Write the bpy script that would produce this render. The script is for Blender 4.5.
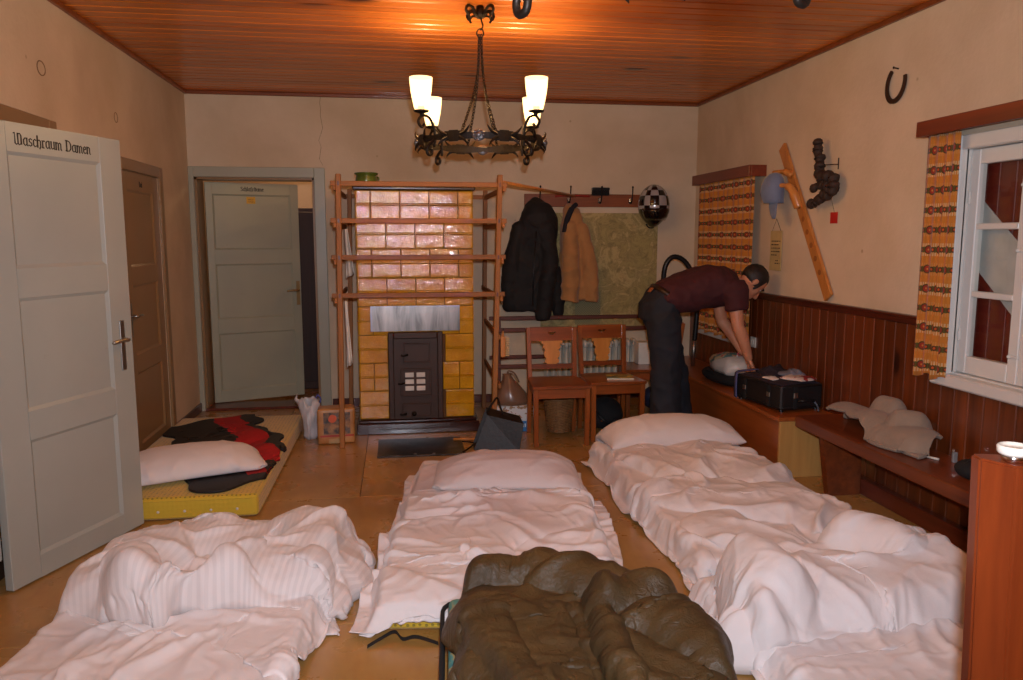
import bpy, bmesh, math, random
import numpy as np
from mathutils import Vector, Matrix, noise as mnoise

random.seed(7)
for _o in list(bpy.data.objects):
    bpy.data.objects.remove(_o)
SC = bpy.context.scene
COL = SC.collection
PI = math.pi

# ------------------------------------------------------------------ camera
CAMH = 1.5
cam_d = bpy.data.cameras.new('camera')
cam = bpy.data.objects.new('camera', cam_d)
COL.objects.link(cam)
cam_d.sensor_width = 36.0
cam_d.lens = 36.0 * 777.0 / 1023.0
cam_d.clip_start = 0.05
cam.location = (0, 0, CAMH)
cam.rotation_euler = (PI / 2 - math.radians(7.551), 0, -math.radians(8.454))
SC.camera = cam

# ------------------------------------------------------------------ world (night outside)
W = bpy.data.worlds.new('night')
SC.world = W
W.use_nodes = True
W.node_tree.nodes['Background'].inputs[0].default_value = (0.02, 0.025, 0.04, 1)
W.node_tree.nodes['Background'].inputs[1].default_value = 0.5

# the photographer's flash, just above and right of the lens
FLASH_W = 270.0
BULB_W = (46.0, 21.0, 46.0)      # chandelier by the stove, over the foreground, unseen one added behind the photographer
fl_d = bpy.data.lights.new('camera_flash', 'SPOT')
fl_d.energy = FLASH_W
fl_d.color = (0.80, 0.86, 1.0)
fl_d.spot_size = math.radians(112)
fl_d.spot_blend = 0.8
fl_d.shadow_soft_size = 0.025
fl = bpy.data.objects.new('camera_flash', fl_d)
COL.objects.link(fl)
fl.location = (0.035, 0.0, CAMH + 0.12)
fl.rotation_euler = (PI / 2 - math.radians(5.0), 0, -math.radians(8.454))

SC.view_settings.view_transform = 'Standard'
SC.view_settings.look = 'None'
SC.view_settings.gamma = 1.0
SC.view_settings.use_curve_mapping = False
SC.view_settings.exposure = 0.24
SC.cycles.use_denoising = True

# ------------------------------------------------------------------ node helpers
def lin(c):
    return tuple((x / 12.92 if x <= 0.04045 else ((x + 0.055) / 1.055) ** 2.4) for x in c)

def rgb(r, g, b):
    return lin((r / 255.0, g / 255.0, b / 255.0)) + (1.0,)

class NT:
    """tiny node-tree writer"""
    def __init__(self, name):
        self.m = bpy.data.materials.new(name)
        self.m.use_nodes = True
        self.t = self.m.node_tree
        self.b = self.t.nodes['Principled BSDF']
        self.out = self.t.nodes['Material Output']
    def n(self, typ, **kw):
        nd = self.t.nodes.new(typ)
        for k, v in kw.items():
            if k == 'ins':
                for a, b in v.items():
                    self.set(nd, a, b)
            else:
                setattr(nd, k, v)
        return nd
    def set(self, nd, key, val):
        s = nd.inputs[key]
        if hasattr(val, 'is_output'):
            self.t.links.new(val, s)
        elif hasattr(val, 'outputs'):
            self.t.links.new(val.outputs[0], s)
        else:
            s.default_value = val
    def coord(self, kind='Object', scale=(1, 1, 1), rnd=False, rot=(0, 0, 0)):
        tc = self.n('ShaderNodeTexCoord')
        src = tc.outputs[kind]
        if rnd:
            oi = self.n('ShaderNodeObjectInfo')
            mul = self.n('ShaderNodeVectorMath', operation='MULTIPLY')
            cmb = self.n('ShaderNodeCombineXYZ')
            for i in range(3):
                self.t.links.new(oi.outputs['Random'], cmb.inputs[i])
            self.t.links.new(cmb.outputs[0], mul.inputs[0])
            mul.inputs[1].default_value = (37.0, 53.0, 71.0)
            add = self.n('ShaderNodeVectorMath', operation='ADD')
            self.t.links.new(src, add.inputs[0])
            self.t.links.new(mul.outputs[0], add.inputs[1])
            src = add.outputs[0]
        mp = self.n('ShaderNodeMapping')
        mp.inputs['Scale'].default_value = scale
        mp.inputs['Rotation'].default_value = rot
        self.t.links.new(src, mp.inputs['Vector'])
        return mp.outputs[0]
    def noise(self, vec, scale, detail=4, rough=0.55, dist=0.0):
        nd = self.n('ShaderNodeTexNoise')
        self.t.links.new(vec, nd.inputs['Vector'])
        nd.inputs['Scale'].default_value = scale
        nd.inputs['Detail'].default_value = detail
        nd.inputs['Roughness'].default_value = rough
        nd.inputs['Distortion'].default_value = dist
        return nd.outputs['Fac']
    def ramp(self, fac, stops, interp='LINEAR'):
        nd = self.n('ShaderNodeValToRGB')
        nd.color_ramp.interpolation = interp
        e = nd.color_ramp.elements
        while len(e) < len(stops):
            e.new(0.5)
        for el, (p, c) in zip(e, stops):
            el.position = p
            el.color = c if len(c) == 4 else tuple(c) + (1,)
        self.t.links.new(fac, nd.inputs[0])
        return nd.outputs[0]
    def mix(self, a, b, fac, mode='MIX'):
        nd = self.n('ShaderNodeMix', data_type='RGBA', blend_type=mode)
        for idx, v in ((0, fac), (6, a), (7, b)):
            if hasattr(v, 'is_output'):
                self.t.links.new(v, nd.inputs[idx])
            else:
                nd.inputs[idx].default_value = v
        return nd.outputs[2]
    def math(self, op, a, b=None, c=None, clamp=False):
        nd = self.n('ShaderNodeMath', operation=op, use_clamp=clamp)
        for i, v in enumerate((a, b, c)):
            if v is None:
                continue
            if hasattr(v, 'is_output'):
                self.t.links.new(v, nd.inputs[i])
            else:
                nd.inputs[i].default_value = v
        return nd.outputs[0]
    def bump(self, h, strength=0.2, dist=0.01):
        nd = self.n('ShaderNodeBump')
        nd.inputs['Strength'].default_value = strength
        nd.inputs['Distance'].default_value = dist
        self.t.links.new(h, nd.inputs['Height'])
        self.t.links.new(nd.outputs[0], self.b.inputs['Normal'])
        self.t.links.new(nd.outputs[0], self.b.inputs['Coat Normal'])
    def p(self, **kw):
        names = dict(col='Base Color', rough='Roughness', metal='Metallic', coat='Coat Weight', coatr='Coat Roughness',
                     spec='Specular IOR Level', sheen='Sheen Weight', trans='Transmission Weight', alpha='Alpha', ior='IOR',
                     em='Emission Color', ems='Emission Strength', sss='Subsurface Weight')
        for k, v in kw.items():
            self.set(self.b, names[k], v)
        return self.m

def plain(name, c, rough=0.5, metal=0.0, spec=0.5, var=0.12, nscale=9.0, bump=0.0, bscale=60, **kw):
    t = NT(name)
    v = t.coord('Object', rnd=True)
    f = t.noise(v, nscale, 5)
    lo = tuple(x * (1 - var) for x in c[:3]) + (1,)
    hi = tuple(min(1, x * (1 + var)) for x in c[:3]) + (1,)
    t.p(col=t.ramp(f, [(0.3, lo), (0.7, hi)]), rough=rough, metal=metal, spec=spec, **kw)
    if bump:
        t.bump(t.noise(v, bscale, 3), bump, 0.004)
    return t.m

def wood(name, dark, light, axis='Z', grain=38.0, stretch=0.05, rough=0.45, coat=0.0, knots=0.0, knot_c=None, var=0.18, bump=0.12):
    t = NT(name)
    sc = [1, 1, 1]
    sc['XYZ'.index(axis)] = stretch
    v = t.coord('Object', tuple(sc), rnd=True)
    g = t.noise(v, grain, 6, 0.62, 0.4)
    g2 = t.noise(v, grain * 0.22, 3, 0.5, 0.8)
    f = t.math('ADD', t.math('MULTIPLY', g, 0.55), t.math('MULTIPLY', g2, 0.45))
    c = t.ramp(f, [(0.33, dark), (0.66, light)])
    oi = t.n('ShaderNodeObjectInfo')
    vv = t.math('ADD', t.math('MULTIPLY', oi.outputs['Random'], 2 * var), 1 - var)
    hs = t.n('ShaderNodeHueSaturation')
    t.set(hs, 'Color', c)
    t.set(hs, 'Value', vv)
    c = hs.outputs[0]
    if knots:
        sk = [1, 1, 1]
        sk['XYZ'.index(axis)] = 0.45
        kv = t.coord('Object', tuple(sk), rnd=True)
        vo = t.n('ShaderNodeTexVoronoi')
        t.t.links.new(kv, vo.inputs['Vector'])
        vo.inputs['Scale'].default_value = knots
        k = t.ramp(vo.outputs['Distance'], [(0.05, (1, 1, 1, 1)), (0.13, (0, 0, 0, 1))])
        c = t.mix(c, knot_c or tuple(x * 0.35 for x in dark[:3]) + (1,), k)
    t.p(col=c, rough=rough, coat=coat, coatr=0.12)
    if bump:
        t.bump(g, bump, 0.002)
    return t.m

# ------------------------------------------------------------------ mesh helpers
def B():
    return bmesh.new()

def finish(bm, smooth=False):
    bmesh.ops.recalc_face_normals(bm, faces=bm.faces[:])
    for f in bm.faces:
        f.smooth = smooth

def box(bm, x0, x1, y0, y1, z0, z1, bev=0.0, seg=1, mi=0):
    if x1 < x0: x0, x1 = x1, x0
    if y1 < y0: y0, y1 = y1, y0
    if z1 < z0: z0, z1 = z1, z0
    r = bmesh.ops.create_cube(bm, size=1.0)
    vs = r['verts']
    for v in vs:
        v.co = Vector(((x0 + x1) / 2 + v.co.x * (x1 - x0), (y0 + y1) / 2 + v.co.y * (y1 - y0), (z0 + z1) / 2 + v.co.z * (z1 - z0)))
    fs = list({f for v in vs for f in v.link_faces})
    for f in fs:
        f.material_index = mi
    if bev > 0:
        es = list({e for v in vs for e in v.link_edges})
        rr = bmesh.ops.bevel(bm, geom=es, offset=bev, segments=seg, profile=0.6, affect='EDGES')
        vs = list(set(rr['verts']) | {v for f in rr['faces'] for v in f.verts})
    return vs

def xform(bm, M, since=0):
    bm.verts.ensure_lookup_table()
    for v in bm.verts[since:]:
        v.co = M @ v.co

def merge(dst, src, Mx):
    vm = {}
    for v in src.verts:
        vm[v] = dst.verts.new(Mx @ v.co)
    for f in src.faces:
        g = dst.faces.new([vm[v] for v in f.verts])
        g.material_index = f.material_index
    src.free()

def bar(bm, a, b, w, h, bev=0.0, up=(0, 0, 1)):
    """rectangular bar from a to b: w sideways, h along up"""
    a, b = Vector(a), Vector(b)
    d = (b - a)
    L = d.length
    d.normalize()
    u = Vector(up)
    if abs(d.dot(u)) > 0.95:
        u = Vector((0, 1, 0))
    s = d.cross(u).normalized()
    u = s.cross(d).normalized()
    t = bmesh.new()
    box(t, 0, L, -w / 2, w / 2, -h / 2, h / 2, bev)
    merge(bm, t, Matrix(((d.x, s.x, u.x, a.x), (d.y, s.y, u.y, a.y), (d.z, s.z, u.z, a.z), (0, 0, 0, 1))))

def ringverts(bm, c, u, v, n, e=2.0):
    out = []
    for i in range(n):
        t = 2 * PI * i / n
        ct, st = math.cos(t), math.sin(t)
        cu = math.copysign(abs(ct) ** (2 / e), ct)
        sv = math.copysign(abs(st) ** (2 / e), st)
        out.append(bm.verts.new(Vector(c) + Vector(u) * cu + Vector(v) * sv))
    return out

def skin_rings(bm, rings, closed=False, caps=True, mi=0):
    n = len(rings[0])
    m = len(rings)
    for k in range(m if closed else m - 1):
        a, b = rings[k], rings[(k + 1) % m]
        for i in range(n):
            f = bm.faces.new((a[i], a[(i + 1) % n], b[(i + 1) % n], b[i]))
            f.material_index = mi
    if caps and not closed:
        bm.faces.new(rings[0][::-1]).material_index = mi
        bm.faces.new(rings[-1]).material_index = mi

def tube(bm, pts, r, n=8, closed=False, caps=True):
    pts = [Vector(p) for p in pts]
    rs = r if isinstance(r, (list, tuple)) else [r] * len(pts)
    rings = []
    prev = None
    m = len(pts)
    for i, p in enumerate(pts):
        if closed:
            d = pts[(i + 1) % m] - pts[i - 1]
        else:
            d = pts[min(i + 1, m - 1)] - pts[max(i - 1, 0)]
        d.normalize()
        if prev is None:
            u = d.orthogonal().normalized()
        else:
            u = (prev - d * prev.dot(d))
            if u.length < 1e-6:
                u = d.orthogonal()
            u.normalize()
        prev = u
        w = d.cross(u)
        rings.append(ringverts(bm, p, u * rs[i], w * rs[i], n))
    skin_rings(bm, rings, closed, caps)

def lathe(bm, prof, n=24, c=(0, 0, 0), caps=True):
    rings = [ringverts(bm, (c[0], c[1], c[2] + z), (r, 0, 0), (0, r, 0), n) for r, z in prof]
    skin_rings(bm, rings, False, caps)

def ellip(bm, c, rx, ry, rz, seg=16, rot=None):
    t = bmesh.new()
    bmesh.ops.create_uvsphere(t, u_segments=seg, v_segments=max(6, seg * 2 // 3), radius=1.0)
    merge(bm, t, Matrix.Translation(c) @ (rot.to_4x4() if rot is not None else Matrix.Identity(4)) @ Matrix.Diagonal((rx, ry, rz, 1)))

def prism(bm, poly, a, b, plane='xz'):
    """extrude a 2D polygon between a and b along the remaining axis"""
    def P(p, t):
        if plane == 'xz':
            return (p[0], t, p[1])
        if plane == 'yz':
            return (t, p[0], p[1])
        return (p[0], p[1], t)
    A = [bm.verts.new(P(p, a)) for p in poly]
    C = [bm.verts.new(P(p, b)) for p in poly]
    n = len(poly)
    bm.faces.new(A)
    bm.faces.new(C[::-1])
    for i in range(n):
        bm.faces.new((A[i], A[(i + 1) % n], C[(i + 1) % n], C[i]))

def catmull(pts, per=6, closed=False):
    P = [Vector(p) for p in pts]
    n = len(P)
    out = []
    for i in range(n if closed else n - 1):
        if closed:
            p0, p1, p2, p3 = P[i - 1], P[i], P[(i + 1) % n], P[(i + 2) % n]
        else:
            p0, p1, p2, p3 = P[max(i - 1, 0)], P[i], P[i + 1], P[min(i + 2, n - 1)]
        for k in range(per):
            t = k / per
            out.append(0.5 * ((2 * p1) + (p2 - p0) * t + (2 * p0 - 5 * p1 + 4 * p2 - p3) * t * t + (-p0 + 3 * p1 - 3 * p2 + p3) * t ** 3))
    if not closed:
        out.append(P[-1])
    return out

MW = {}

def link(o):
    COL.objects.link(o)
    return o

def thing(name, label=None, cat=None, loc=(0, 0, 0), rz=0.0, group=None, kind=None):
    o = link(bpy.data.objects.new(name, None))
    o.empty_display_size = 0.1
    o.location = loc
    o.rotation_euler = (0, 0, rz)
    MW[o.name] = Matrix.Translation(loc) @ Matrix.Rotation(rz, 4, 'Z')
    return tag(o, label, cat, group, kind)

def tag(o, label=None, cat=None, group=None, kind=None):
    if label: o['label'] = label
    if cat: o['category'] = cat
    if group: o['group'] = group
    if kind: o['kind'] = kind
    return o

def obj(name, bm, mat, parent=None, world=False, smooth=False, mods=(), auto=None, label=None, kind=None):
    """link a bmesh as one mesh object. world=True: coordinates are world ones, moved into the parent's frame"""
    finish(bm, smooth)
    me = bpy.data.meshes.new(name)
    if parent is not None and world and parent.name in MW:
        bm.transform(MW[parent.name].inverted())
    bm.to_mesh(me)
    bm.free()
    for m in (mat if isinstance(mat, (list, tuple)) else [mat]):
        me.materials.append(m)
    o = link(bpy.data.objects.new(name, me))
    if auto is not None:
        me.shade_auto_smooth(auto) if hasattr(me, 'shade_auto_smooth') else None
    if parent is not None:
        o.parent = parent
        MW[o.name] = MW.get(parent.name, Matrix.Identity(4))
    else:
        MW[o.name] = Matrix.Identity(4)
    if label: o['label'] = label
    if kind: o['kind'] = kind
    return o

def settle(o):
    """give a single-mesh top-level thing an origin at its base"""
    me = o.data
    xs = np.empty(len(me.vertices) * 3)
    me.vertices.foreach_get('co', xs)
    xs = xs.reshape(-1, 3)
    c = (xs.min(0) + xs.max(0)) / 2
    c[2] = xs[:, 2].min()
    me.transform(Matrix.Translation(-Vector(c)))
    o.location = o.location + Vector(c)
    MW[o.name] = Matrix.Translation(o.location)
    return o

def inst(src, name, parent=None, loc=(0, 0, 0), rot=(0, 0, 0), scale=None):
    o = src.copy()
    o.name = name
    link(o)
    o.parent = parent
    o.location = loc
    o.rotation_euler = rot
    if scale: o.scale = scale
    return o

def copy_tree(o, parent=None):
    c = o.copy()
    link(c)
    c.parent = parent
    for ch in [x for x in bpy.data.objects if x.parent == o]:
        copy_tree(ch, c)
    return c

def subsurf(o, lv=1):
    m = o.modifiers.new('sub', 'SUBSURF')
    m.levels = lv
    m.render_levels = lv
    return o

# ------------------------------------------------------------------ materials
M = {}
def plaster(name, base, blot, dirt):
    t = NT(name)
    v = t.coord('Object')
    f = t.noise(v, 1.6, 5, 0.6)
    c = t.ramp(f, [(0.3, blot), (0.65, base)])
    g = t.ramp(t.noise(v, 0.55, 4, 0.65, 0.6), [(0.52, (0, 0, 0, 1)), (0.8, (1, 1, 1, 1))])
    c = t.mix(c, dirt, t.math('MULTIPLY', g, 0.45))
    # specks
    vo = t.n('ShaderNodeTexVoronoi')
    t.t.links.new(v, vo.inputs['Vector'])
    vo.inputs['Scale'].default_value = 3.2
    sp = t.ramp(vo.outputs['Distance'], [(0.02, (1, 1, 1, 1)), (0.045, (0, 0, 0, 1))])
    c = t.mix(c, dirt, t.math('MULTIPLY', sp, 0.7))
    t.p(col=c, rough=0.85, spec=0.2)
    t.bump(t.math('ADD', t.noise(v, 40, 5), t.math('MULTIPLY', t.noise(v, 5, 3), 1.5)), 0.25, 0.006)
    return t.m
M['plaster'] = plaster('wall_plaster', rgb(222, 200, 172), rgb(208, 184, 152), rgb(165, 136, 102))
M['ceil'] = wood('ceiling_pine', rgb(150, 72, 18), rgb(216, 122, 40), 'X', 30, 0.05, 0.33, 0.25, 2.2, rgb(70, 30, 12), 0.16)
M['ceil_gap'] = plain('ceiling_joint', rgb(60, 26, 10), 0.8)
M['wains'] = wood('wainscot_pine', rgb(78, 34, 14), rgb(128, 62, 26), 'Z', 34, 0.04, 0.32, 0.3, 3.0, rgb(44, 14, 6), 0.22)
M['dark_rail'] = wood('dark_rail_wood', rgb(70, 26, 14), rgb(104, 42, 22), 'Y', 30, 0.05, 0.35, 0.25)
M['pelmet'] = wood('pelmet_wood', rgb(104, 38, 20), rgb(134, 54, 28), 'Y', 30, 0.05, 0.4, 0.2)
M['bench'] = wood('bench_wood', rgb(80, 34, 14), rgb(128, 62, 26), 'Y', 30, 0.05, 0.4, 0.15, 2.5, rgb(50, 18, 8))
M['post'] = wood('foreground_post_wood', rgb(84, 28, 10), rgb(140, 60, 22), 'Z', 14, 0.10, 0.3, 0.3, 5.0, rgb(66, 18, 6))
M['chest_front'] = wood('chest_front_wood', rgb(134, 66, 26), rgb(168, 92, 40), 'Y', 30, 0.05, 0.35, 0.2)
M['chest_end'] = wood('chest_end_plywood', rgb(172, 122, 62), rgb(200, 152, 86), 'Z', 18, 0.08, 0.45)
M['rack'] = wood('rack_wood', rgb(122, 72, 26), rgb(168, 108, 46), 'Z', 36, 0.05, 0.6, 0.0)
M['rack_h'] = wood('rack_rail_wood', rgb(120, 70, 26), rgb(164, 104, 46), 'X', 36, 0.05, 0.6, 0.0)
M['rail_dark'] = wood('drying_rail_dark_wood', rgb(76, 34, 20), rgb(108, 52, 30), 'X', 36, 0.05, 0.45, 0.1)
M['chair'] = wood('chair_wood', rgb(116, 56, 20), rgb(160, 86, 36), 'Z', 30, 0.06, 0.3, 0.35)
M['chair_h'] = wood('chair_seat_wood', rgb(106, 48, 18), rgb(150, 78, 32), 'X', 30, 0.06, 0.28, 0.4)
M['splat'] = wood('chair_splat_wood', rgb(190, 116, 48), rgb(220, 150, 72), 'Z', 24, 0.07, 0.3, 0.35)
M['plaque'] = wood('plaque_pine', rgb(176, 104, 42), rgb(210, 140, 70), 'Z', 24, 0.06, 0.4, 0.2)
M['hookboard'] = wood('hook_board_wood', rgb(110, 54, 24), rgb(146, 78, 38), 'X', 30, 0.06, 0.4, 0.15)
def floormat():
    t = NT('floor_hardboard')
    v = t.coord('Object', (1, 1, 1), rnd=True)
    st = t.coord('Object', (1, 0.25, 1), rnd=True)
    c = t.ramp(t.noise(v, 2.2, 5, 0.6, 0.3), [(0.3, rgb(154, 112, 56)), (0.7, rgb(184, 140, 80))])
    c = t.mix(c, rgb(150, 96, 48), t.math('MULTIPLY', t.ramp(t.noise(st, 24, 4, 0.6), [(0.45, (0, 0, 0, 1)), (0.7, (1, 1, 1, 1))]), 0.35))
    vo = t.n('ShaderNodeTexVoronoi')
    t.t.links.new(v, vo.inputs['Vector'])
    vo.inputs['Scale'].default_value = 7.0
    c = t.mix(c, rgb(78, 44, 20), t.math('MULTIPLY', t.ramp(vo.outputs['Distance'], [(0.02, (1, 1, 1, 1)), (0.05, (0, 0, 0, 1))]), 0.5))
    t.p(col=c, rough=t.math('ADD', t.math('MULTIPLY', t.noise(v, 6, 4), 0.28), 0.16), coat=0.15, coatr=0.2)
    t.bump(t.noise(v, 5, 3), 0.06, 0.01)
    return t.m
M['floor'] = floormat()
M['floor_gap'] = plain('floor_joint', rgb(70, 42, 20), 0.8)
def paint(name, c, wear):
    t = NT(name)
    v = t.coord('Object')
    b = t.ramp(t.noise(v, 2.0, 5), [(0.3, tuple(x * 0.9 for x in c[:3]) + (1,)), (0.7, c)])
    w = t.ramp(t.noise(v, 9, 6, 0.7), [(0.68, (0, 0, 0, 1)), (0.74, (1, 1, 1, 1))])
    t.p(col=t.mix(b, wear, t.math('MULTIPLY', w, 0.35)), rough=0.32, spec=0.5)
    t.bump(t.noise(v, 18, 4), 0.08, 0.004)
    return t.m
M['door_white'] = paint('door_grey_white_paint', rgb(170, 172, 162), rgb(150, 128, 100))
M['door_green'] = paint('door_grey_green_paint', rgb(174, 172, 148), rgb(140, 120, 86))
M['frame_green'] = paint('door_frame_grey_green_paint', rgb(176, 174, 154), rgb(140, 120, 86))
M['door_brown'] = paint('door_taupe_paint', rgb(152, 118, 80), rgb(120, 84, 50))
M['win_white'] = paint('window_white_paint', rgb(224, 222, 216), rgb(190, 180, 160))
M['black_paint'] = plain('black_lettering_paint', rgb(22, 18, 16), 0.5)
M['brass'] = plain('aged_brass', rgb(176, 150, 104), 0.35, 0.9)
M['steel'] = plain('brushed_steel', rgb(170, 164, 154), 0.32, 0.95)
M['chrome'] = plain('bright_chrome', rgb(220, 220, 222), 0.15, 1.0)
M['iron'] = plain('wrought_iron', rgb(38, 30, 24), 0.5, 0.7, bump=0.3, bscale=120)
M['iron_bright'] = plain('polished_iron_boss', rgb(136, 138, 142), 0.3, 0.9, bump=0.3, bscale=90)
M['stove_iron'] = plain('stove_door_iron', rgb(58, 34, 20), 0.5, 0.15, bump=0.25, bscale=150)
M['dark_gap'] = plain('dark_cavity', rgb(14, 10, 8), 0.9)
M['plastic_white'] = plain('white_plastic', rgb(220, 214, 200), 0.4)
M['black'] = plain('black_fabric', rgb(20, 19, 20), 0.85, bump=0.3, bscale=300)
M['black_plastic'] = plain('black_plastic', rgb(20, 20, 22), 0.4)

# ================================================================== the room shell
XL, XR, YB, YF, ZC = -1.70, 2.75, 6.95, -4.0, 2.70

# floor: sheets with open joints on a dark bed
bm = B(); box(bm, XL - 0.3, XR + 0.3, YF - 0.2, YB + 0.2, -0.12, -0.012)
floor = obj('floor', bm, M['floor_gap'], kind='structure')
tag(floor, 'worn honey brown hardboard floor laid in large sheets', 'floor')
rows = [(-4.05, -3.1, 0.3), (-3.1, -1.6, -0.3), (-1.6, -0.15, 0.4), (-0.15, 1.4, -0.6), (1.4, 2.93, 0.9), (2.93, 4.45, 0.2), (4.45, 5.95, -0.23), (5.95, 6.98, 0.65)]
for (y0, y1, xs) in rows:
    cuts = [XL - 0.05]
    x = xs - 1.55 * 3
    while x < XR:
        if x > XL + 0.15 and x < XR - 0.15:
            cuts.append(x)
        x += 1.55
    cuts.append(XR + 0.05)
    for a, b in zip(cuts[:-1], cuts[1:]):
        bm = B(); box(bm, a + 0.0018, b - 0.0018, y0 + 0.0018, y1 - 0.0018, -0.012, 0.0, 0.0015)
        obj('floor_sheet', bm, M['floor'], floor)

# ceiling: tongue-and-groove boards running across the room
bm = B(); box(bm, XL - 0.3, XR + 0.3, YF - 0.2, YB + 0.2, ZC + 0.014, ZC + 0.14)
ceil = obj('ceiling', bm, M['ceil_gap'], kind='structure')
tag(ceil, 'varnished orange pine board ceiling', 'ceiling')
PW = 0.105
bm = B()
prism(bm, [(0.005, 0.013), (0.018, 0.0), (PW - 0.004, 0.0), (PW - 0.001, 0.004), (PW - 0.001, 0.016), (0.004, 0.016)], XL - 0.02, XR + 0.02, 'yz')
plank0 = None
k = 0
y = YB - PW
while y > YF - 0.05:
    if plank0 is None:
        plank0 = obj('plank', bm, M['ceil'], ceil)
        plank0.location = (0, y, ZC)
    else:
        inst(plank0, 'plank', ceil, (0, y, ZC))
    y -= PW

# walls
T = 0.32
bm = B()
D1 = (3.40, 4.235); D2 = (5.26, 6.06); DH = 1.99
for a, b in ((YF, D1[0]), (D1[1], D2[0]), (D2[1], YB + 0.2)):
    box(bm, XL - T, XL, a, b, 0, ZC)
for d in (D1, D2):
    box(bm, XL - T, XL, d[0], d[1], DH, ZC)
wl = obj('wall_left', bm, M['plaster'], kind='structure')
tag(wl, 'left wall of stained cream plaster', 'wall')
D3 = (-1.655, -0.675)
bm = B()
box(bm, XL, D3[0], YB, YB + 0.22, 0, ZC)
box(bm, D3[0], D3[1], YB, YB + 0.22, 2.0, ZC)
box(bm, D3[1], XR + T, YB, YB + 0.22, 0, ZC)
wb = obj('wall_back', bm, M['plaster'], kind='structure')
tag(wb, 'cream plastered back wall behind the tiled stove', 'wall')
W1 = (2.42, 3.48, 0.82, 1.93)     # y0 y1 z0 z1
W2 = (5.88, 6.60, 0.70, 1.93)
bm = B()
for a, b in ((YF, W1[0]), (W1[1], W2[0]), (W2[1], YB)):
    box(bm, XR, XR + T, a, b, 0, ZC)
for w in (W1, W2):
    box(bm, XR, XR + T, w[0], w[1], 0, w[2])
    box(bm, XR, XR + T, w[0], w[1], w[3], ZC)
wr = obj('wall_right', bm, M['plaster'], kind='structure')
tag(wr, 'right wall of cream plaster above dark wainscot', 'wall')
bm = B(); box(bm, XL - T, XR + T, YF - 0.2, YF, 0, ZC)
tag(obj('wall_front', bm, M['plaster'], kind='structure'), 'plain plaster wall behind the photographer', 'wall')

# hairline crack above the back door, patched ring on the left wall
def crack(pts, wdt, name, parent):
    bm = B()
    for a, b in zip(pts[:-1], pts[1:]):
        bar(bm, a, b, wdt, 0.002)
    return obj(name, bm, plain('crack_line', rgb(120, 92, 64), 0.9), parent, world=True)
random.seed(3)
pts = []
x = -0.60
for i in range(12):
    pts.append((x, YB - 0.0005, 2.68 - i * 0.052))
    x += random.uniform(-0.02, 0.026)
crack(pts, 0.003, 'crack', wb)
bm = B()
tube(bm, [(XL + 0.0005, 4.245 + 0.045 * math.cos(t), 2.32 + 0.034 * math.sin(t)) for t in np.linspace(0, 2 * PI, 25)[:-1]], 0.003, 6, True)
obj('patch_ring', bm, plain('patch_outline', rgb(130, 96, 60), 0.9), wl)
bm = B()
tube(bm, [(XL + 0.0005, 5.27 + 0.03 * math.cos(t), 2.235 + 0.03 * math.sin(t)) for t in np.linspace(0, 2 * PI, 25)[:-1]], 0.002, 6, True)
obj('patch_ring', bm, bpy.data.materials['patch_outline'], wl)

# cornice strips of the board ceiling
for i, (x0, x1, y0, y1) in enumerate(((XL, XL + 0.025, YF, YB), (XR - 0.025, XR, YF, YB), (XL, XR, YB - 0.025, YB))):
    bm = B(); box(bm, x0, x1, y0, y1, ZC - 0.028, ZC, 0.004)
    tag(obj('trim_%d' % (i + 1), bm, M['hookboard'], kind='structure'), ['narrow dark cornice strip along the left wall', 'narrow dark cornice strip along the right wall', 'narrow dark cornice strip along the back wall'][i], 'trim')

# wainscot on the right wall
ws = thing('trim_4', 'dark stained pine board wainscot on the right wall', 'wainscot', (XR, 0, 0), 0, None, 'structure')
PWD = 0.098
wp = {}
def wplank(y, z1):
    key = round(z1, 3)
    if key not in wp:
        bm = B()
        box(bm, -0.02, -0.002, 0.0015, PWD - 0.0015, 0.0, z1, 0.004)
        wp[key] = obj('plank', bm, M['wains'], ws)
        wp[key].location = (0, y, 0)
    else:
        inst(wp[key], 'plank', ws, (0, y, 0))
y = YB - 0.001 - PWD
while y > YF:
    z1 = 1.04
    yc = y + PWD / 2
    if W1[0] - 0.06 < yc < W1[1] + 0.03: z1 = W1[2] - 0.05
    if W2[0] - 0.03 < yc < W2[1] + 0.06: z1 = W2[2] - 0.05
    wplank(y, z1)
    y -= PWD
for a, b in ((YF, W1[0] - 0.06), (W1[1] + 0.06, W2[0] - 0.06), (W2[1] + 0.06, YB)):
    bm = B()
    box(bm, -0.034, 0.0, a, b, 1.035, 1.075, 0.006)
    box(bm, -0.046, 0.0, a, b, 1.07, 1.084, 0.004)
    obj('cap_rail', bm, M['dark_rail'], ws)
bm = B(); box(bm, XR - 0.075, XR - 0.021, YF, 4.42, 0.0, 0.095, 0.006)
tag(obj('baseboard_right', bm, M['dark_rail'], kind='structure'), 'boxed dark skirting under the bench', 'baseboard')
for n, (x0, x1, y0, y1) in (('baseboard_back', (D3[1] + 0.1, XR, YB - 0.018, YB)), ('baseboard_left', (XL, XL + 0.018, D2[1] + 0.1, YB)), ):
    bm = B(); box(bm, x0, x1, y0, y1, 0, 0.075, 0.004)
    tag(obj(n, bm, M['dark_rail'], kind='structure'), 'low dark skirting board along the %s wall' % n.split('_')[1], 'baseboard')

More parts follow.
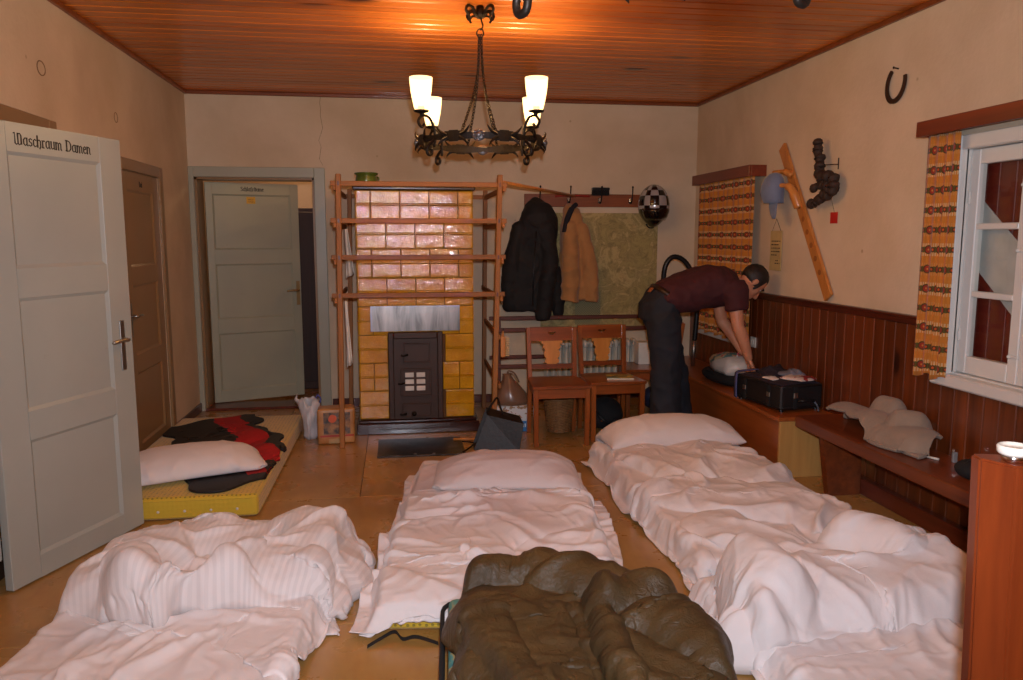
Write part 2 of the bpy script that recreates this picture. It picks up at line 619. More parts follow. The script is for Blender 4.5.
# ================================================================== lettering (pen strokes, drawn on a 0..1 x-height grid)
GL = {
 'W': (1.25, [[(-0.06, 1.42), (0.12, 1.5), (0.12, 0.16), (0.28, 0.0), (0.54, 0.14)], [(0.54, 1.45), (0.54, 0.14), (0.7, 0.0), (1.0, 0.16)], [(1.0, 0.1), (1.0, 1.2), (0.84, 1.48), (0.62, 1.4)]]),
 'a': (0.72, [[(0.5, 1.0), (0.5, 0.12), (0.62, 0)], [(0.5, 0.95), (0.25, 1.0), (0.04, 0.75), (0.04, 0.22), (0.22, 0.0), (0.5, 0.2)]]),
 's': (0.58, [[(0.44, 0.88), (0.24, 1.0), (0.05, 0.82), (0.1, 0.58), (0.38, 0.42), (0.42, 0.18), (0.2, 0.0), (0.0, 0.12)]]),
 'c': (0.52, [[(0.42, 0.85), (0.25, 1.0), (0.05, 0.78), (0.05, 0.22), (0.22, 0.0), (0.44, 0.14)]]),
 'h': (0.66, [[(0.05, 1.5), (0.05, 0.0)], [(0.05, 0.8), (0.3, 1.0), (0.5, 0.82), (0.5, 0.1), (0.36, -0.18)]]),
 'r': (0.52, [[(0.02, 0.95), (0.1, 0.9), (0.1, 0.0)], [(0.1, 0.72), (0.3, 1.0), (0.45, 0.9)], [(0.0, 0.0), (0.3, 0.0)]]),
 'u': (0.7, [[(0.05, 1.0), (0.05, 0.2), (0.24, 0.0), (0.5, 0.2)], [(0.5, 1.0), (0.5, 0.1), (0.6, 0.0)]]),
 'm': (1.02, [[(0.05, 1.0), (0.05, 0.0)], [(0.05, 0.8), (0.26, 1.0), (0.42, 0.84), (0.42, 0.0)], [(0.42, 0.8), (0.64, 1.0), (0.8, 0.84), (0.8, 0.1), (0.9, 0.0)]]),
 'n': (0.68, [[(0.05, 1.0), (0.05, 0.0)], [(0.05, 0.8), (0.28, 1.0), (0.46, 0.84), (0.46, 0.1), (0.58, 0.0)]]),
 'e': (0.56, [[(0.06, 0.5), (0.42, 0.66), (0.38, 0.92), (0.24, 1.0), (0.05, 0.78), (0.05, 0.22), (0.22, 0.0), (0.46, 0.14)]]),
 'D': (0.98, [[(0.12, 1.5), (0.12, 0.0)], [(-0.04, 1.46), (0.2, 1.5), (0.6, 1.36), (0.78, 1.0), (0.78, 0.4), (0.55, 0.06), (0.12, 0.0), (-0.04, 0.08)]]),
 'S': (0.72, [[(0.6, 1.34), (0.36, 1.5), (0.08, 1.3), (0.1, 0.98), (0.5, 0.66), (0.58, 0.28), (0.3, 0.0), (0.0, 0.18)]]),
 'l': (0.3, [[(0.06, 1.5), (0.06, 0.14), (0.2, 0.0)]]),
 'f': (0.46, [[(0.44, 1.42), (0.28, 1.5), (0.12, 1.32), (0.12, -0.2)], [(0.0, 0.92), (0.36, 0.92)]]),
 'B': (0.8, [[(0.08, 1.5), (0.08, 0.0)], [(0.0, 1.5), (0.4, 1.46), (0.52, 1.16), (0.36, 0.84), (0.08, 0.8)], [(0.36, 0.8), (0.6, 0.6), (0.58, 0.16), (0.36, 0.0), (0.0, 0.0)]]),
 'd': (0.66, [[(0.5, 1.5), (0.5, 0.0)], [(0.5, 0.9), (0.25, 1.0), (0.04, 0.75), (0.04, 0.22), (0.22, 0.0), (0.5, 0.16)]]),
}
GL['\u00e4'] = (GL['a'][0], GL['a'][1] + [[(0.14, 1.2), (0.16, 1.34)], [(0.38, 1.2), (0.4, 1.34)]])

def lettering(text, width, weight=0.16):
    """flat painted letters in the local x-z plane, centred, facing -y, 0.6 mm proud"""
    W = sum(GL[c][0] + 0.06 if c != ' ' else 0.55 for c in text)
    s = width / W
    bm = B()
    x = -W / 2
    for ch in text:
        if ch == ' ':
            x += 0.55
            continue
        wd, strokes = GL[ch]
        for st in strokes:
            P = [Vector(((x + a) * s, 0, b * s * 0.88)) for a, b in st]
            L, R = [], []
            for i, p in enumerate(P):
                d0 = (P[i] - P[i - 1]).normalized() if i > 0 else None
                d1 = (P[i + 1] - P[i]).normalized() if i < len(P) - 1 else None
                d = (d0 or d1) + (d1 or d0)
                d.normalize()
                nrm = Vector((-d.z, 0, d.x))
                hw = weight * s * 0.5 * (1.15 - 0.45 * abs(d.x))
                e = d * (hw * 0.6) * (-1 if i == 0 else (1 if i == len(P) - 1 else 0))
                L.append(bm.verts.new(p + nrm * hw + e))
                R.append(bm.verts.new(p - nrm * hw + e))
            for i in range(len(P) - 1):
                bm.faces.new((L[i], L[i + 1], R[i + 1], R[i]))
        x += wd + 0.06
    r = bmesh.ops.extrude_face_region(bm, geom=bm.faces[:])
    for v in [g for g in r['geom'] if isinstance(g, bmesh.types.BMVert)]:
        v.co.y -= 0.0008
    return bm

# ================================================================== doors
def leaf_mesh(w, h, t, panels, px0, px1):
    """stiles and rails as one mesh in local coordinates: x 0..w along the leaf, y thickness, z up"""
    bm = B()
    box(bm, 0, px0, -t / 2, t / 2, 0, h, 0.002)
    box(bm, px1, w, -t / 2, t / 2, 0, h, 0.002)
    zs = [0.0] + [z for p in panels for z in p] + [h]
    for a, b in zip(zs[0::2], zs[1::2]):
        box(bm, px0, px1, -t / 2, t / 2, a, b)
    return bm

def door_leaf(door, pos, ang, w, h, t, panels, px0, px1, m, mould):
    """leaf part with panel, lever handle sub-parts; local frame at the hinge"""
    A = leaf_mesh(w, h, t, panels, px0, px1)
    F = MW[door.name].inverted() @ Matrix.Translation(pos) @ Matrix.Rotation(ang, 4, 'Z')
    lf = obj('leaf', A, m, door)
    lf.matrix_local = F
    for (a, b) in panels:
        bm = B()
        box(bm, px0 + 0.001, px1 - 0.001, -t / 2 + 0.011, t / 2 - 0.011, a + 0.001, b - 0.001)
        for s in (-1, 1):        # sloped moulding round the panel
            o = [(px0, a), (px1, a), (px1, b), (px0, b)]
            k = 0.016
            i = [(px0 + k, a + k), (px1 - k, a + k), (px1 - k, b - k), (px0 + k, b - k)]
            vo = [bm.verts.new((p[0], s * (t / 2 - 0.001), p[1])) for p in o]
            vi = [bm.verts.new((p[0], s * (t / 2 - 0.0115), p[1])) for p in i]
            for q in range(4):
                bm.faces.new((vo[q], vo[(q + 1) % 4], vi[(q + 1) % 4], vi[q]))
        obj('panel', bm, m, lf)
    return lf

def lever(lf, x, z, t, side, mm, d=1, ph=0.24, pz=0.0):
    bm = B()
    s = side
    box(bm, x - 0.016, x + 0.016, s * t / 2, s * (t / 2 + 0.006), z - ph * 0.62, z + ph * 0.38, 0.002)
    obj('back_plate', bm, mm, lf)
    bm = B()
    tube(bm, catmull([(x, s * t / 2, z), (x, s * (t / 2 + 0.03), z), (x - d * 0.012, s * (t / 2 + 0.045), z), (x - d * 0.05, s * (t / 2 + 0.045), z + 0.002), (x - d * 0.11, s * (t / 2 + 0.04), z - 0.004)], 5), [0.009] * 20 + [0.007], 8)
    obj('handle', bm, mm, lf, smooth=True)

def hinge(door, p, m):
    bm = B()
    lathe(bm, [(0.004, -0.052), (0.008, -0.046), (0.008, 0.046), (0.004, 0.052)], 10, p)
    obj('hinge', bm, m, door, world=True, smooth=True)

PANELS = [(0.10, 0.62), (0.745, 1.235), (1.36, 1.845)]
# door 1: washroom door standing ajar into the room
d1 = thing('door_1', 'grey white panelled door standing ajar, lettered Waschraum Damen', 'door', (-1.68, 3.41, 0), 0, None, 'structure')
bm = B()
for (a, b, c, d) in ((D1[0] - 0.09, D1[0], 0, 2.075), (D1[1], D1[1] + 0.09, 0, 2.075), (D1[0], D1[1], DH, 2.075)):
    box(bm, XL - 0.001, XL + 0.022, a, b, c, d, 0.004)
obj('frame', bm, M['door_brown'], d1, world=True)
bm = B()
box(bm, XL - T, XL, D1[0] - 0.001, D1[0] + 0.02, 0, DH)
box(bm, XL - T, XL, D1[1] - 0.02, D1[1] + 0.001, 0, DH)
box(bm, XL - T, XL, D1[0], D1[1], DH - 0.02, DH + 0.001)
obj('jamb_lining', bm, M['door_brown'], d1, world=True)
ang1 = math.atan2(4.164 - 3.412, -1.354 + 1.648)
lf1 = door_leaf(d1, (-1.648, 3.412, 0.008), ang1, 0.815, 1.965, 0.04, PANELS, 0.15, 0.672, M['door_white'], None)
lever(lf1, 0.742, 0.985, 0.04, -1, M['steel'], 1, 0.25)
lever(lf1, 0.742, 0.985, 0.04, 1, M['steel'], 1, 0.25)
bm = lettering('Waschraum Damen', 0.43, 0.19)
lt = obj('lettering', bm, M['black_paint'], lf1)
lt.location = (0.405, -0.0205, 1.876)
for z in (0.2, 1.72):
    hinge(d1, (-1.668, 3.398, z), M['door_white'])

# door 2: brown closed door further along the left wall
d2 = thing('door_2', 'closed taupe panelled door in the left wall', 'door', (XL, 5.26, 0), 0, None, 'structure')
bm = B()
for (a, b, c, d) in ((D2[0] - 0.08, D2[0], 0, 2.0), (D2[1], D2[1] + 0.075, 0, 2.0), (D2[0], D2[1], 1.925, 2.0)):
    box(bm, XL - 0.001, XL + 0.02, a, b, c, d, 0.004)
box(bm, XL - 0.1, XL, D2[0], D2[1], 1.92, DH + 0.001)
obj('frame', bm, M['door_brown'], d2, world=True)
lf2 = door_leaf(d2, (XL - 0.022, D2[0], 0.005), PI / 2, 0.80, 1.915, 0.04, [(0.12, 0.60), (0.72, 1.18), (1.30, 1.80)], 0.13, 0.67, M['door_brown'], None)
lever(lf2, 0.06, 0.985, 0.04, -1, M['steel'], -1, 0.22)
bm = lettering('Bad', 0.062, 0.2)
lt = obj('lettering', bm, M['black_paint'], lf2)
lt.location = (0.42, -0.0205, 1.83)

# door 3: open door in the back wall, leaf swung into the corridor
d3 = thing('door_3', 'grey green panelled door open to the corridor, lettered Schlafr\u00e4ume', 'door', (-1.2, YB, 0), 0, None, 'structure')
bm = B()
for (a, b, c, d) in ((-1.699, D3[0], 0, 2.085), (D3[1], -0.585, 0, 2.085), (D3[0], D3[1], 2.0, 2.085)):
    box(bm, a, b, YB - 0.024, YB + 0.001, c, d, 0.004)
obj('frame', bm, M['frame_green'], d3, world=True)
bm = B()
box(bm, D3[0] - 0.001, D3[0] + 0.02, YB, YB + 0.22, 0, 2.0)
box(bm, D3[1] - 0.02, D3[1] + 0.001, YB, YB + 0.22, 0, 2.0)
box(bm, D3[0], D3[1], YB, YB + 0.22, 1.982, 2.001)
obj('jamb_lining', bm, M['door_brown'], d3, world=True)
bm = B(); box(bm, D3[0], D3[1], YB - 0.03, YB + 0.24, 0.0, 0.022, 0.004)
obj('threshold', bm, M['dark_rail'], d3, world=True)
a3 = math.radians(21)
lf3 = door_leaf(d3, (D3[0] + 0.03, YB + 0.20, 0.028), a3, 0.80, 1.945, 0.04, PANELS, 0.06, 0.73, M['door_green'], None)
lever(lf3, 0.772, 0.985, 0.04, -1, M['brass'], 1, 0.22)
bm = lettering('Schlafr\u00e4ume', 0.20, 0.22)
lt = obj('lettering', bm, M['black_paint'], lf3)
lt.location = (0.40, -0.0205, 1.875)
t = NT('yellow_sticker_print')
v = t.coord('Object')
sp = t.n('ShaderNodeSeparateXYZ'); t.t.links.new(v, sp.inputs[0])
ln = t.math('GREATER_THAN', t.math('SINE', t.math('MULTIPLY', sp.outputs[2], 330.0)), 0.2)
lt_ = t.math('GREATER_THAN', t.noise(v, 260, 1), 0.5)
ins = t.math('MULTIPLY', t.math('LESS_THAN', t.math('ABSOLUTE', sp.outputs[0]), 0.028), t.math('LESS_THAN', t.math('ABSOLUTE', sp.outputs[2]), 0.022))
msk = t.math('MULTIPLY', t.math('MULTIPLY', ln, lt_), ins)
t.p(col=t.mix(rgb(222, 166, 34), rgb(40, 30, 20), msk), rough=0.5)
M['sticker'] = t.m
bm = B(); box(bm, -0.038, 0.038, -0.001, 0.0, -0.03, 0.03)
st = obj('sticker', bm, M['sticker'], lf3, label='small yellow printed sticker')
st.location = (0.385, -0.0095, 1.795)

# corridor behind door 3
bm = B()
box(bm, -1.95, -1.90, YB + 0.22, 8.9, 0, 2.5)
box(bm, -1.95, 0.4, 8.9, 8.95, 0, 2.5)
box(bm, 0.35, 0.4, YB + 0.22, 8.9, 0, 2.5)
tag(obj('wall_corridor', bm, M['plaster'], kind='structure'), 'plaster walls of the corridor behind the open door', 'wall')
bm = B(); box(bm, -1.95, 0.4, YB + 0.2, 8.95, -0.12, 0.0)
tag(obj('floor_corridor', bm, M['floor'], kind='structure'), 'brown corridor floor behind the open door', 'floor')
bm = B()
for i in range(17):
    box(bm, -1.95, 0.4, YB + 0.21 + i * 0.105, YB + 0.312 + i * 0.105, 2.36, 2.40, 0.004)
tag(obj('ceiling_corridor', bm, M['ceil'], kind='structure'), 'orange wooden ceiling of the corridor', 'ceiling')
M['cup_dark'] = wood('cupboard_dark_wood', rgb(46, 24, 12), rgb(70, 38, 20), 'Z', 30, 0.05, 0.6, 0.0)
cb = thing('corridor_cupboard', 'tall dark brown cupboard in the corridor behind the open door', 'cupboard', (-0.62, 8.1, 0))
bm = B(); box(bm, -0.42, 0.42, -0.28, 0.3, 0, 1.78, 0.006)
obj('body', bm, M['cup_dark'], cb)
for s in (-1, 1):
    bm = B(); box(bm, s * 0.212 - 0.205, s * 0.212 + 0.205, -0.302, -0.281, 0.08, 1.74, 0.004)
    dd = obj('cupboard_door', bm, M['cup_dark'], cb)
    bm = B(); lathe(bm, [(0.005, 0.0), (0.016, 0.006), (0.012, 0.02), (0.004, 0.024)], 12)
    xform(bm, Matrix.Translation((s * 0.04, -0.302, 0.95)) @ Matrix.Rotation(PI / 2, 4, 'X'))
    obj('knob', bm, M['brass'], dd, smooth=True)
cl = thing('corridor_lamp', 'small round opal ceiling lamp in the corridor', 'lamp', (-0.85, 7.95, 2.36))
bm = B(); lathe(bm, [(0.06, 0), (0.06, -0.02)], 20)
obj('base', bm, M['brass'], cl, smooth=False)
t = NT('opal_glass_lit'); t.p(col=rgb(255, 240, 210), em=rgb(255, 190, 110), ems=4.0)
bm = B(); lathe(bm, [(0.055, -0.02), (0.085, -0.05), (0.07, -0.1), (0.02, -0.12)], 20)
obj('globe', bm, t.m, cl, smooth=True)
ld = bpy.data.lights.new('corridor_bulb', 'POINT'); ld.energy = 7.0; ld.color = (1.0, 0.66, 0.36); ld.shadow_soft_size = 0.05
lo = link(bpy.data.objects.new('corridor_bulb', ld)); lo.location = (-0.85, 7.95, 2.18)

# washroom behind door 1, plain plaster box
bm = B()
box(bm, -3.3, -3.25, 2.4, 5.0, 0, 2.6); box(bm, -3.3, XL - T, 2.4, 2.45, 0, 2.6); box(bm, -3.3, XL - T, 4.95, 5.0, 0, 2.6); box(bm, -3.3, XL - T, 2.4, 5.0, 2.55, 2.6)
tag(obj('wall_washroom', bm, M['plaster'], kind='structure'), 'bare walls of the dark washroom behind the ajar door', 'wall')
bm = B(); box(bm, -3.3, XL - 0.28, 2.4, 5.0, -0.12, 0.0)
tag(obj('floor_washroom', bm, M['floor'], kind='structure'), 'dark washroom floor behind the ajar door', 'floor')
bm = B(); box(bm, XL - T - 0.05, XL - T, 5.0, 6.3, 0, 2.2)
tag(obj('wall_beyond', bm, M['plaster'], kind='structure'), 'wall closing the space behind the taupe door', 'wall')

# ================================================================== windows
t = NT('window_glass')
fres = t.n('ShaderNodeLayerWeight'); fres.inputs[0].default_value = 0.5
ff = t.math('ADD', t.math('MULTIPLY', t.math('POWER', fres.outputs['Facing'], 5.0), 0.6), 0.04)
tr = t.n('ShaderNodeBsdfTransparent'); gl = t.n('ShaderNodeBsdfGlossy'); gl.inputs['Roughness'].default_value = 0.02
tr.inputs[0].default_value = (0.93, 0.95, 0.94, 1)
mx = t.n('ShaderNodeMixShader')
t.t.links.new(ff, mx.inputs[0]); t.t.links.new(tr.outputs[0], mx.inputs[1]); t.t.links.new(gl.outputs[0], mx.inputs[2])
t.t.links.new(mx.outputs[0], t.out.inputs[0])
M['glass'] = t.m
M['shutter'] = plain('shutter_red_paint', rgb(112, 34, 22), 0.5, bump=0.2)
M['shutter_white'] = plain('shutter_white_paint', rgb(206, 204, 200), 0.5)

def window(name, label, w, rows, meet):
    y0, y1, z0, z1 = w
    o = thing(name, label, 'window', (XR, (y0 + y1) / 2, z0), 0, None, 'structure')
    bm = B()     # casing on the wall face
    k = 0.055
    for (a, b, c, d) in ((y0 - k, y0 + 0.012, z0 - 0.03, z1 + k), (y1 - 0.012, y1 + k, z0 - 0.03, z1 + k), (y0 + 0.012, y1 - 0.012, z1 - 0.012, z1 + k)):
        box(bm, XR - 0.045, XR + 0.002, a, b, c, d, 0.005)
    for (a, b, c, d) in ((y0, y0 + 0.012, z0, z1), (y1 - 0.012, y1, z0, z1), (y0 + 0.012, y1 - 0.012, z1 - 0.011, z1), (y0 + 0.012, y1 - 0.012, z0, z0 + 0.012)):
        box(bm, XR - 0.01, XR + 0.2, a, b, c, d)
    obj('frame', bm, M['win_white'], o, world=True)
    bm = B(); box(bm, XR - 0.07, XR + 0.05, y0 - k - 0.015, y1 + k + 0.015, z0 - 0.055, z0 + 0.004, 0.008)
    obj('window_sill', bm, M['win_white'], o, world=True)
    # two sashes meeting at y = meet
    for (a, b) in ((y0 + 0.014, meet - 0.002), (meet + 0.002, y1 - 0.014)):
        f = 0.058
        xs0, xs1 = XR + 0.012, XR + 0.055
        bm = B()
        box(bm, xs0, xs1, a, a + f, z0 + 0.014, z1 - 0.014, 0.004)
        box(bm, xs0, xs1, b - f, b, z0 + 0.014, z1 - 0.014, 0.004)
        box(bm, xs0, xs1, a + f, b - f, z0 + 0.014, z0 + 0.1, 0.004)
        box(bm, xs0, xs1, a + f, b - f, z1 - 0.085, z1 - 0.014, 0.004)
        sash = obj('sash', bm, M['win_white'], o, world=True)
        zs = [z0 + 0.1] + rows + [z1 - 0.085]
        for z in rows:
            bm = B(); box(bm, xs0 + 0.002, xs1 - 0.004, a + f, b - f, z - 0.015, z + 0.015, 0.005)
            obj('glazing_bar', bm, M['win_white'], sash, world=True)
        for c, d in zip(zs[:-1], zs[1:]):
            bm = B(); box(bm, XR + 0.03, XR + 0.034, a + f - 0.004, b - f + 0.004, c, d)
            obj('pane', bm, M['glass'], sash, world=True)
        for z in (z0 + 0.2, z1 - 0.24):
            bm = B(); lathe(bm, [(0.003, -0.03), (0.006, -0.026), (0.006, 0.026), (0.003, 0.03)], 8, (xs0 - 0.004, (b - 0.01) if a > meet - 0.01 else (a + 0.01), z))
            obj('hinge', bm, M['win_white'], sash, world=True, smooth=True)
    for z in (z0 + 0.14, z0 + 0.62, z1 - 0.2):       # small turn catches on the meeting stile
        bm = B()
        bar(bm, (XR + 0.006, meet - 0.01, z), (XR + 0.006, meet + 0.045, z + 0.002), 0.01, 0.012, 0.002)
        ellip(bm, (XR + 0.002, meet + 0.04, z), 0.009, 0.009, 0.009, 8)
        obj('catch', bm, M['win_white'], o, world=True)
    return o
win1 = window('window_1', 'white wooden casement window with small panes beside the patterned half curtain', W1, [1.225, 1.55], 3.085)
win2 = window('window_2', 'white casement window hidden behind the full patterned curtain', W2, [1.13, 1.53], 6.24)
def shutter(y0, y1, z0, z1, label):
    o = thing('window_shutter', label, 'shutter', (XR + T - 0.1, (y0 + y1) / 2, z0), 0, 'painted shutters outside the windows')
    x0 = XR + 0.085
    n = 5
    h = (y1 - y0) / n
    for i in range(n):
        bm = B(); box(bm, x0, x0 + 0.022, y0 + i * h + 0.001, y0 + (i + 1) * h - 0.001, z0, z1, 0.003)
        obj('board', bm, M['shutter'], o, world=True)
    ya, yb = y1 - 0.02, y0 + 0.02
    zt = z0 + (z1 - z0) * 0.775
    bm = B(); prism(bm, [(ya, zt - 0.34), (ya, zt), (yb, zt - 0.40), (yb, zt - 0.74)], x0 - 0.004, x0, 'yz')
    obj('painted_band', bm, M['shutter_white'], o, world=True, label='white painted slanting band')
    return o
shutter(W1[0] + 0.03, 2.945, W1[2] + 0.02, W1[3] - 0.02, 'red outside shutter with slanting white band behind the near casement')
shutter(2.95, W1[1] - 0.014, W1[2] + 0.02, W1[3] - 0.02, 'red outside shutter with slanting white band behind the small panes')
bm = B(); box(bm, XR + 0.215, XR + 0.24, W2[0] + 0.02, W2[1] - 0.02, W2[2] + 0.02, W2[3] - 0.02, 0.004)
s2 = settle(tag(obj('window_shutter', bm, M['shutter']), 'plain red shutter outside the fully curtained window', 'shutter', 'painted shutters outside the windows'))

# ================================================================== pelmets and curtains
def curtain_mat():
    t = NT('curtain_print')
    tc = t.n('ShaderNodeTexCoord')
    sp = t.n('ShaderNodeSeparateXYZ'); t.t.links.new(tc.outputs['UV'], sp.inputs[0])
    u, v = sp.outputs[0], sp.outputs[1]
    per = 0.098
    vv = t.math('SUBTRACT', t.math('FRACT', t.math('DIVIDE', v, per)), 0.5)       # -0.5..0.5 in a row
    row = t.math('FLOOR', t.math('DIVIDE', v, per))
    vm = t.math('MULTIPLY', vv, per)
    uu = t.math('MULTIPLY', t.math('SUBTRACT', t.math('FRACT', t.math('DIVIDE', u, 0.082)), 0.5), 0.082)
    uo = t.math('MULTIPLY', t.math('SUBTRACT', t.math('FRACT', t.math('ADD', t.math('DIVIDE', u, 0.082), 0.5)), 0.5), 0.082)
    def dist(a, b, sa=1.0, sb=1.0):
        return t.math('SQRT', t.math('ADD', t.math('POWER', t.math('MULTIPLY', a, sa), 2.0), t.math('POWER', t.math('MULTIPLY', b, sb), 2.0)))
    db = dist(uu, vm)
    ds = dist(uo, vm)
    lf = dist(t.math('SUBTRACT', t.math('ABSOLUTE', uu), 0.027), vm, 1.4, 1.0)
    orange = rgb(190, 116, 42)
    pale = rgb(206, 166, 118)
    # pale lacy band behind every other row
    alt = t.math('LESS_THAN', t.math('MODULO', t.math('ADD', row, 100.0), 2.0), 0.5)
    lace = t.math('MULTIPLY', t.math('GREATER_THAN', t.math('SINE', t.math('MULTIPLY', u, 520.0)), -0.2), t.math('LESS_THAN', t.math('ABSOLUTE', vm), 0.032))
    lace = t.math('MULTIPLY', lace, t.math('ADD', t.math('MULTIPLY', alt, 0.7), 0.2))
    c = t.mix(orange, pale, lace)
    olive = rgb(92, 84, 34)
    c = t.mix(c, olive, t.math('LESS_THAN', lf, 0.015))
    c = t.mix(c, rgb(94, 58, 30), t.math('LESS_THAN', ds, 0.014))
    c = t.mix(c, rgb(196, 84, 34), t.math('LESS_THAN', ds, 0.006))
    c = t.mix(c, rgb(92, 62, 30), t.math('LESS_THAN', db, 0.023))
    c = t.mix(c, rgb(150, 50, 30), t.math('LESS_THAN', db, 0.016))
    c = t.mix(c, rgb(200, 130, 60), t.math('LESS_THAN', db, 0.005))
    wv = t.noise(tc.outputs['UV'], 900, 1)
    t.p(col=c, rough=0.85, spec=0.2, sheen=0.2)
    t.bump(wv, 0.15, 0.001)
    return t.m
M['curtain'] = curtain_mat()

def curtain(label, xw, y0, y1, z0, z1, waves, amp, slant=0.0):
    nu, nv = waves * 12, 40
    bm = B()
    uvl = bm.loops.layers.uv.new('UVMap')
    rnd = random.Random(waves)
    ph = [rnd.uniform(0, 6.28) for _ in range(4)]
    G = []
    for j in range(nv + 1):
        tz = j / nv
        row = []
        for i in range(nu + 1):
            s = i / nu
            a = amp * (0.65 + 0.5 * (1 - tz))
            wx = math.sin(2 * PI * waves * s + ph[0] + 0.5 * math.sin(3 * s + ph[1])) * a + math.sin(2 * PI * waves * 0.37 * s + ph[2] + tz) * a * 0.5
            y = y0 + (y1 - y0) * s + slant * (1 - tz) * (1 - s) + math.sin(2 * PI * waves * s + ph[3]) * 0.008
            z = z0 + (z1 - z0) * tz + (0.012 * math.sin(2 * PI * waves * s * 0.5 + ph[1]) if j == 0 else 0)
            row.append((bm.verts.new((xw + wx, y, z)), s * (y1 - y0) * 1.18, tz * (z1 - z0)))
        G.append(row)
    for j in range(nv):
        for i in range(nu):
            q = [G[j][i], G[j][i + 1], G[j + 1][i + 1], G[j + 1][i]]
            f = bm.faces.new([a[0] for a in q])
            for l, a in zip(f.loops, q):
                l[uvl].uv = (a[1], a[2])
    o = obj('curtain', bm, M['curtain'], smooth=True)
    m = o.modifiers.new('sol', 'SOLIDIFY'); m.thickness = 0.003
    return settle(tag(o, label, 'curtain', 'orange patterned curtains'))
curtain('short orange curtain with red flower rows drawn aside at the small paned casement', XR - 0.085, 3.425, 3.655, 0.80, 2.0, 4, 0.012)
curtain('wide orange curtain with red flower rows closed in the corner behind the man', XR - 0.085, 5.585, 6.66, 0.685, 1.985, 11, 0.016)
def pelmet(label, y0, y1, z0, z1):
    o = thing('curtain_pelmet', label, 'pelmet', (XR - 0.07, (y0 + y1) / 2, z0), 0, 'wooden pelmets over the windows')
    bm = B(); box(bm, XR - 0.14, XR - 0.12, y0, y1, z0, z1, 0.003)
    obj('front_board', bm, M['pelmet'], o, world=True)
    for y in (y0, y1 - 0.018):
        bm = B(); box(bm, XR - 0.12, XR - 0.001, y, y + 0.018, z0, z1, 0.002)
        obj('end_board', bm, M['pelmet'], o, world=True)
    bm = B(); box(bm, XR - 0.12, XR - 0.001, y0 + 0.018, y1 - 0.018, z1 - 0.016, z1)
    obj('top_board', bm, M['pelmet'], o, world=True)
    bm = B(); tube(bm, [(XR - 0.085, y0 + 0.018, z1 - 0.035), (XR - 0.085, y1 - 0.018, z1 - 0.035)], 0.007, 8)
    obj('curtain_rail', bm, M['steel'], o, world=True, smooth=True)
pelmet('long red brown wooden pelmet above the small paned casement', 2.25, 3.68, 1.997, 2.072)
pelmet('red brown wooden pelmet above the closed corner curtain', 5.56, 6.69, 1.95, 2.033)

# ================================================================== tiled stove
M['stove_tile'] = None
def tilemat():
    t = NT('glazed_ochre_tile')
    v = t.coord('Object', rnd=True)
    c = t.ramp(t.noise(v, 6, 5, 0.6), [(0.28, rgb(180, 122, 14)), (0.72, rgb(216, 162, 34))])
    cr = t.n('ShaderNodeTexVoronoi', feature='DISTANCE_TO_EDGE')
    t.t.links.new(v, cr.inputs['Vector']); cr.inputs['Scale'].default_value = 60
    c = t.mix(c, rgb(140, 84, 24), t.math('MULTIPLY', t.ramp(cr.outputs['Distance'], [(0.0, (1, 1, 1, 1)), (0.06, (0, 0, 0, 1))]), 0.35))
    t.p(col=c, rough=0.07, spec=0.6, coat=0.25, coatr=0.03)
    t.bump(t.math('ADD', t.noise(v, 34, 3, 0.6), t.math('MULTIPLY', t.noise(v, 90, 2), 0.3)), 0.8, 0.0042)
    return t.m
M['stove_tile'] = tilemat()
M['grout'] = plain('stove_grout', rgb(96, 62, 28), 0.85)
SX0, SX1, SY, SZ0, SZ1, SD = -0.285, 0.583, 5.93, 0.112, 1.845, 0.98
stove = thing('tiled_stove', 'tall ochre glazed tiled stove with dark iron doors', 'stove', ((SX0 + SX1) / 2, SY + SD / 2, 0))
bm = B(); box(bm, SX0 + 0.012, SX1 - 0.012, SY + 0.012, SY + SD - 0.012, 0.1, SZ1 - 0.001)
obj('core', bm, M['grout'], stove, world=True)
bm = B(); box(bm, SX0 - 0.03, SX1 + 0.04, SY - 0.05, SY + SD - 0.01, 0.0, 0.085, 0.006); box(bm, SX0 - 0.015, SX1 + 0.02, SY - 0.03, SY + SD - 0.01, 0.085, 0.108, 0.006)
M['plinth'] = plain('stove_plinth_dark_glaze', rgb(52, 26, 22), 0.22, coat=0.4)
obj('plinth', bm, M['plinth'], stove, world=True)
bm = B(); box(bm, SX0 - 0.02, SX1 + 0.02, SY - 0.03, SY + SD, SZ1, SZ1 + 0.03, 0.008)
obj('top_slab', bm, M['plinth'], stove, world=True)
RH = (SZ1 - SZ0) / 8
CW = (SX1 - SX0) / 4
def tile_mesh(w, h):
    """x across, -y out of the face, z up; two flat bands with a ridge between"""
    bm = B()
    prof = [(0.0012, 0.008), (0.004, 0.014), (0.012, 0.016), (h * 0.46, 0.016), (h * 0.48, 0.021), (h * 0.5, 0.012), (h * 0.52, 0.012), (h * 0.54, 0.020), (h * 0.56, 0.016), (h - 0.012, 0.016), (h - 0.004, 0.014), (h - 0.0012, 0.008)]
    xs = [(0.0012, -0.007), (0.005, 0.0), (w - 0.005, 0.0), (w - 0.0012, -0.007)]
    G = [[bm.verts.new((x, -max(0.002, y + dy), z)) for (x, dy) in xs] for (z, y) in prof]
    for j in range(len(prof) - 1):
        for i in range(3):
            bm.faces.new((G[j][i], G[j][i + 1], G[j + 1][i + 1], G[j + 1][i]))
    return bm
tiles = {}
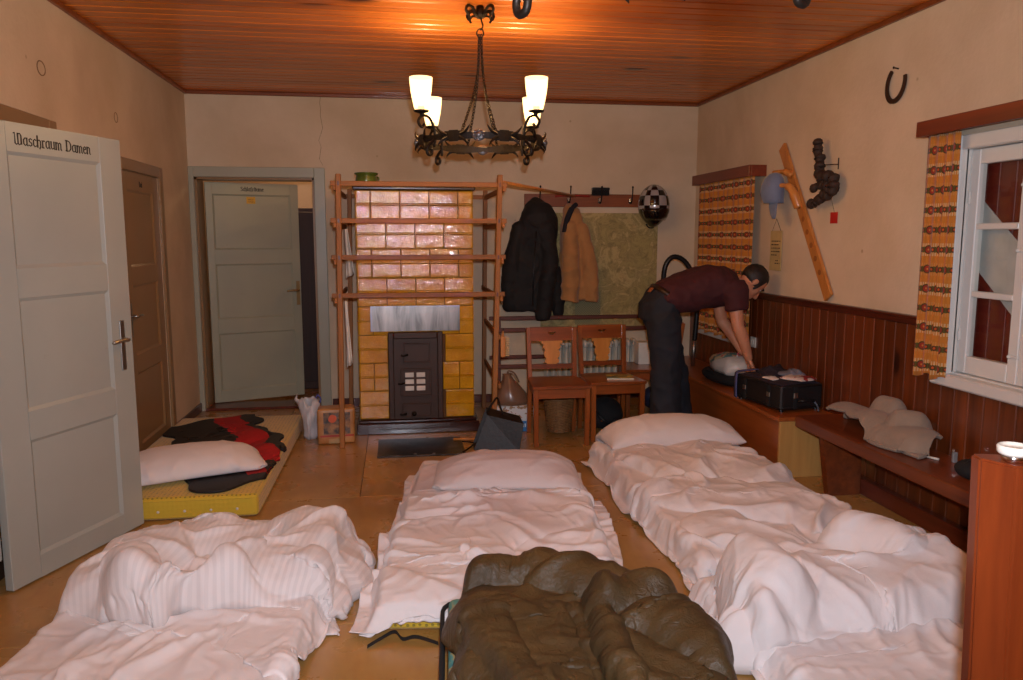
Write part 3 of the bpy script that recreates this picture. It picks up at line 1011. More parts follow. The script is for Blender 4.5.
def tile(w, h, loc, rz):
    key = (round(w, 3), round(h, 3))
    if key not in tiles:
        o = obj('tile', tile_mesh(w, h), M['stove_tile'], stove)
        tiles[key] = o
    else:
        o = inst(tiles[key], 'tile', stove)
    o.matrix_local = MW[stove.name].inverted() @ Matrix.Translation(loc) @ Matrix.Rotation(rz, 4, 'Z')
def cols(n, off):
    c = [i * CW for i in range(n + 1)] if not off else [0] + [(i + 0.5) * CW for i in range(n)] + [n * CW]
    return list(zip(c[:-1], c[1:]))
HX0, HX1, HZ = -0.068, 0.345, 0.785       # iron door opening
PX0, PX1, PZ0, PZ1 = -0.196, 0.478, 0.785, 0.985
for r in range(8):
    z = SZ0 + r * RH
    off = (7 - r) % 2 == 0
    for a, b in cols(4, off):
        x0, x1 = SX0 + a, SX0 + b
        z0, h = z, RH
        if z < HZ - 0.05:
            segs = [(x0, min(x1, HX0)), (max(x0, HX1), x1)]
        else:
            segs = [(x0, x1)]
        for s0, s1 in segs:
            if s1 - s0 > 0.03:
                tile(s1 - s0, RH, (s0, SY + 0.012, z), 0)
    nd = SD / 4
    for k in range(4):
        tile(nd, RH, (SX0 + 0.012, SY + SD - k * nd, z), -PI / 2)
        tile(nd, RH, (SX1 - 0.012, SY + k * nd, z), PI / 2)
# sheet metal shield
t = NT('heat_shield_sheet')
v = t.coord('Object', (1, 1, 0.15))
c = t.ramp(t.noise(v, 14, 5, 0.6, 0.5), [(0.3, rgb(88, 84, 84)), (0.5, rgb(146, 140, 136)), (0.72, rgb(176, 164, 158))])
t.p(col=c, rough=0.28, metal=0.9)
bm = B(); box(bm, PX0, PX1, SY - 0.022, SY - 0.018, PZ0 + 0.006, PZ1, 0.001)
obj('heat_shield', bm, t.m, stove, world=True, label='shiny grey sheet metal heat shield')
# iron front
yf = SY - 0.012
bm = B()
box(bm, HX0, HX0 + 0.042, yf - 0.03, yf + 0.05, SZ0, HZ, 0.006); box(bm, HX1 - 0.042, HX1, yf - 0.03, yf + 0.05, SZ0, HZ, 0.006)
box(bm, HX0 + 0.042, HX1 - 0.042, yf - 0.03, yf + 0.05, HZ - 0.05, HZ, 0.006)
box(bm, HX0 + 0.03, HX1 - 0.03, yf - 0.012, yf + 0.05, SZ0, HZ - 0.03)
obj('iron_front', bm, M['stove_iron'], stove, world=True)
def sdoor(x0, x1, z0, z1, holes=False, kz=0.5):
    bm = B(); box(bm, x0, x1, yf - 0.026, yf - 0.012, z0, z1, 0.004)
    d = obj('stove_door', bm, M['stove_iron'], stove, world=True)
    bm = B()
    for (a, b, c, e) in ((x0, x1, z0, z0 + 0.012), (x0, x1, z1 - 0.012, z1), (x0, x0 + 0.012, z0 + 0.012, z1 - 0.012), (x1 - 0.012, x1, z0 + 0.012, z1 - 0.012)):
        box(bm, a, b, yf - 0.032, yf - 0.026, c, e, 0.002)
    obj('door_rim', bm, M['stove_iron'], d, world=True)
    zc = z0 + (z1 - z0) * kz
    bm = B(); tube(bm, [(x0 + 0.03, yf - 0.026, zc), (x0 + 0.03, yf - 0.05, zc), (x0 + 0.0, yf - 0.055, zc - 0.004), (x0 - 0.018, yf - 0.055, zc)], 0.008, 8)
    obj('latch', bm, M['iron'], d, world=True, smooth=True)
    return d
sdoor(0.045, 0.245, 0.55, 0.70, kz=0.42)
dmid = sdoor(0.02, 0.255, 0.29, 0.505, kz=0.5)
M['mica'] = plain('mica_pane', rgb(214, 208, 200), 0.25, bump=0.4, bscale=50)
for i in range(2):
    for j in range(3):
        bm = B(); box(bm, 0.056 + i * 0.086, 0.122 + i * 0.086, yf - 0.0295, yf - 0.026, 0.335 + j * 0.052, 0.371 + j * 0.052, 0.002)
        obj('mica_pane', bm, M['mica'], dmid, world=True, label='pale mica pane')
dl = sdoor(0.03, 0.255, 0.125, 0.235, kz=0.3)
bm = B(); lathe(bm, [(0.004, 0.0), (0.014, 0.004), (0.02, 0.014), (0.014, 0.024), (0.002, 0.028)], 12)
xform(bm, Matrix.Translation((0.12, yf - 0.026, 0.155)) @ Matrix.Rotation(PI / 2, 4, 'X'))
obj('air_knob', bm, M['iron'], dl, world=True, smooth=True)

# green pot on the stove
pot = thing('stoneware_pot', 'small green glazed pot on top of the tiled stove', 'pot', (-0.205, 6.05, SZ1 + 0.03))
t = NT('green_glaze'); v = t.coord('Object')
t.p(col=t.ramp(t.noise(v, 9, 4), [(0.3, rgb(56, 74, 24)), (0.7, rgb(104, 122, 44))]), rough=0.15, coat=0.5)
bm = B(); lathe(bm, [(0.062, 0.0), (0.074, 0.008), (0.082, 0.04), (0.078, 0.07), (0.074, 0.082), (0.088, 0.092), (0.09, 0.1), (0.084, 0.103), (0.07, 0.09), (0.07, 0.03), (0.06, 0.012)], 28)
obj('body', bm, t.m, pot, smooth=True)
bm = B(); tube(bm, catmull([(0.078, 0, 0.075), (0.1, 0, 0.07), (0.1, 0, 0.045), (0.08, 0, 0.035)], 5), 0.007, 8)
xform(bm, Matrix.Rotation(0.5, 4, 'Z'))
obj('handle', bm, t.m, pot, smooth=True)

# ================================================================== drying rack round the stove
rack = thing('drying_rack', 'tall wooden drying rack framing the tiled stove', 'rack', (0.17, 6.1, 0))
FY, RY = 5.55, 6.72
pL0, pL1 = -0.402, -0.378
pR0, pR1 = 0.690, 0.742
for (xb, xt, y, zt) in ((pL0, pL1, FY, 1.93), (pR0, pR1, FY, 1.935), (pL0, pL1 + 0.01, RY, 1.895), (pR0 + 0.06, pR1 + 0.03, RY, 1.895)):
    bm = B(); bar(bm, (xb, y, 0.0), (xt, y, zt), 0.036, 0.046, 0.004)
    obj('post', bm, M['rack'], rack, world=True)
def lerp(a, b, t): return a + (b - a) * t
for z in (1.865, 1.612, 1.358, 1.092):
    xl = lerp(pL0, pL1, z / 1.93); xr = lerp(pR0, pR1, z / 1.93)
    bm = B(); bar(bm, (xl - 0.055, FY - 0.004, z), (xr + 0.055, FY - 0.004, z), 0.02, 0.034, 0.003)
    obj('rail', bm, M['rack_h'], rack, world=True)
    for x in (xl, xr):
        bm = B(); box(bm, x - 0.006, x + 0.006, FY - 0.0265, FY - 0.022, z - 0.014, z + 0.014)      # wedge in the tenon
        obj('wedge', bm, M['dark_rail'], rack, world=True)
    for (x, s) in ((xl, -1), (xr, 1)):
        bm = B(); bar(bm, (x + s * 0.026, FY - 0.06, z - 0.03), (x + s * 0.03, RY + 0.06, z - 0.03), 0.02, 0.036, 0.003)
        obj('side_rail', bm, M['rack'], rack, world=True)
for z in (0.78, 0.42):
    bm = B(); bar(bm, (pR0 + 0.045, FY - 0.02, z), (pR0 + 0.075, RY + 0.05, z), 0.02, 0.036, 0.003)
    obj('side_rail', bm, M['rack'], rack, world=True)
bm = B(); bar(bm, (pL0 + 0.0, RY + 0.034, 1.84), (pR1 + 0.06, RY + 0.034, 1.84), 0.02, 0.034, 0.003)
obj('rail', bm, M['rack_h'], rack, world=True)
bm = B(); tube(bm, [(0.77, FY + 0.06, 1.888), (1.60, YB - 0.03, 1.865)], 0.013, 8)
settle(tag(obj('drying_pole', bm, M['plaque'], smooth=True), 'thin wooden pole from drying rack to the hook board', 'pole'))

# low dark rails along the back wall
lr = thing('wall_drying_rails', 'low dark wooden rails in front of the map and radiator', 'rails', (1.6, 6.7, 0))
for (x0, x1, y, z) in ((0.80, 2.36, 6.70, 0.795), (0.80, 2.36, 6.50, 0.715), (0.80, 1.34, 6.70, 0.45), (0.80, 1.34, 6.50, 0.40)):
    bm = B(); bar(bm, (x0, y, z), (x1, y, z), 0.02, 0.034, 0.003)
    obj('rail', bm, M['rail_dark'], lr, world=True)
for x in (0.86, 2.34):
    for y in (6.70, 6.50):
        bm = B(); bar(bm, (x, y + 0.012, 0), (x, y + 0.012, 0.83), 0.03, 0.03, 0.003)
        obj('post', bm, M['rail_dark'], lr, world=True)
    bm = B(); bar(bm, (x, 6.50, 0.6), (x, 6.71, 0.6), 0.02, 0.03, 0.003)
    obj('cross_rail', bm, M['rail_dark'], lr, world=True)

# hand brush hanging from the rack post
br = thing('hand_brush', 'wooden hand brush hanging on the drying rack post', 'brush', (0.755, FY - 0.055, 0.61))
bm = B(); box(bm, -0.018, 0.018, -0.012, 0.012, 0.03, 0.18, 0.008, 2); tube(bm, [(0, 0, 0.18), (0, 0, 0.22)], [0.009, 0.006], 8)
obj('back', bm, M['plaque'], br)
bm = B()
for i in range(9):
    for j in (-1, 0, 1):
        tube(bm, [(0.018, j * 0.007, 0.042 + i * 0.0155), (0.044, j * 0.008, 0.042 + i * 0.0155)], 0.0045, 5)
obj('bristles', bm, plain('straw_bristle', rgb(206, 176, 128), 0.8), br, kind='stuff')
bm = B(); tube(bm, catmull([(0, 0, 0.215), (0.006, 0.02, 0.235), (0, 0.035, 0.215)], 4), 0.002, 6)
obj('loop', bm, M['black'], br)

# ================================================================== hook board, map, radiator
hb = thing('coat_hook_board', 'reddish wooden coat hook board on the back wall', 'hook board', (1.72, YB, 1.766))
bm = B(); box(bm, 1.146, 2.31, YB - 0.024, YB - 0.001, 1.768, 1.882, 0.004)
obj('board', bm, M['hookboard'], hb, world=True)
HK = [1.27, 1.545, 1.83, 2.115, 2.28]
for x in HK:
    bm = B(); box(bm, x - 0.012, x + 0.012, YB - 0.03, YB - 0.024, 1.80, 1.85, 0.003)
    hk = obj('hook_plate', bm, M['chrome'], hb, world=True)
    bm = B(); tube(bm, catmull([(x, YB - 0.03, 1.815), (x, YB - 0.06, 1.80), (x + 0.002, YB - 0.085, 1.825), (x + 0.006, YB - 0.088, 1.88), (x + 0.01, YB - 0.08, 1.94)], 5), 0.006, 8)
    ellip(bm, (x + 0.01, YB - 0.08, 1.943), 0.009, 0.009, 0.011, 8)
    obj('hook', bm, M['iron'], hk, world=True, smooth=True)
bm = B(); tube(bm, catmull([(1.42, YB - 0.03, 1.86), (1.56, YB - 0.038, 1.868), (1.74, YB - 0.032, 1.862)], 6), 0.009, 8)
settle(tag(obj('red_whip', bm, plain('red_cord', rgb(150, 34, 20), 0.6), smooth=True), 'red leather strip lying along the coat hook board', 'whip'))
cb_ = thing('clothes_brush', 'small black bristle brush stuck on the coat hook board', 'brush', (1.83, YB - 0.05, 1.87))
bm = B(); box(bm, -0.075, 0.085, -0.025, 0.025, 0.045, 0.07, 0.008, 2)
obj('back', bm, M['black_plastic'], cb_)
bm = B()
for i in range(10):
    for j in range(3):
        tube(bm, [(-0.066 + i * 0.0155, -0.016 + j * 0.016, 0.046), (-0.068 + i * 0.016, -0.018 + j * 0.018, 0.0)], 0.007, 5)
obj('bristles', bm, M['black'], cb_, kind='stuff')

def mapmat():
    t = NT('relief_map_print')
    v = t.coord('Object')
    w = t.noise(v, 5.5, 6, 0.62, 1.2)
    rid = t.math('ABSOLUTE', t.math('SUBTRACT', w, 0.5))
    c = t.ramp(w, [(0.28, rgb(142, 128, 72)), (0.45, rgb(174, 154, 92)), (0.6, rgb(192, 168, 108)), (0.8, rgb(172, 134, 82))])
    c = t.mix(c, rgb(112, 96, 52), t.math('MULTIPLY', t.ramp(rid, [(0.0, (1, 1, 1, 1)), (0.03, (0, 0, 0, 1))]), 0.6))
    n2 = t.noise(v, 16, 5, 0.6, 0.6)
    c = t.mix(c, rgb(112, 100, 58), t.math('MULTIPLY', t.ramp(n2, [(0.5, (0, 0, 0, 1)), (0.65, (1, 1, 1, 1))]), 0.5))
    ct = t.math('ABSOLUTE', t.math('SUBTRACT', t.math('FRACT', t.math('MULTIPLY', w, 14.0)), 0.5))
    c = t.mix(c, rgb(110, 84, 48), t.math('MULTIPLY', t.math('LESS_THAN', ct, 0.07), 0.45))
    t.p(col=c, rough=0.6)
    return t.m
mp = thing('wall_map', 'large olive brown relief map pinned on the back wall', 'map', (1.86, YB, 0.64))
bm = B(); box(bm, 1.30, 2.392, YB - 0.006, YB - 0.001, 0.64, 1.716)
obj('sheet', bm, mapmat(), mp, world=True)
t = NT('map_inset_print'); v = t.coord('Object')
ck = t.n('ShaderNodeTexChecker'); t.t.links.new(v, ck.inputs[0]); ck.inputs['Scale'].default_value = 90
ck.inputs[1].default_value = rgb(150, 140, 96); ck.inputs[2].default_value = rgb(120, 112, 74)
t.p(col=ck.outputs[0], rough=0.6)
bm = B(); box(bm, 1.62, 1.86, YB - 0.0075, YB - 0.006, 0.70, 1.0)
obj('map_legend', bm, t.m, mp, world=True)

rad = thing('radiator', 'cream ribbed cast iron radiator under the map', 'radiator', (1.78, 6.86, 0))
M['radiator'] = plain('radiator_enamel', rgb(206, 200, 184), 0.35)
rs = None
for i in range(15):
    x = -0.44 + i * 0.058
    if rs is None:
        bm = B()
        for yy in (-0.05, 0.0, 0.05):
            tube(bm, [(0, yy, 0.10), (0, yy, 0.53)], 0.014, 8)
        tube(bm, catmull([(0, -0.055, 0.12), (0, -0.05, 0.09), (0, 0.0, 0.08), (0, 0.05, 0.09), (0, 0.055, 0.12)], 4), 0.02, 8)
        tube(bm, catmull([(0, -0.055, 0.51), (0, -0.05, 0.55), (0, 0.0, 0.56), (0, 0.05, 0.55), (0, 0.055, 0.51)], 4), 0.02, 8)
        rs = obj('rib', bm, M['radiator'], rad, smooth=True); rs.location = (x, 0, 0)
    else:
        inst(rs, 'rib', rad, (x, 0, 0))
bm = B()
for z in (0.10, 0.535):
    tube(bm, [(-0.45, 0, z), (0.40, 0, z)], 0.018, 10)
for x in (-0.38, 0.32):
    tube(bm, [(x, 0, 0), (x, 0, 0.1)], 0.014, 8)
obj('header_pipe', bm, M['radiator'], rad, smooth=True)
pb = thing('paper_box', 'upright white box on the turned chair behind the man', 'box', (2.08, 6.24, 0.4435))
bm = B(); box(bm, -0.09, 0.08, -0.06, 0.06, 0, 0.17, 0.003)
obj('body', bm, M['plastic_white'], pb)
bm = B(); box(bm, -0.091, 0.081, -0.061, 0.061, 0.155, 0.185, 0.003)
obj('lid', bm, M['plastic_white'], pb)

# ================================================================== chairs
def make_chair(label):
    """front towards -y, origin on the floor under the seat centre"""
    o = thing('dining_chair', label, 'chair', group='wooden chairs by the back wall')
    w, d, sh, H = 0.205, 0.19, 0.425, 0.815
    bm = B()
    prism(bm, [(-w - 0.012, -d - 0.03), (w + 0.012, -d - 0.03), (w - 0.012, d + 0.01), (-w + 0.012, d + 0.01)], sh - 0.004, sh + 0.018, 'xy')
    bmesh.ops.bevel(bm, geom=bm.edges[:], offset=0.005, segments=2, affect='EDGES')
    obj('seat', bm, M['chair_h'], o)
    for s in (-1, 1):
        bm = B(); bar(bm, (s * (w - 0.02), -d - 0.004, 0), (s * (w - 0.016), -d - 0.004, sh - 0.004), 0.036, 0.036, 0.003)
        obj('leg', bm, M['chair'], o)
    for s in (-1, 1):
        bm = B()
        bar(bm, (s * (w - 0.03), d + 0.03, 0), (s * (w - 0.032), d, sh), 0.032, 0.036, 0.003)
        bar(bm, (s * (w - 0.032), d, sh), (s * (w - 0.026), d + 0.05, H), 0.034, 0.034, 0.003)
        obj('back_post', bm, M['chair'], o)
    for (a, b) in (((-w + 0.03, -d - 0.01, sh - 0.04), (w - 0.03, -d - 0.01, sh - 0.04)),):
        bm = B(); bar(bm, a, b, 0.018, 0.066, 0.002)
        obj('apron', bm, M['chair_h'], o)
    for s in (-1, 1):
        bm = B(); bar(bm, (s * (w - 0.022), -d, sh - 0.04), (s * (w - 0.032), d, sh - 0.04), 0.018, 0.06, 0.002)
        obj('apron', bm, M['chair_h'], o)
    bm = B(); bar(bm, (-w + 0.035, d + 0.002, sh - 0.04), (w - 0.035, d + 0.002, sh - 0.04), 0.018, 0.055, 0.002)
    obj('apron', bm, M['chair_h'], o)
    # top rail with a cut-out
    tilt = lambda z: d + 0.05 * (z - sh) / (H - sh)
    def rail(z0, z1, cut):
        bm = B()
        wi = w - 0.042
        if not cut:
            prism(bm, [(-wi, z0), (wi, z0), (wi, z1), (-wi, z1)], -0.011, 0.011, 'xz')
        else:
            zc = (z0 + z1) / 2 + 0.006
            hp = [(0, zc - 0.018), (0.02, zc - 0.006), (0.032, zc + 0.008), (0.014, zc + 0.01), (0, zc + 0.004)]
            R = [(0, z0), (wi, z0), (wi, z1), (0, z1)] + [hp[4], hp[3], hp[2], hp[1], hp[0]]
            prism(bm, R, -0.011, 0.011, 'xz')
            prism(bm, [(-x, z) for x, z in R][::-1], -0.011, 0.011, 'xz')
        for v in bm.verts:
            v.co.y += tilt(v.co.z)
        obj('back_rail', bm, M['chair_h'], o)
    rail(0.715, 0.818, True)
    rail(0.502, 0.538, False)
    bm = B()
    half = [(0.036, 0.538), (0.052, 0.55), (0.054, 0.565), (0.044, 0.58), (0.060, 0.60), (0.062, 0.625), (0.052, 0.645), (0.070, 0.665), (0.064, 0.685), (0.084, 0.70), (0.084, 0.715)]
    prism(bm, [(x, z) for x, z in half] + [(-x, z) for x, z in half[::-1]], -0.007, 0.007, 'xz')
    for v in bm.verts:
        v.co.y += tilt(v.co.z)
    obj('splat', bm, M['splat'], o, label='pale shaped back splat')
    return o
ch = make_chair('orange brown wooden chair with a wicker basket beneath')
ch.location = (1.166, 5.56, 0); ch.rotation_euler = (0, 0, math.radians(-1.0))
ch2 = copy_tree(ch); ch2['label'] = 'orange brown wooden chair with a booklet on its seat'
ch2.location = (1.600, 5.66, 0); ch2.rotation_euler = (0, 0, math.radians(2.0))
ch3 = copy_tree(ch); ch3['label'] = 'orange brown wooden chair turned sideways behind the man'
ch3.location = (2.05, 6.13, 0); ch3.rotation_euler = (0, 0, math.radians(-96))

bk = thing('booklet', 'thin printed booklet on a wooden chair seat', 'book', (1.66, 5.60, 0.4435), math.radians(-12))
bm = B(); box(bm, -0.1, 0.1, -0.07, 0.07, 0.0, 0.012)
obj('pages', bm, plain('paper_pages', rgb(210, 200, 176), 0.7), bk)
t = NT('booklet_cover_print'); v = t.coord('Object')
t.p(col=t.ramp(t.noise(v, 14, 3), [(0.35, rgb(70, 92, 62)), (0.5, rgb(196, 170, 80)), (0.65, rgb(176, 96, 48))], 'CONSTANT'), rough=0.35)
bm = B(); box(bm, -0.102, 0.102, -0.072, 0.072, 0.012, 0.0135)
obj('cover', bm, t.m, bk)

# wicker waste basket
wk = thing('wicker_basket', 'brown wicker waste basket under the left chair', 'basket', (1.235, 5.80, 0))
M['wicker'] = wood('wicker_cane', rgb(104, 66, 34), rgb(158, 112, 64), 'Z', 60, 0.3, 0.6)
bm = B()
for j in range(24):
    z = 0.01 + j * 0.0105
    r = 0.088 + 0.03 * z / 0.26
    n = 48
    tube(bm, [((r + 0.004 * math.sin(PI * (k + (j % 2) * 2) / 2)) * math.cos(2 * PI * k / n), (r + 0.004 * math.sin(PI * (k + (j % 2) * 2) / 2)) * math.sin(2 * PI * k / n), z) for k in range(n)], 0.0062, 5, True)
obj('weave', bm, M['wicker'], wk, smooth=True)
bm = B()
for k in range(24):
    a = 2 * PI * k / 24
    tube(bm, [(0.088 * math.cos(a), 0.088 * math.sin(a), 0.004), (0.118 * math.cos(a), 0.118 * math.sin(a), 0.262)], 0.004, 5)
lathe(bm, [(0.08, 0.003), (0.08, 0.008)], 24)
obj('stakes', bm, M['wicker'], wk)
bm = B(); tube(bm, [(0.12 * math.cos(2 * PI * k / 32), 0.12 * math.sin(2 * PI * k / 32), 0.264) for k in range(32)], 0.009, 7, True)
obj('rim', bm, M['wicker'], wk, smooth=True)

# ================================================================== chandeliers
ch_ = thing('chandelier', 'wrought iron ring chandelier with four lit glass shades by the stove', 'chandelier', (0.465, 4.25, 0), math.radians(-8), 'iron ring chandeliers')
RZ, RR = 2.0, 0.325
def ringpt(a, r=RR, z=RZ): return Vector((r * math.sin(a), -r * math.cos(a), z))
bm = B()
rings = []
for k in range(64):
    a = 2 * PI * k / 64
    hgt = 0.011 + 0.008 * abs(math.sin(a * 4)) ** 0.7
    rings.append([bm.verts.new(ringpt(a, RR + dr, RZ + dz)) for dr, dz in ((0.004, hgt), (0.004, -hgt), (-0.004, -hgt), (-0.004, hgt))])
skin_rings(bm, rings, True)
obj('ring_band', bm, M['iron'], ch_)
# leaf-shaped overlays with curled spikes
for k in range(8):
    bm = B()
    a0 = 2 * PI * (k + 0.5) / 8
    for s in (-1, 1):
        for (da, dz, ln) in ((0.12, 0.014, 0.062), (0.10, -0.014, 0.058)):
            sg = 1 if dz > 0 else -1
            p0 = ringpt(a0 + s * da, RR + 0.005, RZ + dz * 0.5)
            p1 = ringpt(a0 + s * (da + ln * 1.3), RR + 0.016, RZ + dz + sg * 0.006)
            p2 = ringpt(a0 + s * (da + ln * 2.2), RR + 0.024, RZ + dz + sg * ln * 0.45)
            p3 = ringpt(a0 + s * (da + ln * 2.4), RR + 0.018, RZ + dz + sg * ln * 0.62)
            tube(bm, catmull([p0, p1, p2, p3], 4), [0.010, 0.0095, 0.009, 0.008, 0.0075, 0.007, 0.006, 0.005, 0.004, 0.003, 0.002, 0.0015, 0.001], 6)
    pts = [ringpt(a0 + t, RR + 0.006, RZ) for t in np.linspace(-0.3, 0.3, 9)]
    for i in range(8):
        wv = 0.022 * math.cos((i - 3.5) / 8 * PI * 1.1) + 0.006
        c = (pts[i] + pts[i + 1]) / 2
        d = (pts[i + 1] - pts[i])
        bar(bm, pts[i], pts[i + 1], 0.007, 2 * wv)
    obj('leaf_ornament', bm, M['iron'], ch_)
for k in range(4):
    a = PI / 2 * k
    bm = B()
    p = ringpt(a, RR + 0.014)
    R3 = Matrix.Rotation(a, 3, 'Z')
    ellip(bm, p, 0.034, 0.012, 0.03, 14, R3)
    ellip(bm, p + R3 @ Vector((0, -0.008, 0)), 0.016, 0.012, 0.015, 10, R3)
    for q in range(8):
        b = 2 * PI * q / 8
        ellip(bm, p + R3 @ Vector((0.024 * math.cos(b), -0.006, 0.021 * math.sin(b))), 0.009, 0.008, 0.009, 6, R3)
    obj('boss', bm, M['iron_bright'], ch_, smooth=True, label='bright metal rosette')
t = NT('lit_glass_shade')
v = t.coord('Object')
em = t.n('ShaderNodeEmission'); em.inputs[0].default_value = rgb(255, 214, 150)
em.inputs[1].default_value = 6.0
tp = t.n('ShaderNodeBsdfTransparent'); tp.inputs[0].default_value = (1.0, 0.9, 0.72, 1)
gs = t.n('ShaderNodeBsdfGlossy'); gs.inputs['Roughness'].default_value = 0.15
m1 = t.n('ShaderNodeMixShader'); m1.inputs[0].default_value = 0.25
t.t.links.new(tp.outputs[0], m1.inputs[1]); t.t.links.new(em.outputs[0], m1.inputs[2])
m2 = t.n('ShaderNodeMixShader'); m2.inputs[0].default_value = 0.04
t.t.links.new(m1.outputs[0], m2.inputs[1]); t.t.links.new(gs.outputs[0], m2.inputs[2])
t.t.links.new(m2.outputs[0], t.out.inputs[0])
M['shade'] = t.m
t = NT('lit_bulb'); t.p(col=rgb(255, 240, 210), em=rgb(255, 226, 170), ems=14.0)
M['bulb'] = t.m
ARM = []
for k, a in enumerate((math.radians(-45), math.radians(45), math.radians(135), math.radians(-135))):
    ca = Vector((math.sin(a), -math.cos(a), 0))
    P = lambda r, z: ca * r + Vector((0, 0, z))
    bm = B()
    tube(bm, catmull([P(0.322, RZ - 0.045), P(0.318, RZ + 0.0), P(0.325, RZ + 0.05), P(0.355, RZ + 0.095), P(0.40, RZ + 0.10), P(0.425, RZ + 0.07), P(0.405, RZ + 0.045), P(0.385, RZ + 0.062)], 5), 0.007, 8)
    tube(bm, catmull([P(0.40, RZ + 0.10), P(0.40, RZ + 0.12)], 3), 0.011, 8)
    tube(bm, catmull([P(0.322, RZ - 0.01), P(0.352, RZ - 0.035), P(0.372, RZ - 0.06), P(0.366, RZ - 0.085), P(0.345, RZ - 0.085), P(0.338, RZ - 0.066), P(0.35, RZ - 0.056)], 5), 0.008, 8)
    arm = obj('arm', bm, M['iron'], ch_, smooth=True)
    c0 = P(0.405, RZ + 0.118)
    bm = B(); lathe(bm, [(0.012, -0.008), (0.036, 0.0), (0.040, 0.006), (0.034, 0.008), (0.016, 0.012), (0.016, 0.03)], 16, c0)
    obj('cup', bm, M['iron'], arm, smooth=True)
    bm = B(); lathe(bm, [(0.030, 0.006), (0.036, 0.02), (0.045, 0.06), (0.052, 0.10), (0.056, 0.14), (0.0575, 0.165), (0.055, 0.165), (0.050, 0.10), (0.034, 0.02)], 24, c0, caps=False)
    obj('glass_shade', bm, M['shade'], arm, smooth=True)
    bm = B(); lathe(bm, [(0.006, 0.03), (0.016, 0.05), (0.020, 0.075), (0.012, 0.1), (0.002, 0.112)], 12, c0)
    obj('bulb', bm, M['bulb'], arm, smooth=True)
    ARM.append(c0 + Vector((0, 0, 0.135)))
def chain(bm, pts, r=0.011, wire=0.0028):
    P = [Vector(p) for p in pts]
    acc = []
    step = 0.019
    d = 0.0
    for a, b in zip(P[:-1], P[1:]):
        L = (b - a).length
        while d < L:
            acc.append((a.lerp(b, d / L), (b - a).normalized()))
            d += step
        d -= L
    for i, (c, dr) in enumerate(acc):
        u = dr.orthogonal().normalized()
        if i % 2:
            u = dr.cross(u)
        tube(bm, [c + dr * (1.25 * r * math.cos(t)) + u * (0.62 * r * math.sin(t)) for t in np.linspace(0, 2 * PI, 9)[:-1]], wire, 4, True)
for (sx, sy) in ((-1, -1), (1, -1), (-1, 1), (1, 1)):
    bm = B()
    e = Vector((sx * 0.085, sy * 0.312, RZ + 0.02))
    top = Vector((sx * 0.006, sy * 0.006, 2.545))
    mid = Vector((sx * 0.012, sy * 0.02, 2.38))
    chain(bm, catmull([top, mid, Vector((sx * 0.035, sy * 0.12, 2.22)), e], 6))
    obj('chain', bm, M['iron'], ch_)
bm = B()
tube(bm, [(0.018 * math.sin(t), 0, 2.565 + 0.022 * math.cos(t)) for t in np.linspace(0, 2 * PI, 17)[:-1]], 0.004, 6, True)
tube(bm, catmull([(0.0, 0, 2.58), (0.014, 0, 2.6), (0.004, 0, 2.64), (0, 0, 2.70)], 5), 0.005, 6)
obj('hook', bm, M['iron'], ch_, smooth=True)
bm = B()
for k in range(4):
    a = PI / 4 + PI / 2 * k
    ca = Vector((math.sin(a), math.cos(a), 0))
    Q = lambda r, z: ca * r + Vector((0, 0, z))
    tube(bm, catmull([Q(0.0, 2.645), Q(0.03, 2.655), Q(0.055, 2.685), Q(0.085, 2.688), Q(0.1, 2.668), Q(0.088, 2.65), Q(0.078, 2.66)], 5), 0.008, 6)
    tube(bm, catmull([Q(0.03, 2.655), Q(0.06, 2.66), Q(0.08, 2.645), Q(0.07, 2.63)], 4), 0.006, 6)
lathe(bm, [(0.02, 2.64), (0.028, 2.66), (0.02, 2.699)], 12)
obj('ceiling_mount', bm, M['iron'], ch_, smooth=True)
c2 = copy_tree(ch_)
c2['label'] = 'wrought iron ring chandelier hanging over the sleeping bag'
c2.location = (0.415, 1.19, 0); c2.rotation_euler = (0, 0, math.radians(-16))
c3 = copy_tree(ch_)  # extra copy out of view, added to brighten the room
c3['label'] = 'added unseen ring chandelier brightening the room from behind the photographer'
c3.location = (0.455, -1.77, 0)
for bi, cr in enumerate((ch_, c2, c3)):
    MM = Matrix.Translation(cr.location) @ Matrix.Rotation(cr.rotation_euler[2], 4, 'Z')
    for p in ARM:
        ld = bpy.data.lights.new('bulb_light', 'POINT')
        ld.energy = BULB_W[bi]; ld.color = (1.0, 0.70, 0.38); ld.shadow_soft_size = 0.02
        lo = link(bpy.data.objects.new('bulb_light', ld))
        lo.location = MM @ (p - Vector((0, 0, 0.045)))

# ================================================================== right wall decorations
def yz_bar(o, name, a, b, w, t, m, x0):
    bm = B(); bar(bm, (x0, a[0], a[1]), (x0, b[0], b[1]), t, w, 0.003, up=(0, 1, 0))
    return obj(name, bm, m, o, world=True)
pq = thing('height_board', 'slanting pine board with branch stubs hung on the right wall', 'board', (XR, 4.95, 1.12))
yz_bar(pq, 'board', (5.30, 2.135), (4.60, 1.115), 0.085, 0.022, M['plaque'], XR - 0.018)
bm = B(); tube(bm, catmull([(XR - 0.03, 5.01, 1.70), (XR - 0.06, 5.03, 1.79), (XR - 0.08, 5.08, 1.845), (XR - 0.11, 5.18, 1.855)], 6), [0.032] * 7 + [0.026] * 6 + [0.016] * 6, 10)
obj('branch_stub', bm, M['plaque'], pq, world=True, smooth=True)
bm = B(); tube(bm, catmull([(XR - 0.03, 5.12, 1.92), (XR - 0.06, 5.17, 1.95), (XR - 0.1, 5.26, 1.95)], 6), [0.024] * 7 + [0.014] * 6, 10)
obj('branch_stub', bm, M['plaque'], pq, world=True, smooth=True)
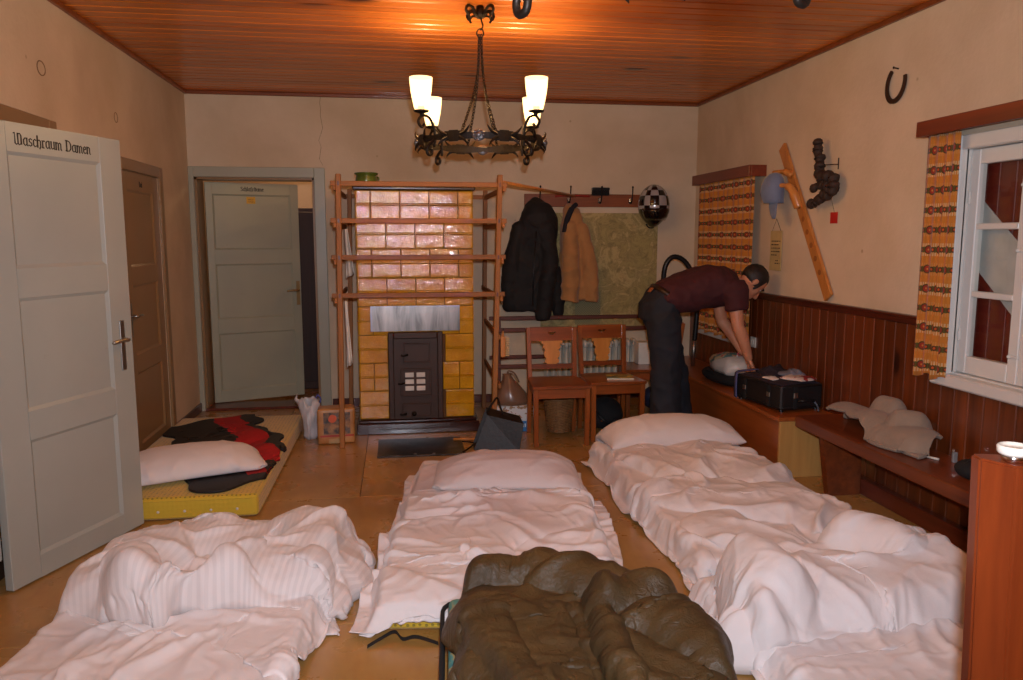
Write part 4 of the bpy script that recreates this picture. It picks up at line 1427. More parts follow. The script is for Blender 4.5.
for i in range(6):
    f = 0.42 + i * 0.085
    y = 5.30 + (4.60 - 5.30) * f; z = 2.135 + (1.115 - 2.135) * f
    bm = B(); lathe(bm, [(0.018, 0), (0.018, 0.003)], 12)
    xform(bm, Matrix.Translation((XR - 0.029, y, z)) @ Matrix.Rotation(-PI / 2, 4, 'Y'))
    obj('burnt_mark', bm, plain('burnt_mark', rgb(158, 94, 42), 0.6), pq, world=True)
# blue cap hung on the board
hat = thing('felt_cap', 'blue peaked cap hanging on the slanting pine board', 'cap', (XR - 0.12, 5.215, 1.64))
M['cap_blue'] = plain('blue_grey_felt', rgb(112, 122, 146), 0.9, sheen=0.3, bump=0.3, bscale=200)
bm = B()
rows_ = []
for (z, ry, rx, dy) in ((1.945, 0.012, 0.01, -0.02), (1.935, 0.04, 0.04, -0.015), (1.905, 0.07, 0.062, 0.0), (1.86, 0.092, 0.074, 0.014), (1.81, 0.098, 0.078, 0.02), (1.765, 0.088, 0.072, 0.006), (1.735, 0.074, 0.066, -0.012)):
    rows_.append(ringverts(bm, (XR - 0.115, 5.215 + dy, z), (rx, 0, 0), (0, ry, 0), 20))
skin_rings(bm, rows_)
obj('crown', bm, M['cap_blue'], hat, world=True, smooth=True)
bm = B()
rows_ = []
for (z, w, dx, dy) in ((1.76, 0.072, 0.0, -0.012), (1.71, 0.060, -0.02, -0.04), (1.66, 0.045, -0.03, -0.068), (1.625, 0.018, -0.032, -0.085)):
    rows_.append(ringverts(bm, (XR - 0.115 + dx, 5.215 + dy, z), (0.008, 0, 0), (0, w, 0), 14))
skin_rings(bm, rows_)
obj('peak', bm, M['cap_blue'], hat, world=True, smooth=True)
# little text card on a string
cd = thing('text_card', 'hanging cream card with lines of text below the cap', 'card', (XR - 0.01, 5.345, 1.26))
bm = B(); box(bm, XR - 0.014, XR - 0.008, 5.262, 5.43, 1.258, 1.545, 0.001)
obj('card', bm, plain('cream_card', rgb(196, 168, 112), 0.7), cd, world=True)
bm = B()
rnd = random.Random(9)
for i, (z, y0, y1) in enumerate(((1.47, 5.41, 5.28), (1.445, 5.41, 5.30), (1.42, 5.41, 5.28), (1.395, 5.41, 5.28), (1.37, 5.41, 5.32), (1.33, 5.34, 5.30), (1.31, 5.35, 5.28))):
    y = y0
    while y > y1:
        wd = rnd.uniform(0.012, 0.03)
        box(bm, XR - 0.0146, XR - 0.014, max(y - wd, y1 - 0.004), y, z - 0.0035, z + 0.0035)
        y -= wd + 0.007
obj('text_lines', bm, M['black_paint'], cd, world=True, kind='stuff')
bm = B(); tube(bm, [(XR - 0.011, 5.41, 1.545), (XR - 0.012, 5.35, 1.63), (XR - 0.011, 5.285, 1.545)], 0.0015, 5)
obj('string', bm, M['black'], cd, world=True)
# gnarled root
vr = thing('gnarled_root', 'dark gnarled root sculpture hung on the right wall', 'root', (XR - 0.06, 4.62, 1.70))
M['root'] = plain('root_bark', rgb(52, 34, 24), 0.75, bump=0.8, bscale=45)
rnd = random.Random(12)
bm = B()
def gnarl(pts, r0, r1):
    P = catmull(pts, 8)
    n = len(P)
    tube(bm, [p + Vector((rnd.uniform(-1, 1), rnd.uniform(-1, 1), rnd.uniform(-1, 1))) * 0.004 for p in P], [0.78 * (r0 + (r1 - r0) * i / n) * (1 + 0.2 * math.sin(i * 1.1) + rnd.uniform(-0.12, 0.12)) for i in range(n)], 10)
X0 = XR - 0.07
gnarl([(X0, 4.735, 2.10), (X0, 4.725, 2.04), (X0, 4.70, 1.97), (X0, 4.69, 1.90), (X0, 4.66, 1.86)], 0.036, 0.04)
gnarl([(X0, 4.70, 1.90), (X0 - 0.02, 4.63, 1.88), (X0, 4.55, 1.87), (X0, 4.52, 1.82), (X0, 4.55, 1.77), (X0 - 0.01, 4.62, 1.75)], 0.045, 0.032)
gnarl([(X0 - 0.02, 4.74, 1.81), (X0, 4.67, 1.83), (X0 - 0.01, 4.60, 1.82), (X0, 4.54, 1.80)], 0.03, 0.05)
gnarl([(X0, 4.56, 1.80), (X0 - 0.01, 4.62, 1.76), (X0, 4.69, 1.735), (X0, 4.75, 1.71)], 0.042, 0.028)
ellip(bm, (X0 + 0.01, 4.80, 1.715), 0.03, 0.03, 0.035, 10)
gnarl([(X0 + 0.01, 4.75, 1.715), (X0 + 0.01, 4.80, 1.72)], 0.014, 0.012)
obj('root', bm, M['root'], vr, world=True, smooth=True)
bm = B(); tube(bm, [(XR - 0.002, 4.60, 1.95), (XR - 0.03, 4.60, 1.95), (X0, 4.67, 1.95)], 0.003, 6); tube(bm, [(XR - 0.002, 4.60, 1.99), (XR - 0.002, 4.60, 1.92)], 0.004, 6)
obj('hanger', bm, M['iron'], vr, world=True)
rt = thing('red_tag', 'small red paper tag hanging below the root', 'tag', (XR - 0.01, 4.615, 1.59))
bm = B(); box(bm, XR - 0.006, XR - 0.003, 4.575, 4.655, 1.585, 1.655)
obj('paper', bm, plain('red_paper', rgb(190, 30, 22), 0.6), rt, world=True)
bm = B(); tube(bm, [(XR - 0.004, 4.615, 1.655), (XR - 0.02, 4.63, 1.74)], 0.001, 5)
obj('thread', bm, M['black'], rt, world=True)
# horseshoe
hs = thing('horseshoe', 'dark iron horseshoe on the upper right wall', 'horseshoe', (XR - 0.02, 4.02, 2.20))
bm = B()
pts = []
for i in range(25):
    a = math.radians(-215 + 250 * i / 24)
    pts.append((math.cos(a) * 0.075, math.sin(a) * 0.095))
ca, sa = math.cos(0.32), math.sin(0.32)
rings = []
for i, (u, w) in enumerate(pts):
    n = Vector((u / 0.075 ** 2, w / 0.095 ** 2)).normalized()
    wd = 0.013 - 0.004 * abs(i - 12) / 12
    R = []
    for (dw, dx) in ((wd, 0.0), (wd, -0.012), (-wd, -0.012), (-wd, 0.0)):
        uu, ww = u + n.x * dw, w + n.y * dw
        uu, ww = uu * ca - ww * sa, uu * sa + ww * ca
        R.append(bm.verts.new((XR - 0.008 + dx, 4.055 + uu, 2.335 + ww)))
    rings.append(R)
skin_rings(bm, rings)
obj('shoe', bm, plain('rusty_iron', rgb(64, 40, 26), 0.6, 0.4, bump=0.4), hs, world=True)
bm = B(); tube(bm, [(XR, 4.06, 2.415), (XR - 0.03, 4.06, 2.42)], 0.004, 6); ellip(bm, (XR - 0.03, 4.06, 2.42), 0.005, 0.007, 0.007, 8)
obj('nail', bm, M['iron'], hs, world=True)
# socket
so = thing('wall_socket', 'white power socket on the wainscot by the man', 'socket', (XR - 0.03, 5.6, 0.66))
bm = B(); box(bm, XR - 0.032, XR - 0.021, 5.57, 5.655, 0.655, 0.735, 0.004, 2)
obj('plate', bm, M['plastic_white'], so, world=True)
bm = B(); lathe(bm, [(0.024, 0.0), (0.024, 0.004), (0.02, 0.004), (0.02, 0.001)], 20)
xform(bm, Matrix.Translation((XR - 0.032, 5.612, 0.695)) @ Matrix.Rotation(-PI / 2, 4, 'Y'))
obj('well', bm, M['plastic_white'], so, world=True)

# ================================================================== chest and bench along the right wall
cs = thing('storage_chest', 'long brown wooden chest bench under the suitcase', 'chest', (2.54, 5.5, 0))
bm = B(); box(bm, 2.345, 2.365, 4.44, 6.92, 0.02, 0.365, 0.002)
obj('front_panel', bm, M['chest_front'], cs, world=True)
bm = B(); box(bm, 2.345, 2.728, 4.42, 4.44, 0.0, 0.365, 0.002)
obj('end_panel', bm, M['chest_end'], cs, world=True, label='pale plywood end panel')
bm = B(); box(bm, 2.365, 2.728, 4.44, 6.92, 0.02, 0.04)
obj('bottom_panel', bm, M['chest_end'], cs, world=True)
bm = B(); box(bm, 2.32, 2.728, 4.405, 5.65, 0.365, 0.39, 0.004)
obj('lid', bm, M['chest_front'], cs, world=True)
bm = B(); box(bm, 2.32, 2.728, 5.653, 6.92, 0.365, 0.39, 0.004)
obj('lid', bm, M['chest_front'], cs, world=True)

bn = thing('wooden_bench', 'dark red brown wall bench carrying the grey blanket', 'bench', (2.57, 3.2, 0))
bm = B(); box(bm, 2.40, 2.725, 1.2, 4.345, 0.35, 0.42, 0.008, 2)
obj('seat_plank', bm, M['bench'], bn, world=True)
for y in (4.06, 1.5):
    bm = B(); prism(bm, [(2.475, 0.0), (2.672, 0.0), (2.672, 0.35), (2.425, 0.35)], y, y + 0.05, 'xz')
    obj('leg_panel', bm, M['bench'], bn, world=True)
bm = B(); box(bm, 2.62, 2.66, 1.55, 4.06, 0.26, 0.33, 0.003)
obj('stretcher', bm, M['bench'], bn, world=True)

# little things on the bench
lg = thing('cigarette_lighter', 'small silver lighter standing on the bench beyond the blanket', 'lighter', (2.652, 3.29, 0.42))
bm = B(); box(bm, -0.012, 0.012, -0.008, 0.008, 0, 0.05, 0.003)
obj('body', bm, plain('clear_lighter', rgb(150, 150, 150), 0.25, 0.3), lg)
bm = B(); box(bm, -0.012, 0.012, -0.008, 0.008, 0.05, 0.068, 0.003)
obj('cap', bm, M['chrome'], lg)
bm = B(); tube(bm, [(2.60, 3.33, 0.426), (2.575, 3.38, 0.426)], 0.006, 8)
settle(tag(obj('short_pencil', bm, M['plastic_white'], smooth=True), 'short pale stub lying beside the lighter', 'stub'))
pch = thing('black_pouch', 'small black pouch at the end of the bench', 'pouch', (2.56, 3.05, 0.42))
bm = B(); ellip(bm, (0, 0, 0.04), 0.075, 0.085, 0.045, 16)
for v in bm.verts:
    v.co.z = max(v.co.z, 0.0)
obj('body', bm, M['black'], pch, smooth=True)
bm = B(); tube(bm, catmull([(-0.05, 0, 0.07), (0, 0, 0.088), (0.05, 0, 0.07)], 5), 0.004, 6)
obj('zip', bm, M['black_plastic'], pch, smooth=True)

# foreground post with a jar
ps = thing('bench_end_post', 'thick varnished red brown wooden post of a seat back in the foreground', 'post', (1.150, 1.24, 0), math.radians(-14))
bm = B(); prism(bm, [(-0.085, 0.035), (-0.085, 0.0), (-0.046, -0.05), (0.14, -0.05), (0.14, 0.035)], 0.0, 1.092, 'xy')
bmesh.ops.bevel(bm, geom=[e for e in bm.edges], offset=0.004, segments=2, affect='EDGES')
for v_ in bm.verts:
    if v_.co.x < 0: v_.co.x += 0.03 * (1.105 - v_.co.z)
obj('end_board', bm, M['post'], ps)
bm = B(); box(bm, 0.145, 1.1, -0.03, 0.02, 0.5, 1.08, 0.006)
obj('back_board', bm, M['post'], ps)
bm = B(); box(bm, 1.105, 1.16, -0.05, 0.035, 0, 1.105, 0.006)
obj('end_board', bm, M['post'], ps)
bm = B(); box(bm, 0.145, 1.1, -0.36, 0.02, 0.41, 0.45, 0.006)
obj('seat', bm, M['post'], ps)
for x in (0.2, 1.04):
    bm = B(); box(bm, x - 0.03, x + 0.03, -0.34, -0.28, 0, 0.41, 0.004)
    obj('leg', bm, M['post'], ps)
jr = thing('small_jar', 'small white capped jar standing on the foreground post', 'jar', (1.116, 1.235, 1.0925))
bm = B(); lathe(bm, [(0.018, 0.0), (0.021, 0.003), (0.021, 0.010), (0.019, 0.012)], 24)
obj('body', bm, M['chrome'], jr, smooth=True)
bm = B(); lathe(bm, [(0.024, 0.012), (0.028, 0.016), (0.029, 0.026), (0.027, 0.029), (0.024, 0.030), (0.022, 0.026)], 28)
obj('cap', bm, M['plastic_white'], jr, smooth=True)

# ================================================================== around the stove
# hearth plate
t = NT('hearth_sheet'); v = t.coord('Object')
t.p(col=t.ramp(t.noise(v, 7, 6, 0.65), [(0.4, rgb(34, 26, 22)), (0.62, rgb(72, 62, 56)), (0.75, rgb(120, 112, 106))]), rough=0.35, metal=0.7)
t.bump(t.noise(v, 3, 2), 0.3, 0.03)
M['hearth'] = t.m
hp = thing('hearth_plate', 'dark sheet iron hearth plate on the floor before the stove', 'plate', (0.16, 5.48, 0))
bm = B(); box(bm, -0.31, 0.30, -0.24, 0.24, 0.001, 0.006, 0.001)
obj('sheet', bm, M['hearth'], hp)
bm = B()
for (a, b) in (((-0.31, -0.243), (0.30, -0.243)),):
    bar(bm, (a[0], a[1], 0.008), (b[0], b[1], 0.008), 0.008, 0.014, 0.002)
obj('folded_edge', bm, M['hearth'], hp)
for x in (-0.05, 0.08):
    bm = B(); lathe(bm, [(0.012, 0.006), (0.01, 0.012), (0.003, 0.014)], 10, (x, -0.2, 0))
    obj('rivet', bm, M['steel'], hp, smooth=True)
pk = thing('fire_poker', 'thin bent iron poker lying beside the hearth plate', 'poker', (0.52, 5.5, 0))
bm = B(); tube(bm, catmull([(0.44, 5.28, 0.008), (0.50, 5.38, 0.012), (0.54, 5.52, 0.008), (0.46, 5.56, 0.01)], 6), 0.006, 8)
obj('rod', bm, M['iron'], pk, world=True, smooth=True)
bm = B(); tube(bm, [(0.40, 5.62, 0.012), (0.60, 5.60, 0.012)], [0.012, 0.01], 8)
obj('grip', bm, M['plaque'], pk, world=True, smooth=True)
# coal scuttle lying tipped
sc_ = thing('coal_scuttle', 'black sheet iron coal scuttle tipped beside the stove', 'scuttle', (0.72, 5.36, 0.0), math.radians(0))
bm = B()
P0 = [(-0.21, -0.02, 0.02), (-0.17, -0.12, 0.004), (0.11, -0.16, 0.004), (0.15, 0.06, 0.004)]      # base quad (low lip to back)
P1 = [(-0.20, 0.02, 0.07), (-0.10, -0.02, 0.20), (0.155, -0.10, 0.205), (0.06, 0.11, 0.275)]
fs = [(0, 1, 2, 3)]
va = [bm.verts.new(p) for p in P0]
vb = [bm.verts.new((-0.07, 0.10, 0.285)), bm.verts.new((-0.13, -0.03, 0.14)), bm.verts.new((0.14, -0.09, 0.215)), bm.verts.new((0.17, 0.09, 0.20))]
# closed tapered body, mouth to the left
bm.free(); bm = B()
A = [(-0.20, -0.06, 0.015), (-0.19, 0.10, 0.02), (-0.09, 0.14, 0.275), (-0.10, -0.03, 0.255)]    # mouth rim
C_ = [(0.115, -0.12, 0.004), (0.12, 0.12, 0.004), (0.155, 0.13, 0.205), (0.15, -0.10, 0.20)]     # back
a = [bm.verts.new(p) for p in A]; c = [bm.verts.new(p) for p in C_]
for i in range(4):
    bm.faces.new((a[i], a[(i + 1) % 4], c[(i + 1) % 4], c[i]))
bm.faces.new(c)
o = obj('body', bm, plain('sooty_sheet_iron', rgb(26, 17, 12), 0.5, 0.1, bump=0.4, bscale=40), sc_)
m = o.modifiers.new('sol', 'SOLIDIFY'); m.thickness = 0.004
m = o.modifiers.new('bev', 'BEVEL'); m.width = 0.006; m.segments = 2
bm = B(); tube(bm, catmull([(-0.10, 0.02, 0.262), (-0.055, 0.02, 0.33), (-0.02, 0.05, 0.36), (0.0, 0.05, 0.30), (0.02, 0.03, 0.245)], 5), 0.007, 8)
obj('handle', bm, M['iron'], sc_, smooth=True)
# firewood briquette pack
t = NT('briquette_pack_print')
v = t.coord('Object')
sp = t.n('ShaderNodeSeparateXYZ'); t.t.links.new(v, sp.inputs[0])
n = t.noise(v, 26, 5, 0.65)
paper = t.ramp(t.noise(v, 8, 4), [(0.3, rgb(150, 96, 48)), (0.7, rgb(196, 142, 84))])
inn = t.math('MULTIPLY', t.math('LESS_THAN', t.math('ABSOLUTE', sp.outputs[0]), 0.095), t.math('MULTIPLY', t.math('GREATER_THAN', sp.outputs[2], 0.075), t.math('LESS_THAN', sp.outputs[2], 0.235)))
dark = t.ramp(n, [(0.4, rgb(40, 28, 20)), (0.6, rgb(120, 84, 50))])
c = t.mix(paper, dark, t.math('MULTIPLY', inn, t.ramp(t.noise(v, 10, 3), [(0.36, (0, 0, 0, 1)), (0.46, (1, 1, 1, 1))])))
d1_ = t.math('SQRT', t.math('ADD', t.math('POWER', t.math('ADD', sp.outputs[0], 0.03), 2.0), t.math('POWER', t.math('SUBTRACT', sp.outputs[2], 0.19), 2.0)))
c = t.mix(c, rgb(214, 84, 24), t.math('LESS_THAN', t.math('ADD', d1_, t.math('MULTIPLY', n, 0.02)), 0.04))
c = t.mix(c, rgb(168, 40, 28), t.math('MULTIPLY', t.math('LESS_THAN', t.math('ABSOLUTE', t.math('SUBTRACT', sp.outputs[2], 0.062)), 0.007), t.math('LESS_THAN', t.math('ABSOLUTE', sp.outputs[0]), 0.12)))
t.p(col=c, rough=0.35)
t.bump(t.noise(v, 30, 4), 0.4, 0.006)
bp = thing('briquette_pack', 'printed brown pack of wood briquettes beside the rack post', 'pack', (-0.45, 5.73, 0), math.radians(4))
bm = B(); box(bm, -0.14, 0.13, -0.075, 0.085, 0.001, 0.262, 0.022, 3)
bmesh.ops.subdivide_edges(bm, edges=bm.edges[:], cuts=2, use_grid_fill=True)
for v_ in bm.verts:
    q = mnoise.noise(v_.co * 14) * 0.008
    v_.co.x += q * (1 if v_.co.x > 0 else -1); v_.co.y += mnoise.noise(v_.co * 11 + Vector((3, 0, 0))) * 0.006
    if v_.co.z > 0.05: v_.co.z += mnoise.noise(v_.co * 9 + Vector((0, 5, 0))) * 0.008
obj('wrapper', bm, t.m, bp, smooth=True)
bm = B(); box(bm, -0.06, 0.03, -0.078, -0.074, 0.006, 0.042, 0.004)
obj('label_strip', bm, plain('cream_label', rgb(190, 150, 100), 0.5), bp)

# carton and brown bag behind the scuttle
ct = thing('carton', 'white and blue printed carton beside the chair leg', 'box', (0.88, 5.92, 0))
t = NT('carton_print'); v = t.coord('Object'); sp = t.n('ShaderNodeSeparateXYZ'); t.t.links.new(v, sp.inputs[0])
c = t.mix(rgb(206, 208, 210), rgb(40, 110, 170), t.math('LESS_THAN', sp.outputs[2], 0.085))
c = t.mix(c, rgb(150, 120, 90), t.math('MULTIPLY', t.math('GREATER_THAN', sp.outputs[2], 0.11), t.math('GREATER_THAN', t.noise(v, 22, 2), 0.58)))
tx = t.math('MULTIPLY', t.math('GREATER_THAN', t.math('SINE', t.math('MULTIPLY', sp.outputs[0], 420.0)), 0.0), t.math('LESS_THAN', t.math('ABSOLUTE', t.math('SUBTRACT', sp.outputs[2], 0.05)), 0.014))
c = t.mix(c, rgb(225, 228, 230), tx)
t.p(col=c, rough=0.5)
bm = B(); box(bm, -0.14, 0.14, -0.1, 0.14, 0.0, 0.2, 0.003)
obj('body', bm, t.m, ct)
bm = B(); box(bm, -0.14, 0.14, -0.1, 0.018, 0.2, 0.204); box(bm, -0.14, 0.14, 0.022, 0.14, 0.2, 0.204)
obj('flaps', bm, t.m, ct)
pbg = thing('plastic_bag', 'brownish translucent carrier bag slumped on the carton', 'bag', (0.90, 5.93, 0.204))
bm = B()
rows_ = []
for (z, rx, ry) in ((0.0, 0.14, 0.10), (0.03, 0.145, 0.105), (0.08, 0.12, 0.095), (0.14, 0.085, 0.07), (0.19, 0.045, 0.045), (0.22, 0.03, 0.03), (0.235, 0.035, 0.02)):
    r = ringverts(bm, (-0.01 - z * 0.18, 0, z), (rx, 0, 0), (0, ry, 0), 28)
    for i, v_ in enumerate(r):
        q = 1 + 0.16 * mnoise.noise(Vector((i * 0.7, z * 22, 2.0))) * (1 if z > 0.01 else 0.3)
        v_.co.x *= q; v_.co.y *= q
    rows_.append(r)
skin_rings(bm, rows_)
M['bag_brown'] = plain('brown_plastic_film', rgb(124, 92, 72), 0.25, coat=0.3)
obj('body', bm, M['bag_brown'], pbg, smooth=True)
bm = B(); tube(bm, catmull([(-0.05, 0, 0.22), (-0.045, 0, 0.255), (-0.01, 0, 0.25), (0.02, 0, 0.215), (0.04, -0.02, 0.17)], 5), 0.006, 6)
obj('handle', bm, M['bag_brown'], pbg, smooth=True)
# white plastic bag by the door
wbg = thing('plastic_bag', 'crumpled white plastic bag leaning by the briquette pack', 'bag', (-0.665, 5.86, 0))
bm = B()
rows_ = []
for (z, rx, ry, dx) in ((0.0, 0.045, 0.04, 0.01), (0.03, 0.055, 0.05, 0.01), (0.08, 0.05, 0.05, 0.012), (0.14, 0.05, 0.05, 0.01), (0.2, 0.062, 0.05, 0.005), (0.26, 0.08, 0.045, 0.0), (0.30, 0.085, 0.03, -0.005)):
    r = ringverts(bm, (dx, 0, z), (rx, 0, 0), (0, ry, 0), 24)
    for i, v_ in enumerate(r):
        q = 1 + 0.75 * mnoise.noise(Vector((i * 0.55, z * 17, 7.0)))
        v_.co.x *= q; v_.co.y *= q
        if z > 0.15: v_.co.z += 0.09 * mnoise.noise(Vector((i * 0.35, 1, 3)))
    rows_.append(r)
skin_rings(bm, rows_, caps=False)
bm.faces.new(rows_[0][::-1])
o = obj('body', bm, plain('white_plastic_film', rgb(196, 190, 190), 0.35), wbg, smooth=True)
m = o.modifiers.new('sol', 'SOLIDIFY'); m.thickness = 0.002
bm = B(); tube(bm, catmull([(0.05, 0, 0.29), (0.07, -0.01, 0.33), (0.09, 0, 0.3), (0.085, 0, 0.27)], 5), 0.006, 6)
obj('handle', bm, plain('blue_plastic_film', rgb(86, 92, 160), 0.4), wbg, smooth=True)
# dark rucksack under the second chair
rk = thing('black_rucksack', 'black rucksack lying under the chair with the booklet', 'bag', (1.62, 5.86, 0))
bm = B(); ellip(bm, (0, 0, 0.11), 0.15, 0.13, 0.13, 20)
for v_ in bm.verts:
    v_.co += v_.co.normalized() * 0.02 * mnoise.noise(v_.co * 11)
    v_.co.z = max(0.002, v_.co.z)
obj('body', bm, M['black'], rk, smooth=True)
bm = B(); tube(bm, catmull([(-0.1, -0.1, 0.16), (-0.06, -0.15, 0.1), (0.0, -0.15, 0.06), (0.05, -0.14, 0.1)], 5), 0.009, 6)
obj('strap', bm, M['black_plastic'], rk, smooth=True)
bm = B(); box(bm, -0.075, -0.055, -0.152, -0.142, 0.085, 0.095)
obj('buckle', bm, M['chrome'], rk)
# cloth strips hanging inside the rack
def hang_cloth(label, x0, y0, x1, z0, z1, col):
    bm = B()
    G = []
    for j in range(13):
        tz = j / 12
        row = []
        for i in range(13):
            s = i / 12
            wdt = (x1 - x0) * (0.35 + 0.65 * (1 - tz))
            row.append(bm.verts.new((x0 + wdt * s, y0 + 0.02 * math.sin(s * 9 + tz * 2), lerp(z0, z1, tz) + 0.03 * s * (1 - tz))))
        G.append(row)
    for j in range(12):
        for i in range(12):
            bm.faces.new((G[j][i], G[j][i + 1], G[j + 1][i + 1], G[j + 1][i]))
    o = obj('hanging_towel', bm, col, smooth=True)
    m = o.modifiers.new('sol', 'SOLIDIFY'); m.thickness = 0.006
    settle(tag(o, label, 'towel', 'pale towels on the drying rack'))
M['towel'] = plain('pale_towel', rgb(224, 218, 210), 0.9, bump=0.4, bscale=200)
hang_cloth('pale towel hanging from the upper side rail of the rack', -0.375, 6.05, -0.31, 1.19, 1.56, M['towel'])
hang_cloth('pale towel hanging low beside the stove inside the rack', -0.368, 5.75, -0.325, 0.55, 1.04, M['towel'])

# ================================================================== soft goods: a small position-based cloth solver
def _sol(A, Bv, L, k):
    d = Bv - A
    n = np.sqrt((d * d).sum(-1)) + 1e-9
    c = (0.5 * k) * (1.0 - L / n)
    d *= c[..., None]
    A += d
    Bv -= d

def cloth_constraints(R):
    """R: rest positions (nx, ny, 3). Returns a list of (slice a, slice b, rest, stiffness class)"""
    nx, ny = R.shape[:2]
    S = slice
    cons = []
    def add(a, b, cls):
        if R[a].size == 0 or R[b].size == 0:
            return
        L = np.sqrt(((R[a] - R[b]) ** 2).sum(-1))
        cons.append((a, b, L, cls))
    for o in (0, 1):
        n = (nx - o) // 2
        add((S(o, o + 2 * n - 1, 2), S(None)), (S(o + 1, o + 2 * n, 2), S(None)), 0)
        n = (ny - o) // 2
        add((S(None), S(o, o + 2 * n - 1, 2)), (S(None), S(o + 1, o + 2 * n, 2)), 0)
    for o in (0, 1):
        n = (nx - o) // 2
        a, b = S(o, o + 2 * n - 1, 2), S(o + 1, o + 2 * n, 2)
        add((a, S(0, ny - 1)), (b, S(1, ny)), 1)
        add((a, S(1, ny)), (b, S(0, ny - 1)), 1)
    for st in (2, 4):
        for o in range(2 * st):
            if o % (2 * st) >= st:
                pass
            ia = np.arange(o, nx - st, 2 * st)
            if len(ia):
                add((S(o, ia[-1] + 1, 2 * st), S(None)), (S(o + st, ia[-1] + st + 1, 2 * st), S(None)), st)
            ja = np.arange(o, ny - st, 2 * st)
            if len(ja):
                add((S(None), S(o, ja[-1] + 1, 2 * st)), (S(None), S(o + st, ja[-1] + st + 1, 2 * st)), st)
    return cons

def relax(P, R, H, steps=50, it=6, g=9.8, dt=1 / 50, mu=0.5, bend=0.15, bend4=0.0, damp=0.96, off=0.004, pin=None, free=0):
    cons = cloth_constraints(R)
    ks = {0: 0.95, 1: 0.5, 2: bend, 4: bend4}
    cons = [c for c in cons if ks[c[3]] > 0]
    V = np.zeros_like(P)
    for s in range(steps):
        V *= damp
        V[..., 2] -= (0.0 if s < free else g) * dt
        if s < free: V *= 0.0
        P0 = P.copy()
        P += V * dt
        for k in range(it):
            for a, b, L, c in cons:
                _sol(P[a], P[b], L, ks[c])
            if pin is not None and s < steps - 4:
                P[pin[0], :2] += 0.8 * (pin[1] - P[pin[0], :2])
        h = H(P[..., 0], P[..., 1]) + off
        if pin is not None and s < steps - 4:
            P[pin[0], 2] += 0.3 * (h[pin[0]] - P[pin[0], 2])
        hit = P[..., 2] < h
        P[..., 2] = np.where(hit, h, P[..., 2])
        P[..., 0] = np.where(hit, P[..., 0] + mu * (P0[..., 0] - P[..., 0]), P[..., 0])
        P[..., 1] = np.where(hit, P[..., 1] + mu * (P0[..., 1] - P[..., 1]), P[..., 1])
        V = np.clip((P - P0) / dt, -2.0, 2.0)
    return P

def sstep(x):
    x = np.clip(x, 0, 1)
    return x * x * (3 - 2 * x)

class Frame:
    """a bed's own frame: u across, v towards the head"""
    def __init__(self, cx, cy, deg):
        a = math.radians(deg)
        self.c, self.s, self.o = math.cos(a), math.sin(a), (cx, cy)
        self.rz = -a
    def w(self, u, v):
        return self.o[0] + u * self.c + v * self.s, self.o[1] - u * self.s + v * self.c
    def l(self, x, y):
        dx, dy = x - self.o[0], y - self.o[1]
        return dx * self.c - dy * self.s, dx * self.s + dy * self.c

def slab(F, a, b, h, soft=0.04):
    def f(x, y):
        u, v = F.l(x, y)
        d = np.maximum(np.abs(u) - a, np.abs(v) - b)
        return h * sstep(1.0 - d / soft)
    return f

def lumps(L):
    """capsule-shaped humps (x0, y0, x1, y1, radius, height)"""
    def f(x, y):
        acc = np.zeros_like(x)
        for (x0, y0, x1, y1, r, h) in L:
            dx, dy = x1 - x0, y1 - y0
            t = np.clip(((x - x0) * dx + (y - y0) * dy) / (dx * dx + dy * dy + 1e-9), 0, 1)
            d2 = ((x - x0 - t * dx) ** 2 + (y - y0 - t * dy) ** 2) / (r * r)
            acc = acc + (h * np.sqrt(np.clip(1 - d2, 0, 1))) ** 4
        return acc ** 0.25
    return f

def plateau(poly, h, soft):
    """raised padded layer over a convex polygon with rounded edges"""
    def f(x, y):
        d = np.full_like(x, 1e3)
        n = len(poly)
        area = sum(poly[i][0] * poly[(i + 1) % n][1] - poly[(i + 1) % n][0] * poly[i][1] for i in range(n))
        sg = 1.0 if area > 0 else -1.0
        for i in range(n):
            (x0, y0), (x1, y1) = poly[i], poly[(i + 1) % n]
            L = math.hypot(x1 - x0, y1 - y0)
            d = np.minimum(d, sg * ((x1 - x0) * (y - y0) - (y1 - y0) * (x - x0)) / L)
        k = np.clip(d / soft, 0, 1)
        return h * np.sqrt(1 - (1 - k) ** 2)
    return f

def ridges(x, y, n, seed, amp, wid, ln, box4, ang=None):
    """sum of n finite fold ridges, used as starting shape of a sheet"""
    r = np.random.RandomState(seed)
    z = np.zeros_like(x)
    for i in range(n):
        cx = r.uniform(box4[0], box4[1]); cy = r.uniform(box4[2], box4[3])
        a = r.uniform(0, PI) if ang is None else ang[r.randint(len(ang))] + r.normal(0, 0.25)
        A = amp * r.uniform(0.4, 1.0); w = wid * r.uniform(0.6, 1.5); L = ln * r.uniform(0.5, 1.4)
        p = (x - cx) * math.cos(a) + (y - cy) * math.sin(a)
        q = -(x - cx) * math.sin(a) + (y - cy) * math.cos(a)
        q = q + 0.12 * p * p / max(L, 0.1) * r.uniform(-1, 1) * 3
        z += A * np.exp(-(q / w) ** 2) * np.exp(-(p / L) ** 2)
    return z

def gather(u, v, seed, amp, lam):
    """smooth random in-plane displacement: pushes cloth together here and pulls it taut there"""
    r = np.random.RandomState(seed)
    du = np.zeros_like(u); dv = np.zeros_like(u)
    for i in range(7):
        a = r.uniform(0, 2 * PI); k = 2 * PI / (lam * r.uniform(0.6, 1.8))
        ph = r.uniform(0, 2 * PI); b = a + r.normal(0, 0.5)
        w = np.sin(k * (u * math.cos(a) + v * math.sin(a)) + ph) * amp * r.uniform(0.4, 1.0) / (k * lam / 6.28) / 2.0
        du += w * math.cos(b); dv += w * math.sin(b)
    return du, dv

